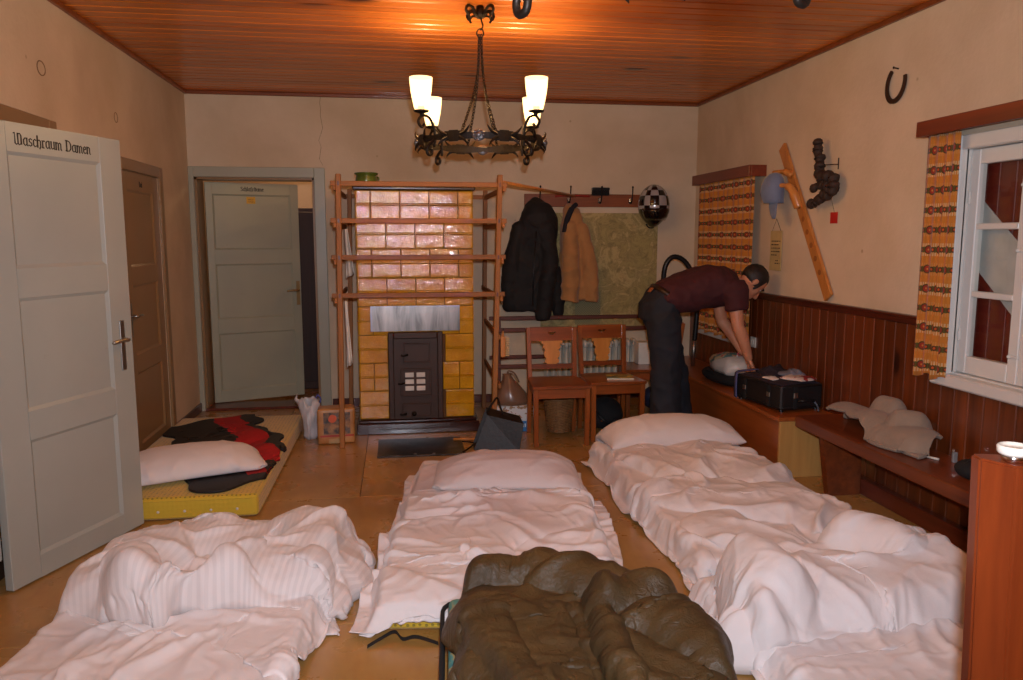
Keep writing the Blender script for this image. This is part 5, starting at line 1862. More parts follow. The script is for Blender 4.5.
def wrinkle(u, v, seed, lam, n=5, pw=2.5, cut=-0.05):
    """sparse long creases with flat cloth between them, 0..about 1.5"""
    r = np.random.RandomState(seed + 99)
    wu = np.zeros_like(u); wv = np.zeros_like(u)
    for i in range(5):
        a = r.uniform(0, 2 * PI); k = 2 * PI / (lam * r.uniform(1.5, 4))
        q = np.sin(k * (u * math.cos(a) + v * math.sin(a)) + r.uniform(0, 6.28)) * lam * 0.22
        wu += q * r.uniform(-1, 1); wv += q * r.uniform(-1, 1)
    out = np.zeros_like(u)
    for i in range(n):
        a = r.uniform(0, PI); k = PI / (lam * r.uniform(0.7, 1.6))
        f = np.sin(k * ((u + wu) * math.cos(a) + (v + wv) * math.sin(a)) + r.uniform(0, 6.28))
        b = r.uniform(0, 2 * PI); kb = 2 * PI / (lam * r.uniform(1.6, 3.6))
        m = np.clip(cut + np.sin(kb * (u * math.cos(b) + v * math.sin(b)) + r.uniform(0, 6.28)), 0, 1)
        out += (1 - np.abs(f)) ** pw * m
    return out

def crease(P, u, v, seed, amp, lam):
    du = np.gradient(P, axis=0); dv = np.gradient(P, axis=1)
    N = np.cross(du, dv); N /= (np.linalg.norm(N, axis=-1, keepdims=True) + 1e-9)
    N *= np.where(N[..., 2:3] < 0, -1, 1)
    w = amp * wrinkle(u, v, seed, lam) + amp * 0.30 * wrinkle(u, v, seed + 3, lam * 0.4, 4, 2.0, -0.2) + amp * 0.07 * wrinkle(u, v, seed + 5, lam * 0.16, 4, 1.5, -0.2)
    return P + N * w[..., None]

def grid_mesh(name, P, mat, thick=0.0, parent=None, sub=1, matfn=None, uv=None):
    nx, ny = P.shape[:2]
    idx = np.arange(nx * ny).reshape(nx, ny)
    q = np.stack([idx[:-1, :-1], idx[1:, :-1], idx[1:, 1:], idx[:-1, 1:]], -1).reshape(-1, 4)
    me = bpy.data.meshes.new(name)
    me.from_pydata(P.reshape(-1, 3).tolist(), [], q.tolist())
    me.polygons.foreach_set('use_smooth', [True] * len(q))
    uvl = me.uv_layers.new(name='UVMap')
    su = np.linspace(0, 1, nx); sv = np.linspace(0, 1, ny)
    U = np.stack(np.meshgrid(su, sv, indexing='ij'), -1).reshape(-1, 2)
    if uv: U = U * np.array(uv)
    uvl.data.foreach_set('uv', U[q.reshape(-1)].astype(np.float32).reshape(-1))
    for m in (mat if isinstance(mat, (list, tuple)) else [mat]):
        me.materials.append(m)
    if matfn is not None:
        cs = (U[q[:, 0]] + U[q[:, 2]]) / 2
        me.polygons.foreach_set('material_index', [int(matfn(a, b)) for a, b in cs])
    o = link(bpy.data.objects.new(name, me))
    if sub: subsurf(o, sub)
    if thick:
        m = o.modifiers.new('sol', 'SOLIDIFY'); m.thickness = thick; m.offset = 1.0
    if parent: o.parent = parent
    MW[o.name] = Matrix.Identity(4)
    return o

def sheet(name, label, cat, F, ub, vb, n, H, seed, g, mat, drop=0.012, steps=40, free=0, group=None, thick=0.003, edge=None, noise=0.030, pins=0.01, lam=0.26, tuck=None, **kw):
    """a rectangular cloth ub=(u0,u1) x vb=(v0,v1) in frame F, gathered by g=(amplitude, wavelength) and relaxed onto H"""
    nx, ny = n
    u, v = np.meshgrid(np.linspace(ub[0], ub[1], nx), np.linspace(vb[0], vb[1], ny), indexing='ij')
    if edge is not None:
        u, v = edge(u, v)
    R = np.stack([u, v, np.zeros_like(u)], -1)
    if len(g) > 2: R = R * g[2]
    du, dv = gather(u, v, seed, g[0], g[1])
    x, y = F.w(u + du, v + dv)
    z = H(x, y) + drop + noise * 0.6 * wrinkle(u, v, seed, lam)
    rp = np.random.RandomState(seed + 7)
    sel = (rp.rand(nx, ny) < pins) & (z < H(x, y) + 1.0) & (H(x, y) > 0.03)
    pin = (sel, np.stack([x, y], -1)[sel])
    P = relax(np.stack([x, y, z], -1), R, H, steps=steps, pin=pin, free=free, **kw)
    P = crease(P, u, v, seed, noise, lam)
    if tuck is not None:
        e = np.minimum(np.minimum(np.arange(nx), np.arange(nx)[::-1])[:, None], np.minimum(np.arange(ny), np.arange(ny)[::-1])[None, :])
        cell = (ub[1] - ub[0]) / nx
        k = np.sqrt(np.clip(1 - (1 - np.clip(e * cell / tuck[1], 0, 1)) ** 2, 0, 1))
        hb = tuck[0](P[..., 0], P[..., 1]) + 0.006
        P[..., 2] = hb + (P[..., 2] - hb) * k
    o = grid_mesh(name, P, mat, thick)
    settle(tag(o, label, cat, group))
    return o

def pillow(label, cx, cy, rz, w, d, H, seed, mat, press=0.9, n=(60, 42), steps=70, tilt=0.0, sag=0.0, zb=0.0, group='white pillows'):
    r = np.random.RandomState(seed)
    nx, ny = n
    u, v = np.meshgrid(np.linspace(-w / 2, w / 2, nx), np.linspace(-d / 2, d / 2, ny), indexing='ij')
    ca, sa = math.cos(rz), math.sin(rz)
    x = cx + u * ca - v * sa
    y = cy + u * sa + v * ca
    e = (1 - (2 * u / w) ** 2) * (1 - (2 * v / d) ** 2)
    base = H(x, y) + zb + tilt * v
    bump = ridges(u, v, 26, seed, 0.008, 0.02, 0.12, (-w / 2, w / 2, -d / 2, d / 2))
    L = [np.stack([x, y, base + 0.05 + s * 0.04 * e + bump], -1) for s in (1, -1)]
    R = np.stack([u, v, np.zeros_like(u)], -1) * 1.04
    cons = cloth_constraints(R)
    ks = {0: 0.95, 1: 0.3, 2: 0.04, 4: 0.0}
    cons = [c for c in cons if ks[c[3]] > 0]
    V = [np.zeros_like(L[0]) for _ in range(2)]
    dt = 1 / 50
    msk = np.zeros((nx, ny), bool); msk[0] = msk[-1] = True; msk[:, 0] = msk[:, -1] = True
    cell = (w / nx) * (d / ny)
    for s in range(steps):
        thickn = (L[0][..., 2] - L[1][..., 2]).mean()
        pr = press * 7.0 * np.clip((0.075 * press - thickn) / 0.02, 0.0, 1.5)
        for k in range(2):
            P = L[k]
            du = np.gradient(P, axis=0); dv = np.gradient(P, axis=1)
            N = np.cross(du, dv); N /= (np.linalg.norm(N, axis=-1, keepdims=True) + 1e-9)
            V[k] *= 0.92
            V[k] += (N * (1 if k == 0 else -1)) * (pr * 9.0 * dt) + np.array([0, 0, -4.0 * dt])
        old = [a.copy() for a in L]
        for k in range(2):
            L[k] += V[k] * dt
        for itn in range(9):
            for k in range(2):
                for a, b, Ln, c in cons:
                    _sol(L[k][a], L[k][b], Ln, ks[c])
            m = 0.5 * (L[0][msk] + L[1][msk])
            L[0][msk] = m; L[1][msk] = m
        for k in range(2):
            P = L[k]
            h = H(P[..., 0], P[..., 1]) + 0.004
            hit = P[..., 2] < h
            P[..., 2] = np.where(hit, h, P[..., 2])
            for ax in (0, 1):
                P[..., ax] = np.where(hit, P[..., ax] + 0.5 * (old[k][..., ax] - P[..., ax]), P[..., ax])
        m = 0.5 * (L[0][msk] + L[1][msk])
        L[0][msk] = m; L[1][msk] = m
        L[0][..., 2] = np.maximum(L[0][..., 2], L[1][..., 2])
        V = [np.clip((L[k] - old[k]) / dt, -1.5, 1.5) for k in range(2)]
    L[0] = np.where(msk[..., None], L[0], crease(L[0], u, v, seed, 0.010, 0.22))
    idx0 = np.arange(nx * ny).reshape(nx, ny)
    idx1 = idx0.copy()
    inner = ~msk
    idx1[inner] = nx * ny + np.arange(inner.sum())
    verts = np.concatenate([L[0].reshape(-1, 3), L[1][inner]])
    q = []
    for idx, flip in ((idx0, False), (idx1, True)):
        f = np.stack([idx[:-1, :-1], idx[1:, :-1], idx[1:, 1:], idx[:-1, 1:]], -1).reshape(-1, 4)
        q.append(f[:, ::-1] if flip else f)
    q = np.concatenate(q)
    me = bpy.data.meshes.new('pillow')
    me.from_pydata(verts.tolist(), [], q.tolist())
    me.polygons.foreach_set('use_smooth', [True] * len(q))
    me.materials.append(mat)
    o = link(bpy.data.objects.new('pillow', me))
    subsurf(o, 1)
    MW[o.name] = Matrix.Identity(4)
    settle(tag(o, label, 'pillow', group))
    return o

def linen(name, c, stripes=0.0):
    t = NT(name)
    tc = t.n('ShaderNodeTexCoord')
    v = t.coord('Object')
    col = t.ramp(t.noise(v, 3, 4), [(0.3, tuple(x * 0.94 for x in c[:3]) + (1,)), (0.7, c)])
    hgt = t.noise(v, 700, 2)
    rough = 0.8
    if stripes:
        sp = t.n('ShaderNodeSeparateXYZ'); t.t.links.new(tc.outputs['UV'], sp.inputs[0])
        st = t.math('GREATER_THAN', t.math('SINE', t.math('MULTIPLY', sp.outputs[0], stripes)), 0.0)
        col = t.mix(col, tuple(x * 0.9 for x in c[:3]) + (1,), st)
        rough = t.math('ADD', t.math('MULTIPLY', st, -0.25), 0.8)
    t.p(col=col, rough=rough, spec=0.25, sheen=0.15)
    t.bump(t.math('ADD', t.math('MULTIPLY', hgt, 0.15), t.noise(v, 14, 4, 0.6, 1.0)), 0.22, 0.008)
    return t.m
M['linen'] = linen('white_linen', rgb(226, 216, 212))
M['linen_stripe'] = linen('white_striped_linen', rgb(224, 214, 210), 330.0)
def mattress_mat():
    t = NT('yellow_printed_ticking')
    v = t.coord('Object')
    vo = t.n('ShaderNodeTexVoronoi'); vo.inputs['Randomness'].default_value = 0.15
    t.t.links.new(v, vo.inputs['Vector']); vo.inputs['Scale'].default_value = 42
    c = t.mix(rgb(204, 168, 44), rgb(112, 96, 36), t.math('MULTIPLY', t.math('LESS_THAN', vo.outputs['Distance'], 0.26), 0.75))
    t.p(col=c, rough=0.85, sheen=0.2)
    t.bump(vo.outputs['Distance'], 0.4, 0.006)
    return t.m
M['ticking'] = mattress_mat()
M['grey_mat'] = plain('grey_mattress_cloth', rgb(132, 118, 112), 0.9)

def mattress(label, F, a, b, h, mat, group='mattresses on the floor'):
    o = thing('mattress', label, 'mattress', (F.o[0], F.o[1], 0), F.rz, group)
    bm = B(); box(bm, -a, a, -b, b, 0.002, h, 0.028, 3)
    obj('body', bm, mat, o, smooth=True)
    bm = B()
    for z in (0.02, h - 0.018):
        pts = [(-a + 0.01, -b + 0.01, z), (a - 0.01, -b + 0.01, z), (a - 0.01, b - 0.01, z), (-a + 0.01, b - 0.01, z)]
        pp = []
        for i in range(4):
            p, q = Vector(pts[i]), Vector(pts[(i + 1) % 4])
            pp += [p.lerp(q, t) for t in (0.02, 0.25, 0.5, 0.75, 0.98)]
        tube(bm, [(x + math.copysign(0.006, x), y + math.copysign(0.006, y), z) for x, y, z in pp], 0.005, 6, True)
    obj('piping', bm, mat, o, smooth=True)
    return o

# ---------------- yellow mattress by the doors
FY_ = Frame(-1.20, 5.17, 0.5)
my = mattress('bare yellow patterned mattress lying by the taupe door', FY_, 0.45, 0.965, 0.125, M['ticking'])
for i in range(5):
    bm = B(); lathe(bm, [(0.001, 0), (0.008, 0.001), (0.006, 0.004), (0.001, 0.005)], 10)
    xform(bm, Matrix.Translation((-0.2 + i * 0.135, -0.966, 0.05)) @ Matrix.Rotation(PI / 2, 4, 'X'))
    obj('button', bm, M['plastic_white'], my, smooth=True)
HY = slab(FY_, 0.45, 0.965, 0.125)
# black and red jacket spread on it
def jk_edge(u, v):
    k = 1 + 0.10 * np.sin(v * 9 + 1) + 0.06 * np.sin(v * 23)
    return u * k, v + 0.06 * np.sin(u * 7) + 0.03 * np.sin(u * 17 + 2)
FJ = Frame(-1.09, 5.16, -22)
M['jacket_black'] = plain('black_quilted_nylon', rgb(20, 17, 18), 0.6, bump=0.3, bscale=60)
M['jacket_red'] = plain('red_fleece', rgb(164, 20, 22), 0.85)
def jmat(a, b):
    w = 0.04 * math.sin(b * 11) + 0.025 * math.sin(b * 27)
    if b > 0.2 and 0.58 + w < a < 0.86 + w: return 1
    if b < 0.2 and a > 0.80 + w: return 1
    if 0.06 < b < 0.12 and 0.45 < a < 0.62: return 1
    return 0
u, v = np.meshgrid(np.linspace(-0.32, 0.32, 54), np.linspace(-0.80, 0.86, 116), indexing='ij')
u2, v2 = jk_edge(u, v)
x, y = FJ.w(u2, v2)
x = np.clip(x, -1.62, -0.77); 
hl = lumps([(-1.0, 4.75, -0.85, 5.0, 0.12, 0.05), (-1.2, 5.1, -1.0, 5.45, 0.12, 0.04)])
HYJ = lambda x, y: HY(x, y) + hl(x, y) * (HY(x, y) > 0.1)
z = HYJ(x, y) + 0.02 + ridges(u, v, 60, 4, 0.05, 0.03, 0.12, (-0.3, 0.3, -0.7, 0.7))
P = np.stack([x, y, z], -1)
P = relax(P.copy(), P * 1.0, HYJ, 40, 6, mu=0.6, bend=0.2)
o = grid_mesh('spread_jacket', P, [M['jacket_black'], M['jacket_red']], 0.012, matfn=jmat)
settle(tag(o, 'black and red quilted jacket spread on the yellow mattress', 'jacket'))
HP = lambda x, y: np.maximum(HY(x, y) + 0.02, 0)
pillow('white pillow on the yellow mattress', -1.24, 4.66, math.radians(22), 0.82, 0.46, HP, 11, M['linen'], 1.05, zb=0.02)

# ---------------- bed 2 in the middle
F2 = Frame(0.49, 3.76, 7.0)
mattress('yellow mattress under the middle bed sheet', F2, 0.45, 0.975, 0.085, M['ticking'])
H2 = slab(F2, 0.455, 0.98, 0.09, 0.06)
def e2(u, v):
    return u + 0.015 * np.sin(v * 6), v + np.where(u < -0.3, (u + 0.3) * 0.12, 0)
sheet('bed_sheet', 'white creased sheet on the middle bed', 'sheet', F2, (-0.58, 0.58), (-1.02, 1.0), (110, 180), H2, 21, (0.035, 0.5, 1.03), M['linen'], noise=0.012, bend=0.02, edge=e2, group='white bed sheets', it=7)
# top cover turned down over the lower two thirds
H2b = lambda x, y: H2(x, y) + 0.006 + lumps([(0.10, 3.35, 0.75, 3.75, 0.25, 0.035), (0.05, 3.0, 0.30, 3.3, 0.2, 0.03), (0.1, 3.9, 0.9, 3.85, 0.16, 0.035)])(x, y) * (H2(x, y) > 0.08)
def e2b(u, v):
    return u + 0.03 * np.sin(v * 5 + 1), v + 0.05 * np.sin(u * 4 + 0.5) * (v > 0)
sheet('bed_cover', 'rumpled white cover on the middle bed', 'cover', F2, (-0.60, 0.60), (-1.04, 0.42), (124, 154), H2b, 22, (0.06, 0.6, 1.06), M['linen'], bend=0.02, edge=e2b, group='white bed covers', it=7, off=0.012)
H2p = lambda x, y: H2(x, y) + 0.022
pillow('flat white pillow on the middle bed', 0.615, 4.36, math.radians(-7), 0.80, 0.52, H2p, 12, M['linen'], 1.0)

# ---------------- bed 3 on the right
F3 = Frame(1.76, 4.0, 0.0)
mattress('mattress under the long white cover on the right', F3, 0.44, 0.97, 0.12, M['grey_mat'])
H3 = slab(F3, 0.455, 0.985, 0.125, 0.06)
H3b = lambda x, y: H3(x, y) + lumps([(1.55, 4.55, 1.65, 4.2, 0.22, 0.06), (1.9, 4.6, 2.0, 4.1, 0.22, 0.07), (1.55, 3.8, 1.9, 3.6, 0.26, 0.06), (1.95, 3.7, 2.05, 3.3, 0.2, 0.06), (1.5, 3.35, 1.6, 3.1, 0.18, 0.05)])(x, y) * (H3(x, y) > 0.1)
def e3(u, v):
    return u * (1 + 0.03 * np.sin(v * 4)) + 0.02, v + 0.05 * np.sin(u * 5) * (v > 0.5) - 0.02 * np.cos(u * 6) * (v < 0)
sheet('bed_cover', 'long white cover trailing over the right bed', 'cover', F3, (-0.62, 0.55), (-1.08, 0.95), (120, 200), H3b, 31, (0.06, 0.6, 1.05), M['linen'], bend=0.02, edge=e3, group='white bed covers', it=7)
H3p = lambda x, y: H3(x, y) + 0.02
pillow('plump white pillow on the right bed', 1.78, 4.86, math.radians(2), 0.86, 0.46, H3p, 13, M['linen'], 1.1)

# ---------------- bed 4 in front of bed 3
F4 = Frame(1.72, 2.16, -4.0)
mattress('mattress under the crumpled duvet in the right foreground', F4, 0.44, 0.76, 0.10, M['grey_mat'])
H4 = slab(F4, 0.445, 0.765, 0.105, 0.06)
sheet('bed_sheet', 'white sheet below the crumpled duvet on the right', 'sheet', F4, (-0.56, 0.56), (-0.80, 0.80), (110, 150), H4, 41, (0.05, 0.5, 1.05), M['linen'], bend=0.02, group='white bed sheets', it=7)
L4 = lumps([(1.26, 2.60, 1.20, 2.40, 0.15, 0.17), (1.34, 2.72, 1.36, 2.50, 0.12, 0.24), (1.52, 2.62, 2.2, 2.50, 0.22, 0.15), (1.85, 2.86, 1.95, 2.72, 0.12, 0.23), (2.0, 2.72, 2.3, 2.62, 0.18, 0.18), (1.5, 2.86, 2.2, 2.82, 0.14, 0.12)])
H4d = lambda x, y: np.maximum(H4(x, y), H3(x, y)) + 0.008 + L4(x, y)
F4d = Frame(1.72, 2.62, 6.0)
def e4(u, v):
    return u + 0.03 * np.sin(v * 9 + 1), v + 0.04 * np.sin(u * 5) + 0.05 * (u < -0.35) * np.sin((u + 0.35) * 9)
sheet('duvet', 'crumpled white duvet heaped across the right foreground bed', 'duvet', F4d, (-0.60, 0.62), (-0.27, 0.31), (150, 84), H4d, 42, (0.04, 0.3, 1.12), M['linen'], bend=0.02, edge=e4, group='white duvets', it=7, tuck=(H4, 0.10))

# ---------------- bed 1 in the left foreground
F1 = Frame(-0.82, 2.75, 6.5)
mattress('mattress under the folded duvet in the left foreground', F1, 0.44, 0.95, 0.10, M['grey_mat'])
H1 = slab(F1, 0.445, 0.955, 0.105, 0.06)
sheet('bed_sheet', 'white sheet below the folded duvet on the left', 'sheet', F1, (-0.56, 0.55), (-1.0, 0.99), (110, 180), H1, 51, (0.05, 0.5, 1.04), M['linen'], bend=0.02, group='white bed sheets', it=7)
L1 = lumps([(-1.12, 3.45, -0.9, 3.55, 0.2, 0.07), (-1.15, 3.05, -1.05, 3.4, 0.17, 0.12), (-0.9, 3.52, -0.3, 3.50, 0.16, 0.09), (-0.42, 3.50, -0.30, 3.25, 0.18, 0.15), (-1.03, 3.02, -0.97, 2.86, 0.085, 0.20), (-0.97, 2.86, -0.78, 2.80, 0.085, 0.21), (-0.78, 2.80, -0.64, 2.92, 0.085, 0.20), (-0.64, 2.92, -0.62, 3.10, 0.08, 0.18), (-0.85, 2.98, -0.78, 3.0, 0.1, 0.10), (-0.6, 3.05, -0.45, 3.2, 0.14, 0.13), (-0.55, 3.02, -0.30, 3.05, 0.10, 0.10)])
H1d = lambda x, y: H1(x, y) + 0.008 + L1(x, y)
F1d = Frame(-0.72, 3.22, 4.0)
def e1(u, v):
    return u + 0.04 * np.sin(v * 6) + 0.05 * (u > 0.45) * (v > 0), v - 0.14 * np.exp(-((u + 0.12) / 0.2) ** 2) * (v < -0.1) * (-v - 0.1) / 0.3 + 0.03 * np.sin(u * 8)
sheet('duvet', 'striped white duvet folded over on the left foreground bed', 'duvet', F1d, (-0.56, 0.56), (-0.37, 0.48), (136, 106), H1d, 52, (0.04, 0.35, 1.1), M['linen_stripe'], bend=0.06, edge=e1, group='white duvets', it=7, tuck=(H1, 0.10))

# ---------------- patterned roll-up mat with the sleeping bag
t = NT('floral_mat_print')
v = t.coord('Object')
c = t.ramp(t.noise(v, 7, 3, 0.5, 1.5), [(0.30, rgb(52, 58, 120)), (0.42, rgb(60, 128, 132)), (0.52, rgb(84, 150, 140)), (0.58, rgb(196, 160, 90)), (0.68, rgb(70, 72, 130))])
t.p(col=c, rough=0.6)
FM = Frame(0.535, 2.08, 4.0)
mt = thing('folding_mat', 'blue green floral folding mat with black piping under the sleeping bag', 'mat', (FM.o[0], FM.o[1], 0), FM.rz)
bm = B(); box(bm, -0.41, 0.41, -0.62, 0.60, 0.002, 0.19, 0.03, 3)
obj('body', bm, t.m, mt, smooth=True)
for z in (0.03, 0.165):
    bm = B()
    k = 0.06
    pp = []
    for (sx, sy) in ((-1, -1), (1, -1), (1, 1), (-1, 1)):
        cx_, cy_ = sx * (0.415 - k), sy * (0.61 - k) - 0.01
        a0 = math.atan2(sy, sx)
        for q in np.linspace(-PI / 4, PI / 4, 5):
            pp.append((cx_ + math.cos(a0 + q) * k * 1.25, cy_ + math.sin(a0 + q) * k * 1.25, z))
    tube(bm, pp, 0.008, 8, True)
    obj('piping', bm, M['black'], mt, smooth=True)
HM = slab(FM, 0.415, 0.61, 0.195, 0.05)
def bagmat():
    t = NT('olive_brown_nylon')
    v = t.coord('Object')
    c = t.ramp(t.noise(v, 4, 4), [(0.3, rgb(60, 46, 26)), (0.7, rgb(84, 64, 36))])
    t.p(col=c, rough=0.45, spec=0.45)
    t.bump(t.noise(v, 30, 6, 0.65, 1.6), 0.5, 0.014)
    return t.m
M['bag'] = bagmat()
L5 = [plateau([(0.13, 2.30), (0.17, 2.72), (0.60, 2.76), (0.93, 2.42), (0.95, 1.90), (0.88, 1.55), (0.42, 1.55)], 0.055, 0.07),
      plateau([(0.19, 2.36), (0.60, 2.33), (0.57, 1.9), (0.52, 1.5), (0.44, 1.5)], 0.055, 0.03),
      plateau([(0.62, 2.36), (0.88, 2.36), (0.96, 2.02), (0.90, 1.55), (0.60, 1.55), (0.59, 2.0)], 0.09, 0.07),
      lumps([(0.26, 2.70, 0.54, 2.66, 0.07, 0.07), (0.54, 2.66, 0.88, 2.40, 0.085, 0.09), (0.64, 2.25, 0.84, 2.28, 0.08, 0.06), (0.80, 2.1, 0.92, 1.9, 0.1, 0.06), (0.62, 2.2, 0.60, 1.8, 0.05, 0.05), (0.26, 2.3, 0.30, 1.9, 0.1, 0.03)])]
H5 = lambda x, y: HM(x, y) + sum(f(x + 0.04, y) for f in L5)
F5 = Frame(0.52, 2.18, 6.0)
def e5(u, v):
    u = u + 0.45 * np.clip(-v - 0.14, 0, 0.45) * np.clip(-u / 0.37, 0, 1)
    return u * (1 + 0.05 * np.sin(v * 5 + 1)) + 0.03 * (u > 0.3) * (v < 0) , v + 0.05 * np.sin(u * 6 + 2) + 0.04 * (u < -0.2) * (v > 0.4)
sheet('sleeping_bag', 'olive brown quilted sleeping bag crumpled on the floral mat', 'sleeping bag', F5, (-0.37, 0.41), (-0.60, 0.60), (110, 170), H5, 61, (0.05, 0.35, 1.1), M['bag'], bend=0.04, edge=e5, noise=0.024, lam=0.20, thick=0.012, it=7, off=0.01, tuck=(HM, 0.08))
# black strap lying on the floor
sp_ = thing('luggage_strap', 'black webbing strap lying on the floor beside the floral mat', 'strap', (0.0, 2.75, 0))
pts = catmull([(-0.13, 2.735, 0.006), (-0.08, 2.762, 0.02), (-0.03, 2.785, 0.03), (0.0, 2.76, 0.012), (0.05, 2.745, 0.025), (0.13, 2.72, 0.006)], 6)
bm = B()
rings = []
for i, p in enumerate(pts):
    rings.append([bm.verts.new(p + Vector((0, dy, dz))) for dy, dz in ((-0.012, -0.001), (0.012, -0.001), (0.012, 0.001), (-0.012, 0.001))])
skin_rings(bm, rings)
obj('webbing', bm, M['black'], sp_, world=True)

# ---------------- grey blanket folded on the bench
M['blanket'] = plain('grey_brown_wool', rgb(150, 130, 112), 0.95, sheen=0.15, bump=0.6, bscale=260)
FB = Frame(2.60, 3.78, 2.0)
HBn = lambda x, y: np.where((x > 2.40) & (x < 2.72) & (y < 4.345), 0.42, 0.30) + lumps([(2.57, 4.08, 2.58, 3.80, 0.13, 0.11), (2.58, 3.80, 2.62, 3.50, 0.12, 0.10), (2.65, 3.86, 2.67, 3.78, 0.06, 0.19), (2.60, 3.64, 2.66, 3.58, 0.06, 0.16)])(x, y)
for nm, lb, ub, vb, sd, dz in (('wool_blanket', 'grey brown wool blanket folded on the bench', (-0.12, 0.12), (-0.38, 0.40), 71, 0.0),):
    u, v = np.meshgrid(np.linspace(ub[0], ub[1], 40), np.linspace(vb[0], vb[1], 90), indexing='ij')
    v = v + 0.05 * np.sin(u * 12); u = u * (1 - 0.2 * (v < -0.3)) + 0.015 * np.sin(v * 11)
    x, y = FB.w(u, v)
    x = np.clip(x, 2.43, 2.71)
    z = HBn(x, y) + 0.03 + ridges(u, v, 10, sd, 0.03, 0.03, 0.20, (-0.15, 0.15, -0.45, 0.45))
    P = np.stack([x, y, z], -1)
    P = relax(P.copy(), P, HBn, 40, 6, mu=0.7, bend=0.3, bend4=0.1)
    P[..., 0] = np.clip(P[..., 0], 2.42, 2.71)
    o = grid_mesh(nm, P, M['blanket'], 0.018)
    settle(tag(o, lb, 'blanket'))

# ================================================================== remeshed bodies (one continuous surface)
def capsule(bm, pts, rad, n=16, flat=None):
    """tapered limb through pts with radii; flat = (axis vector, factor) squashes the section"""
    P = catmull(pts, 5)
    m = len(P)
    R = []
    for i in range(m):
        t = i / (m - 1) * (len(rad) - 1)
        k = min(int(t), len(rad) - 2)
        R.append(rad[k] + (rad[k + 1] - rad[k]) * (t - k))
    d0 = (P[1] - P[0]).normalized(); d1 = (P[-1] - P[-2]).normalized()
    P = [P[0] - d0 * R[0] * 0.75, P[0] - d0 * R[0] * 0.4] + P + [P[-1] + d1 * R[-1] * 0.4, P[-1] + d1 * R[-1] * 0.75]
    R = [R[0] * 0.45, R[0] * 0.85] + R + [R[-1] * 0.85, R[-1] * 0.45]
    tube(bm, P, R, n)

def loft(bm, secs, n=28, e=2.3):
    """secs: (centre, u half-axis, v half-axis)"""
    skin_rings(bm, [ringverts(bm, c, u, v, n, e) for c, u, v in secs])

def remesh(name, bm, mat, parent, voxel, smooth=4, fac=0.5, world=True, wrinkle_amp=0.0, wscale=8.0, seed=0):
    finish(bm)
    me = bpy.data.meshes.new(name + '_tmp')
    bm.to_mesh(me); bm.free()
    tmp = link(bpy.data.objects.new(name + '_tmp', me))
    r = tmp.modifiers.new('r', 'REMESH'); r.mode = 'VOXEL'; r.voxel_size = voxel; r.use_smooth_shade = True
    if smooth:
        s = tmp.modifiers.new('s', 'SMOOTH'); s.iterations = smooth; s.factor = fac
    bpy.context.view_layer.update()
    dg = bpy.context.evaluated_depsgraph_get()
    out = bpy.data.meshes.new_from_object(tmp.evaluated_get(dg))
    out.name = name
    bpy.data.objects.remove(tmp)
    bpy.data.meshes.remove(me)
    if wrinkle_amp:
        nv = len(out.vertices)
        nr = np.empty(nv * 3); out.vertices.foreach_get('normal', nr); nr = nr.reshape(-1, 3)
        co = np.empty(nv * 3); out.vertices.foreach_get('co', co); co = co.reshape(-1, 3)
        d = np.array([(1 - abs(mnoise.noise(Vector(c) * wscale + Vector((seed, 0, 0))))) ** 3 + 0.4 * mnoise.noise(Vector(c) * wscale * 2.3 + Vector((0, seed, 0))) for c in co])
        co = co + nr * (d * wrinkle_amp)[:, None]
        out.vertices.foreach_set('co', co.reshape(-1))
    if world and parent is not None:
        out.transform(MW[parent.name].inverted())
    out.materials.clear()
    for m in (mat if isinstance(mat, (list, tuple)) else [mat]):
        out.materials.append(m)
    out.polygons.foreach_set('use_smooth', [True] * len(out.polygons))
    out.update()
    o = link(bpy.data.objects.new(name, out))
    o.parent = parent
    MW[o.name] = MW.get(parent.name, Matrix.Identity(4)) if parent is not None else Matrix.Identity(4)
    return o

# ================================================================== the man bending over the suitcase
man = thing('person', 'man in maroon shirt and dark jeans bending over the open suitcase', 'person', (1.97, 5.30, 0))
t = NT('skin'); v = t.coord('Object')
t.p(col=t.ramp(t.noise(v, 12, 4), [(0.3, rgb(186, 120, 88)), (0.7, rgb(206, 142, 108))]), rough=0.5, sss=0.08)
t.b.inputs['Subsurface Radius'].default_value = (0.01, 0.004, 0.002)
M['skin'] = t.m
M['shirt'] = plain('maroon_cotton', rgb(62, 18, 22), 0.85, bump=0.25, bscale=220)
t = NT('dark_denim'); v = t.coord('Object')
c = t.ramp(t.noise(v, 5, 4), [(0.3, rgb(15, 17, 24)), (0.7, rgb(28, 32, 42))])
t.p(col=c, rough=0.85); t.bump(t.noise(v, 420, 2), 0.3, 0.001)
M['denim'] = t.m
t = NT('dark_hair'); v = t.coord('Object', (1, 1, 1))
t.p(col=t.ramp(t.noise(v, 90, 3), [(0.3, rgb(14, 10, 9)), (0.7, rgb(36, 26, 22))]), rough=0.55)
t.bump(t.noise(v, 160, 3), 0.6, 0.004)
M['hair'] = t.m

HC = Vector((2.535, 5.28, 1.175))                 # head centre
hu = Vector((0.86, 0.0, 0.51)).normalized()       # towards the crown
hn = Vector((0.51, 0.0, -0.86)).normalized()      # out of the face
hs_ = Vector((0, 1, 0))
Rh = Matrix(((hn.x, hs_.x, hu.x), (hn.y, hs_.y, hu.y), (hn.z, hs_.z, hu.z)))      # local x = face, y = side, z = crown
def hp_(x, y, z): return HC + hn * x + hs_ * y + hu * z
bm = B()
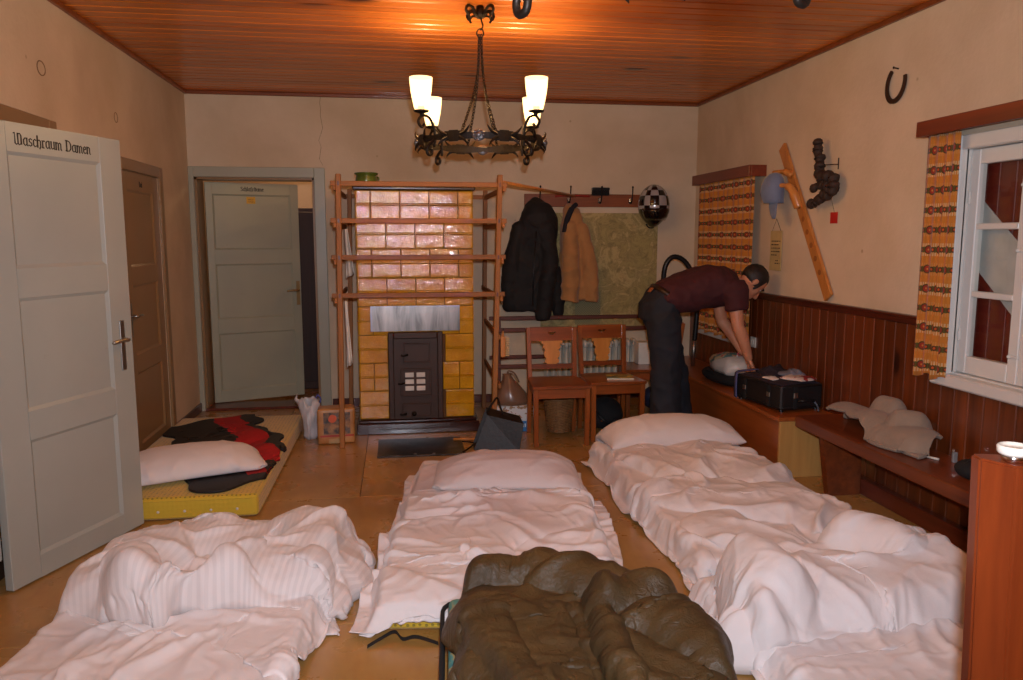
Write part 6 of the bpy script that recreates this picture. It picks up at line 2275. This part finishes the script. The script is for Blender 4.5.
# head: skull, brow, cheeks, jaw, chin, nose, lips, ears
ellip(bm, hp_(-0.012, 0, 0.030), 0.098, 0.077, 0.092, 20, Rh)
ellip(bm, hp_(0.030, 0, -0.030), 0.062, 0.062, 0.078, 18, Rh)
ellip(bm, hp_(0.058, 0, 0.032), 0.030, 0.052, 0.022, 14, Rh)
for s in (-1, 1):
    ellip(bm, hp_(0.052, s * 0.034, -0.022), 0.026, 0.026, 0.028, 12, Rh)
    ellip(bm, hp_(0.0, s * 0.052, -0.062), 0.042, 0.016, 0.034, 12, Rh)
    ellip(bm, hp_(-0.012, s * 0.078, -0.008), 0.018, 0.008, 0.032, 12, Rh)
ellip(bm, hp_(0.058, 0, -0.098), 0.024, 0.028, 0.022, 12, Rh)
capsule(bm, [hp_(0.082, 0, 0.016), hp_(0.098, 0, -0.012), hp_(0.108, 0, -0.034)], [0.010, 0.013, 0.016], 10)
for s in (-1, 1):
    ellip(bm, hp_(0.094, s * 0.012, -0.037), 0.012, 0.010, 0.009, 8, Rh)
ellip(bm, hp_(0.084, 0, -0.062), 0.014, 0.024, 0.008, 10, Rh)
ellip(bm, hp_(0.081, 0, -0.075), 0.014, 0.022, 0.008, 10, Rh)
# neck and trunk
NB = Vector((2.385, 5.30, 1.165))
capsule(bm, [NB, HC - hu * 0.07 - hn * 0.02], [0.062, 0.056], 18)
def T(x, z, a, b, tx=0.88, tz=0.28):
    """trunk section: centre (x,z), half depth a along the back normal, half width b in y"""
    n = Vector((-tz, 0, tx)).normalized()
    return (Vector((x, 5.30, z)), n * a, Vector((0, b, 0)))
TR = [T(1.86, 0.99, 0.10, 0.15, 0.6, 0.8), T(1.93, 1.06, 0.115, 0.155, 0.75, 0.55), T(2.02, 1.10, 0.11, 0.145), T(2.14, 1.135, 0.12, 0.16), T(2.25, 1.16, 0.125, 0.175), T(2.33, 1.17, 0.11, 0.17), T(2.39, 1.175, 0.075, 0.11)]
loft(bm, TR)
# arms
SR, ER, WR = Vector((2.335, 5.125, 1.15)), Vector((2.352, 5.085, 0.875)), Vector((2.445, 5.10, 0.655))
SL, EL, WL = Vector((2.355, 5.465, 1.15)), Vector((2.40, 5.47, 0.875)), Vector((2.505, 5.325, 0.665))
HANDS = []
for (S_, E_, W_, side, tip) in ((SR, ER, WR, -1, Vector((0.45, 0.05, -0.89))), (SL, EL, WL, 1, Vector((0.5, -0.28, -0.82)))):
    capsule(bm, [S_ + Vector((0, -side * 0.03, 0)), S_.lerp(E_, 0.45) + Vector((-0.006, 0, 0)), E_], [0.056, 0.050, 0.041], 16)
    capsule(bm, [E_, E_.lerp(W_, 0.3) + Vector((0.008, 0, 0)), W_], [0.042, 0.044, 0.028], 16)
    # hand: palm and five fingers
    d = tip.normalized()
    sd = Vector((0.25, 0.95, 0.1)); sd = (sd - d * sd.dot(d)).normalized()
    nn = d.cross(sd).normalized()
    if nn.x < 0: nn = -nn          # back of the hand faces forward
    Rm = Matrix(((sd.x, nn.x, d.x), (sd.y, nn.y, d.y), (sd.z, nn.z, d.z)))
    ellip(bm, W_ + d * 0.05, 0.042, 0.017, 0.055, 16, Rm)
    for i, (off, ln) in enumerate(((-0.030, 0.068), (-0.010, 0.078), (0.010, 0.073), (0.029, 0.058))):
        k = W_ + d * 0.088 + sd * off
        m1 = k + d * ln * 0.45 - nn * 0.012
        m2 = m1 + d * ln * 0.30 - nn * 0.022
        m3 = m2 + d * ln * 0.10 - nn * 0.022
        capsule(bm, [k - d * 0.02, k, m1, m2, m3], [0.0105, 0.010, 0.0092, 0.0085, 0.0075], 10)
    th = W_ + d * 0.025 + sd * (side * -1) * 0.03
    capsule(bm, [th, th + d * 0.03 + sd * (-side) * 0.026 - nn * 0.01, th + d * 0.062 + sd * (-side) * 0.024 - nn * 0.024], [0.013, 0.011, 0.009], 10)
# legs (inside the jeans) and feet
HR, KR, AR_ = Vector((1.855, 5.205, 0.96)), Vector((1.875, 5.19, 0.50)), Vector((1.885, 5.19, 0.09))
HL, KL, AL = Vector((1.89, 5.395, 0.96)), Vector((2.01, 5.41, 0.50)), Vector((2.065, 5.42, 0.09))
for (a, b, c) in ((HR, KR, AR_), (HL, KL, AL)):
    capsule(bm, [a, a.lerp(b, 0.5), b], [0.088, 0.078, 0.056], 16)
    capsule(bm, [b, b.lerp(c, 0.35) + Vector((-0.012, 0, 0)), c], [0.054, 0.056, 0.038], 16)
body = remesh('body', bm, M['skin'], man, 0.0065, 3, 0.5)

# shirt
bm = B()
k = 1.0
ST = [T(1.875, 1.045, 0.118, 0.178, 0.62, 0.78), T(1.925, 1.075, 0.132, 0.185, 0.75, 0.55), T(2.02, 1.105, 0.138, 0.176), T(2.14, 1.135, 0.145, 0.188), T(2.25, 1.16, 0.146, 0.198), T(2.33, 1.172, 0.128, 0.19), T(2.385, 1.178, 0.092, 0.13), T(2.41, 1.18, 0.072, 0.082)]
loft(bm, ST)
for (S_, E_, side) in ((SR, ER, -1), (SL, EL, 1)):
    e = S_.lerp(E_, 0.60)
    dd = (E_ - S_).normalized()
    ux = Vector((1, 0, 0)); ux = (ux - dd * ux.dot(dd)).normalized(); uy = dd.cross(ux)
    secs = []
    for tt, r1, r2 in ((-0.14, 0.085, 0.09), (0.08, 0.086, 0.082), (0.35, 0.078, 0.07), (0.56, 0.074, 0.066)):
        secs.append((S_.lerp(E_, tt) + Vector((0, -side * 0.05 * max(0, 0.1 - tt) * 4, 0)), ux * r1, uy * r2))
    loft(bm, secs, 22)
shirt = remesh('t_shirt', bm, M['shirt'], man, 0.010, 5, 0.5, wrinkle_amp=0.010, wscale=9.0, seed=2)
# jeans
bm = B()
loft(bm, [T(1.83, 0.90, 0.125, 0.17, 0.25, 0.97), T(1.845, 0.98, 0.135, 0.178, 0.4, 0.9), T(1.875, 1.045, 0.124, 0.168, 0.58, 0.8), T(1.91, 1.09, 0.118, 0.162, 0.62, 0.78)])
for (a, b, c, sx) in ((HR, KR, AR_, 0), (HL, KL, AL, 0)):
    capsule(bm, [a + Vector((0.0, 0, -0.04)), a.lerp(b, 0.5), b], [0.118, 0.106, 0.094], 20)
    secs = []
    for tt, r in ((-0.15, 0.098), (0.15, 0.092), (0.5, 0.094), (0.85, 0.104), (1.06, 0.114)):
        p = b.lerp(c, tt)
        secs.append((p, Vector((r * 1.08, 0, 0)), Vector((0, r * 0.9, 0))))
    loft(bm, secs, 22)
jeans = remesh('jeans', bm, M['denim'], man, 0.010, 5, 0.5, wrinkle_amp=0.011, wscale=8.0, seed=5)
# belt band seen at the back, leather patch, back pocket
bm = B()
loftsec = []
c0, u0, v0 = T(1.895, 1.078, 0.128, 0.172, 0.62, 0.78)
axis = Vector((0.62, 0, 0.78)).normalized()
rA = ringverts(bm, c0 - axis * 0.018, u0 * 1.0, v0 * 1.0, 36, 2.3); rB = ringverts(bm, c0 + axis * 0.018, u0 * 1.0, v0 * 1.0, 36, 2.3)
skin_rings(bm, [rA, rB], caps=False)
o = obj('belt', bm, plain('dark_leather', rgb(40, 24, 16), 0.45), man, world=True, smooth=True)
m = o.modifiers.new('sol', 'SOLIDIFY'); m.thickness = 0.006
bm = B(); box(bm, -0.03, 0.03, -0.003, 0.003, -0.02, 0.02, 0.002)
n_ = Vector((-0.78, 0, 0.62))
px_ = c0 + n_ * 0.131 + Vector((0, -0.04, 0)) - axis * 0.035
xform(bm, Matrix.Translation(px_) @ Matrix(((0, n_.x, axis.x, 0), (1, n_.y, axis.y, 0), (0, n_.z, axis.z, 0), (0, 0, 0, 1))))
obj('leather_patch', bm, plain('tan_leather_patch', rgb(150, 84, 40), 0.6), man, world=True)
# hair: a close cap over the skull
bm = B()
ellip(bm, hp_(-0.018, 0, 0.036), 0.103, 0.083, 0.099, 28, Rh)
for v_ in list(bm.verts):
    q = v_.co - HC
    x, z, y = q.dot(hn), q.dot(hu), q.y
    lim = 0.052 - 0.02 * (abs(y) / 0.08)
    # hairline: forehead, temples, above the ears, nape
    if x > lim + 0.35 * max(0, z - 0.06) and z < 0.075 + 0.2 * (x - lim):
        v_.co -= hn * min(0.03, (x - lim) * 0.8)
    if z < -0.028:
        v_.co += hu * (-0.028 - z) * 0.75
        if x > -0.03:
            v_.co += (HC - v_.co).normalized() * 0.02
    v_.co += (v_.co - HC).normalized() * 0.004 * mnoise.noise(v_.co * 60)
for s in (-1, 1):       # sideburns
    ellip(bm, hp_(0.022, s * 0.072, -0.012), 0.012, 0.008, 0.034, 10, Rh)
obj('hair', bm, M['hair'], man, world=True, smooth=True)
# eyebrows, eyes
for s in (-1, 1):
    bm = B(); tube(bm, catmull([hp_(0.086, s * 0.014, 0.030), hp_(0.086, s * 0.032, 0.036), hp_(0.070, s * 0.050, 0.030)], 4), 0.005, 6)
    obj('eyebrow', bm, M['hair'], man, world=True, smooth=True)
    bm = B(); ellip(bm, hp_(0.068, s * 0.030, 0.012), 0.011, 0.014, 0.008, 10, Rh)
    obj('eye', bm, plain('eye_white', rgb(220, 210, 200), 0.2), man, world=True, smooth=True)
    bm = B(); ellip(bm, hp_(0.077, s * 0.030, 0.010), 0.004, 0.006, 0.006, 8, Rh)
    obj('iris', bm, M['hair'], man, world=True, smooth=True)
# shoes
for (a, dy) in ((AR_, -0.01), (AL, 0.02)):
    bm = B()
    base = Vector((a.x, a.y + dy, 0))
    secs = []
    for (dx, hw, hh) in ((-0.085, 0.022, 0.035), (-0.07, 0.034, 0.05), (-0.02, 0.038, 0.055), (0.05, 0.042, 0.045), (0.12, 0.046, 0.034), (0.165, 0.040, 0.026), (0.19, 0.02, 0.018)):
        secs.append((base + Vector((dx, 0, hh)), Vector((0, hw, 0)), Vector((0, 0, hh))))
    loft(bm, secs, 18, 2.6)
    sh = obj('shoe', bm, plain('dark_shoe_leather', rgb(30, 24, 22), 0.5), man, world=True, smooth=True)
    bm = B()
    prism(bm, [(base.x + dx, base.y + s * hw * 1.04) for s, seq in ((-1, 1), (1, -1)) for dx, hw in [(-0.085, 0.022), (-0.07, 0.034), (0.05, 0.042), (0.12, 0.046), (0.165, 0.04), (0.19, 0.02)][::seq]], 0.001, 0.018, 'xy')
    obj('sole', bm, M['black_plastic'], sh, world=True)

# ================================================================== suitcase and clothes on the chest
sc0 = thing('suitcase', 'open black soft suitcase packed with clothes on the chest', 'suitcase', (2.40, 4.53, 0.39), math.radians(9.5))
M['case'] = plain('black_ballistic_nylon', rgb(24, 20, 20), 0.55, bump=0.3, bscale=300)
cw, cl_, chh = 0.32, 0.50, 0.175     # local x across, y along
bm = B()
box(bm, 0, cw, 0, cl_, 0.012, chh, 0.022, 3)
# hollow the top
bm.faces.ensure_lookup_table()
o = obj('shell', bm, M['case'], sc0, smooth=False)
for z in (0.03, chh - 0.012):
    bm = B(); tube(bm, [(0.02, -0.002, z), (cw - 0.02, -0.002, z), (cw + 0.002, 0.02, z), (cw + 0.002, cl_ - 0.02, z), (cw - 0.02, cl_ + 0.002, z), (0.02, cl_ + 0.002, z), (-0.002, cl_ - 0.02, z), (-0.002, 0.02, z)], 0.005, 8, True)
    obj('piping', bm, M['black_plastic'], sc0, smooth=True)
for y in (0.12, 0.38):
    bm = B(); box(bm, -0.007, 0.0, y - 0.014, y + 0.014, 0.02, chh - 0.01, 0.001)
    obj('strap', bm, M['black'], sc0)
    bm = B(); box(bm, -0.013, -0.006, y - 0.018, y + 0.018, 0.085, 0.115, 0.003)
    obj('buckle', bm, M['steel'], sc0)
bm = B(); box(bm, 0.09, 0.12, -0.013, -0.002, 0.09, 0.125, 0.003)
obj('buckle', bm, M['steel'], sc0)
bm = B(); box(bm, 0.092, 0.118, -0.007, 0.0, 0.02, chh - 0.01, 0.001)
obj('strap', bm, M['black'], sc0)
bm = B(); tube(bm, catmull([(0.13, -0.004, 0.07), (0.15, -0.03, 0.075), (0.22, -0.03, 0.075), (0.24, -0.004, 0.07)], 5), 0.008, 8)
obj('handle', bm, M['black_plastic'], sc0, smooth=True)
for (x, y) in ((0.03, 0.03), (cw - 0.03, 0.03), (0.03, cl_ - 0.03), (cw - 0.03, cl_ - 0.03)):
    bm = B(); lathe(bm, [(0.014, 0), (0.014, 0.013)], 10, (x, y, 0))
    obj('foot', bm, M['black_plastic'], sc0)
bm = B()   # dangling end of a strap
tube(bm, catmull([(0.25, -0.01, 0.06), (0.26, -0.03, 0.03), (0.24, -0.06, 0.012)], 5), 0.006, 6)
obj('strap_end', bm, plain('grey_webbing', rgb(96, 100, 112), 0.7), sc0, smooth=True)
def cl_w(x, y):
    c, s = math.cos(math.radians(9.5)), math.sin(math.radians(9.5))
    return 2.40 + x * c - y * s, 4.53 + x * s + y * c
def garment(name, label, cx, cy, w, d, z, amp, mat, seed, rot=0.0, n=36, thick=0.006, cat='clothes'):
    u, v = np.meshgrid(np.linspace(-w / 2, w / 2, n), np.linspace(-d / 2, d / 2, n), indexing='ij')
    k = 1 + 0.12 * np.sin(3 * np.arctan2(v, u) + seed)
    uu, vv = u * k, v * k
    a = rot + math.radians(9.5)
    wx, wy = cl_w(cx, cy)
    x = wx + uu * math.cos(a) - vv * math.sin(a); y = wy + uu * math.sin(a) + vv * math.cos(a)
    x = np.clip(x, 2.33, 2.72)
    e = np.clip((1 - (2 * u / w) ** 4) * (1 - (2 * v / d) ** 4), 0, 1)
    zz = z + 0.6 * amp * np.sqrt(e) + amp * 0.7 * wrinkle(u, v, seed, 0.12) * e
    o = grid_mesh(name, np.stack([x, y, zz], -1), mat, thick)
    return settle(tag(o, label, cat, 'clothes packed in the suitcase'))
top = 0.39 + chh
garment('folded_shirt', 'dark plum garment filling the open suitcase', 0.16, 0.24, 0.29, 0.46, top - 0.004, 0.022, plain('dark_plum_cloth', rgb(40, 30, 42), 0.9), 3)
garment('folded_shirt', 'dark garment heaped at the far side of the suitcase', 0.20, 0.33, 0.20, 0.20, top + 0.012, 0.045, plain('black_purple_cloth', rgb(34, 26, 36), 0.9), 4)
garment('folded_shirt', 'grey blue garment on top of the suitcase', 0.22, 0.20, 0.13, 0.13, top + 0.026, 0.03, plain('grey_blue_cloth', rgb(110, 112, 124), 0.9), 5)
t = NT('white_red_print_cloth'); v = t.coord('Object')
t.p(col=t.mix(rgb(214, 196, 186), rgb(150, 40, 40), t.ramp(t.noise(v, 18, 2), [(0.52, (0, 0, 0, 1)), (0.56, (1, 1, 1, 1))])), rough=0.9)
garment('folded_shirt', 'white shirt with red print on the suitcase edge', 0.21, 0.10, 0.17, 0.16, top + 0.016, 0.026, t.m, 6, 0.3)
garment('folded_shirt', 'white folded cloth at the suitcase rim', 0.05, 0.17, 0.06, 0.10, top + 0.014, 0.012, plain('white_cotton_cloth', rgb(218, 208, 200), 0.9), 7)
# blue belt trailing over the corner
bm = B()
path = []
a0, b0 = cl_w(-0.014, 0.47), cl_w(0.10, 0.47)
pts = [(a0[0], a0[1], 0.405), (a0[0] - 0.004, a0[1], 0.47), (a0[0] - 0.003, a0[1], 0.55), (a0[0] + 0.012, a0[1], top + 0.018), (b0[0], b0[1], top + 0.024), (b0[0] + 0.05, b0[1] - 0.01, top + 0.03)]
rings = []
for p in catmull(pts, 5):
    rings.append([bm.verts.new(p + Vector((dx, dy, dx))) for dx, dy in ((-0.0015, -0.022), (0.0015, -0.022), (0.0015, 0.022), (-0.0015, 0.022))])
skin_rings(bm, rings)
settle(tag(obj('trouser_belt', bm, plain('blue_grey_webbing', rgb(74, 78, 122), 0.7), smooth=True), 'blue grey webbing belt hanging over the suitcase corner', 'belt'))
# black holdall and printed plastic bag at the man's hands
hd = thing('black_holdall', 'flat black holdall on the chest under the printed bag', 'bag', (2.53, 5.62, 0.39))
bm = B(); ellip(bm, (0, 0, 0.045), 0.165, 0.34, 0.06, 24)
for v_ in bm.verts:
    v_.co.z = max(0.001, v_.co.z); v_.co += v_.co.normalized() * 0.008 * mnoise.noise(v_.co * 9)
    v_.co.z = max(0.001, v_.co.z)
obj('body', bm, M['black'], hd, smooth=True)
bm = B(); tube(bm, catmull([(-0.12, -0.1, 0.07), (-0.16, 0.0, 0.09), (-0.12, 0.12, 0.07)], 6), 0.008, 8)
obj('handle', bm, M['black'], hd, smooth=True)
pg = thing('carrier_bag', 'white carrier bag with coloured print on the black holdall', 'bag', (2.53, 5.56, 0.475))
t = NT('printed_carrier_film'); v = t.coord('Object'); sp = t.n('ShaderNodeSeparateXYZ'); t.t.links.new(v, sp.inputs[0])
pc = t.ramp(t.noise(v, 9, 2, 0.4, 1.0), [(0.36, rgb(60, 140, 150)), (0.45, rgb(206, 190, 150)), (0.55, rgb(196, 96, 110)), (0.62, rgb(84, 120, 160))], 'CONSTANT')
c = t.mix(rgb(206, 196, 186), pc, t.math('GREATER_THAN', t.math('ADD', sp.outputs[2], t.math('MULTIPLY', sp.outputs[1], 0.35)), 0.10))
t.p(col=c, rough=0.35)
t.bump(t.noise(v, 14, 4), 0.5, 0.02)
bm = B()
rows_ = []
for (z, rx, ry) in ((0.0, 0.11, 0.17), (0.03, 0.125, 0.185), (0.08, 0.125, 0.185), (0.11, 0.11, 0.165), (0.135, 0.07, 0.12), (0.145, 0.02, 0.05)):
    r = ringverts(bm, (0, 0, z), (rx, 0, 0), (0, ry, 0), 26, 4.0)
    for i, v_ in enumerate(r):
        q = 1 + 0.22 * mnoise.noise(Vector((i * 0.6, z * 18, 9.0)))
        v_.co.x *= q; v_.co.y *= q; v_.co.z += 0.01 * mnoise.noise(Vector((i * 0.5, z * 9, 1.0))) if z > 0.01 else 0
    rows_.append(r)
skin_rings(bm, rows_)
obj('body', bm, t.m, pg, smooth=True)
bm = B(); tube(bm, catmull([(0.02, -0.08, 0.15), (0.0, -0.12, 0.18), (-0.03, -0.15, 0.14)], 5), 0.006, 6)
obj('handle', bm, t.m, pg, smooth=True)

# ================================================================== vacuum cleaner with its hose loop behind the man
vc = thing('vacuum_cleaner', 'vacuum cleaner with black hose looped up behind the man', 'vacuum cleaner', (2.2, 6.42, 0))
bm = B(); ellip(bm, (0, 0, 0.11), 0.09, 0.075, 0.10, 20)
for v_ in bm.verts: v_.co.z = max(0.02, v_.co.z)
obj('canister', bm, plain('dark_blue_plastic', rgb(36, 40, 60), 0.35), vc, smooth=True)
for s in (-1, 1):
    bm = B(); lathe(bm, [(0.028, -0.01), (0.032, 0), (0.028, 0.01)], 14)
    xform(bm, Matrix.Translation((0.04, s * 0.07, 0.032)) @ Matrix.Rotation(PI / 2, 4, 'X'))
    obj('wheel', bm, M['black_plastic'], vc, smooth=True)
bm = B()
hp2 = catmull([(0.02, 0, 0.2), (0.02, 0, 0.5), (0.03, -0.05, 0.85), (0.035, -0.1, 1.12), (0.05, -0.12, 1.27), (0.12, -0.12, 1.335), (0.22, -0.12, 1.29), (0.30, -0.12, 1.15), (0.335, -0.12, 0.95), (0.335, -0.11, 0.75), (0.33, -0.1, 0.62)], 10)
tube(bm, hp2, [0.02 + 0.0022 * (i % 2) for i in range(len(hp2))], 12)
obj('hose', bm, M['black_plastic'], vc, smooth=True)
bm = B(); tube(bm, [(0.33, -0.1, 0.64), (0.325, -0.09, 0.40)], 0.018, 10)
obj('wand', bm, M['steel'], vc, smooth=True)

# ================================================================== coats and helmet on the hooks
def coat(name, label, secs, mat, seed, amp, parts, hem):
    o = thing(name, label, 'jacket', (secs[0][0][0], YB - 0.12, secs[-1][0][2]))
    bm = B()
    rings = []
    for (c, hw, hd) in secs:
        rings.append(ringverts(bm, c, (hw, 0, 0), (0, hd, 0), 44, 2.6))
    skin_rings(bm, rings)
    for pts, rad in parts:
        capsule(bm, pts, rad, 18)
    b = remesh('body', bm, mat, o, 0.009, 5, 0.5, wrinkle_amp=amp, wscale=7.5, seed=seed)
    zo = MW[o.name].translation.z
    for v_ in b.data.vertices:
        lim = hem + 0.03 * mnoise.noise(Vector((v_.co.x * 6, seed, 0))) - zo
        if v_.co.z < lim: v_.co.z = lim - 0.004 * (lim - v_.co.z)
    return o
YC = 6.80
M['coat_black'] = plain('black_coat_fabric', rgb(26, 23, 22), 0.8, bump=0.3, bscale=200)
bc = coat('hooded_coat', 'black hooded coat hanging from the hook board', [((1.235, 6.87, 1.84), 0.012, 0.02), ((1.24, 6.86, 1.82), 0.05, 0.05), ((1.25, 6.83, 1.77), 0.105, 0.085), ((1.255, 6.81, 1.70), 0.14, 0.105), ((1.25, 6.81, 1.62), 0.165, 0.11), ((1.22, YC, 1.48), 0.185, 0.115), ((1.19, YC, 1.3), 0.205, 0.115), ((1.18, YC, 1.1), 0.22, 0.115), ((1.18, YC, 0.92), 0.23, 0.12), ((1.185, YC, 0.86), 0.225, 0.115)], M['coat_black'], 3, 0.014,
    [([(1.09, 6.78, 1.58), (1.02, 6.76, 1.3), (0.985, 6.76, 1.05), (0.985, 6.75, 0.90)], [0.07, 0.075, 0.065, 0.055]),
     ([(1.30, 6.74, 1.58), (1.33, 6.71, 1.3), (1.30, 6.69, 1.05), (1.27, 6.69, 0.80)], [0.075, 0.075, 0.068, 0.06]),
     ([(1.40, 6.79, 1.2), (1.42, 6.78, 0.95), (1.43, 6.78, 0.83)], [0.06, 0.06, 0.05])], 0.775)
bm = B(); tube(bm, catmull([(1.13, 6.745, 1.66), (1.19, 6.70, 1.60), (1.27, 6.695, 1.585), (1.35, 6.72, 1.64)], 6), 0.014, 8)
obj('hood_seam', bm, M['coat_black'], bc, world=True, smooth=True)
bm = B(); tube(bm, [(1.21, 6.682, 1.55), (1.185, 6.672, 1.2), (1.18, 6.675, 0.9)], 0.006, 8)
obj('zip', bm, M['black_plastic'], bc, world=True, smooth=True)
M['coat_tan'] = plain('tan_suede', rgb(172, 122, 72), 0.9, sheen=0.2, bump=0.3, bscale=120)
tcx = coat('suede_jacket', 'tan suede jacket with dark collar hanging beside the black coat', [((1.53, 6.85, 1.79), 0.02, 0.03), ((1.545, 6.83, 1.76), 0.05, 0.06), ((1.55, YC, 1.68), 0.075, 0.085), ((1.56, YC, 1.55), 0.105, 0.10), ((1.585, YC, 1.35), 0.13, 0.105), ((1.605, YC, 1.12), 0.155, 0.105), ((1.61, YC, 0.98), 0.165, 0.105), ((1.61, YC, 0.955), 0.165, 0.105)], M['coat_tan'], 8, 0.014,
    [([(1.52, 6.74, 1.6), (1.52, 6.70, 1.3), (1.515, 6.69, 1.0), (1.515, 6.69, 0.93)], [0.055, 0.07, 0.072, 0.07]),
     ([(1.63, 6.74, 1.58), (1.68, 6.71, 1.3), (1.715, 6.71, 1.02), (1.72, 6.71, 0.95)], [0.05, 0.062, 0.06, 0.058])], 0.935)
bm = B(); tube(bm, catmull([(1.58, 6.76, 1.785), (1.53, 6.73, 1.74), (1.485, 6.71, 1.64), (1.465, 6.705, 1.54)], 6), [0.02] * 6 + [0.026] * 7 + [0.024] * 6, 10)
obj('collar', bm, plain('dark_corduroy', rgb(28, 26, 34), 0.9), tcx, world=True, smooth=True)

hm = thing('motorcycle_helmet', 'glossy black helmet with silver checks on the end hook', 'helmet', (2.292, 6.78, 1.585))
M['helmet'] = plain('black_gloss_shell', rgb(16, 15, 16), 0.12, coat=0.8)
M['helmet_check'] = plain('silver_check', rgb(190, 184, 180), 0.2, 0.3, coat=0.6)
bm = B()
bmesh.ops.create_uvsphere(bm, u_segments=32, v_segments=20, radius=1.0)
for f in bm.faces:
    c = f.calc_center_median()
    az = math.atan2(c.x, -c.y); el = math.asin(max(-1, min(1, c.z)))
    if -0.1 < el < 1.35 and (int(math.floor(az / 0.52)) + int(math.floor(el / 0.42))) % 2 == 0:
        f.material_index = 1
for v_ in bm.verts:
    z = v_.co.z
    k = 1.0 if z > 0 else 1.0 - 0.28 * z * z - 0.12 * max(0, -z - 0.5)
    v_.co = Vector((v_.co.x * 0.14 * k, v_.co.y * 0.155 * k, 0.19 + z * 0.19))
obj('shell', bm, [M['helmet'], M['helmet_check']], hm, smooth=True)
bm = B()
rows_ = []
for (z, a) in ((0.06, 1.0), (0.09, 1.1), (0.13, 1.15), (0.165, 1.1)):
    k = math.sqrt(max(0.0, 1 - ((z - 0.19) / 0.19) ** 2)) * 1.02
    rows_.append([bm.verts.new((math.sin(t) * 0.142 * k, -math.cos(t) * 0.158 * k, z)) for t in np.linspace(-a, a, 15)])
for p, q in zip(rows_[:-1], rows_[1:]):
    for i in range(14):
        bm.faces.new((p[i], p[i + 1], q[i + 1], q[i]))
o = obj('visor', bm, plain('smoked_visor', rgb(12, 12, 14), 0.05, coat=1.0), hm, smooth=True)
m = o.modifiers.new('sol', 'SOLIDIFY'); m.thickness = 0.003
bm = B(); tube(bm, catmull([(-0.05, 0.05, 0.03), (-0.02, 0.06, 0.0), (0.02, 0.06, 0.0), (0.05, 0.05, 0.03)], 5), 0.006, 6)
obj('chin_strap', bm, M['black'], hm, smooth=True)
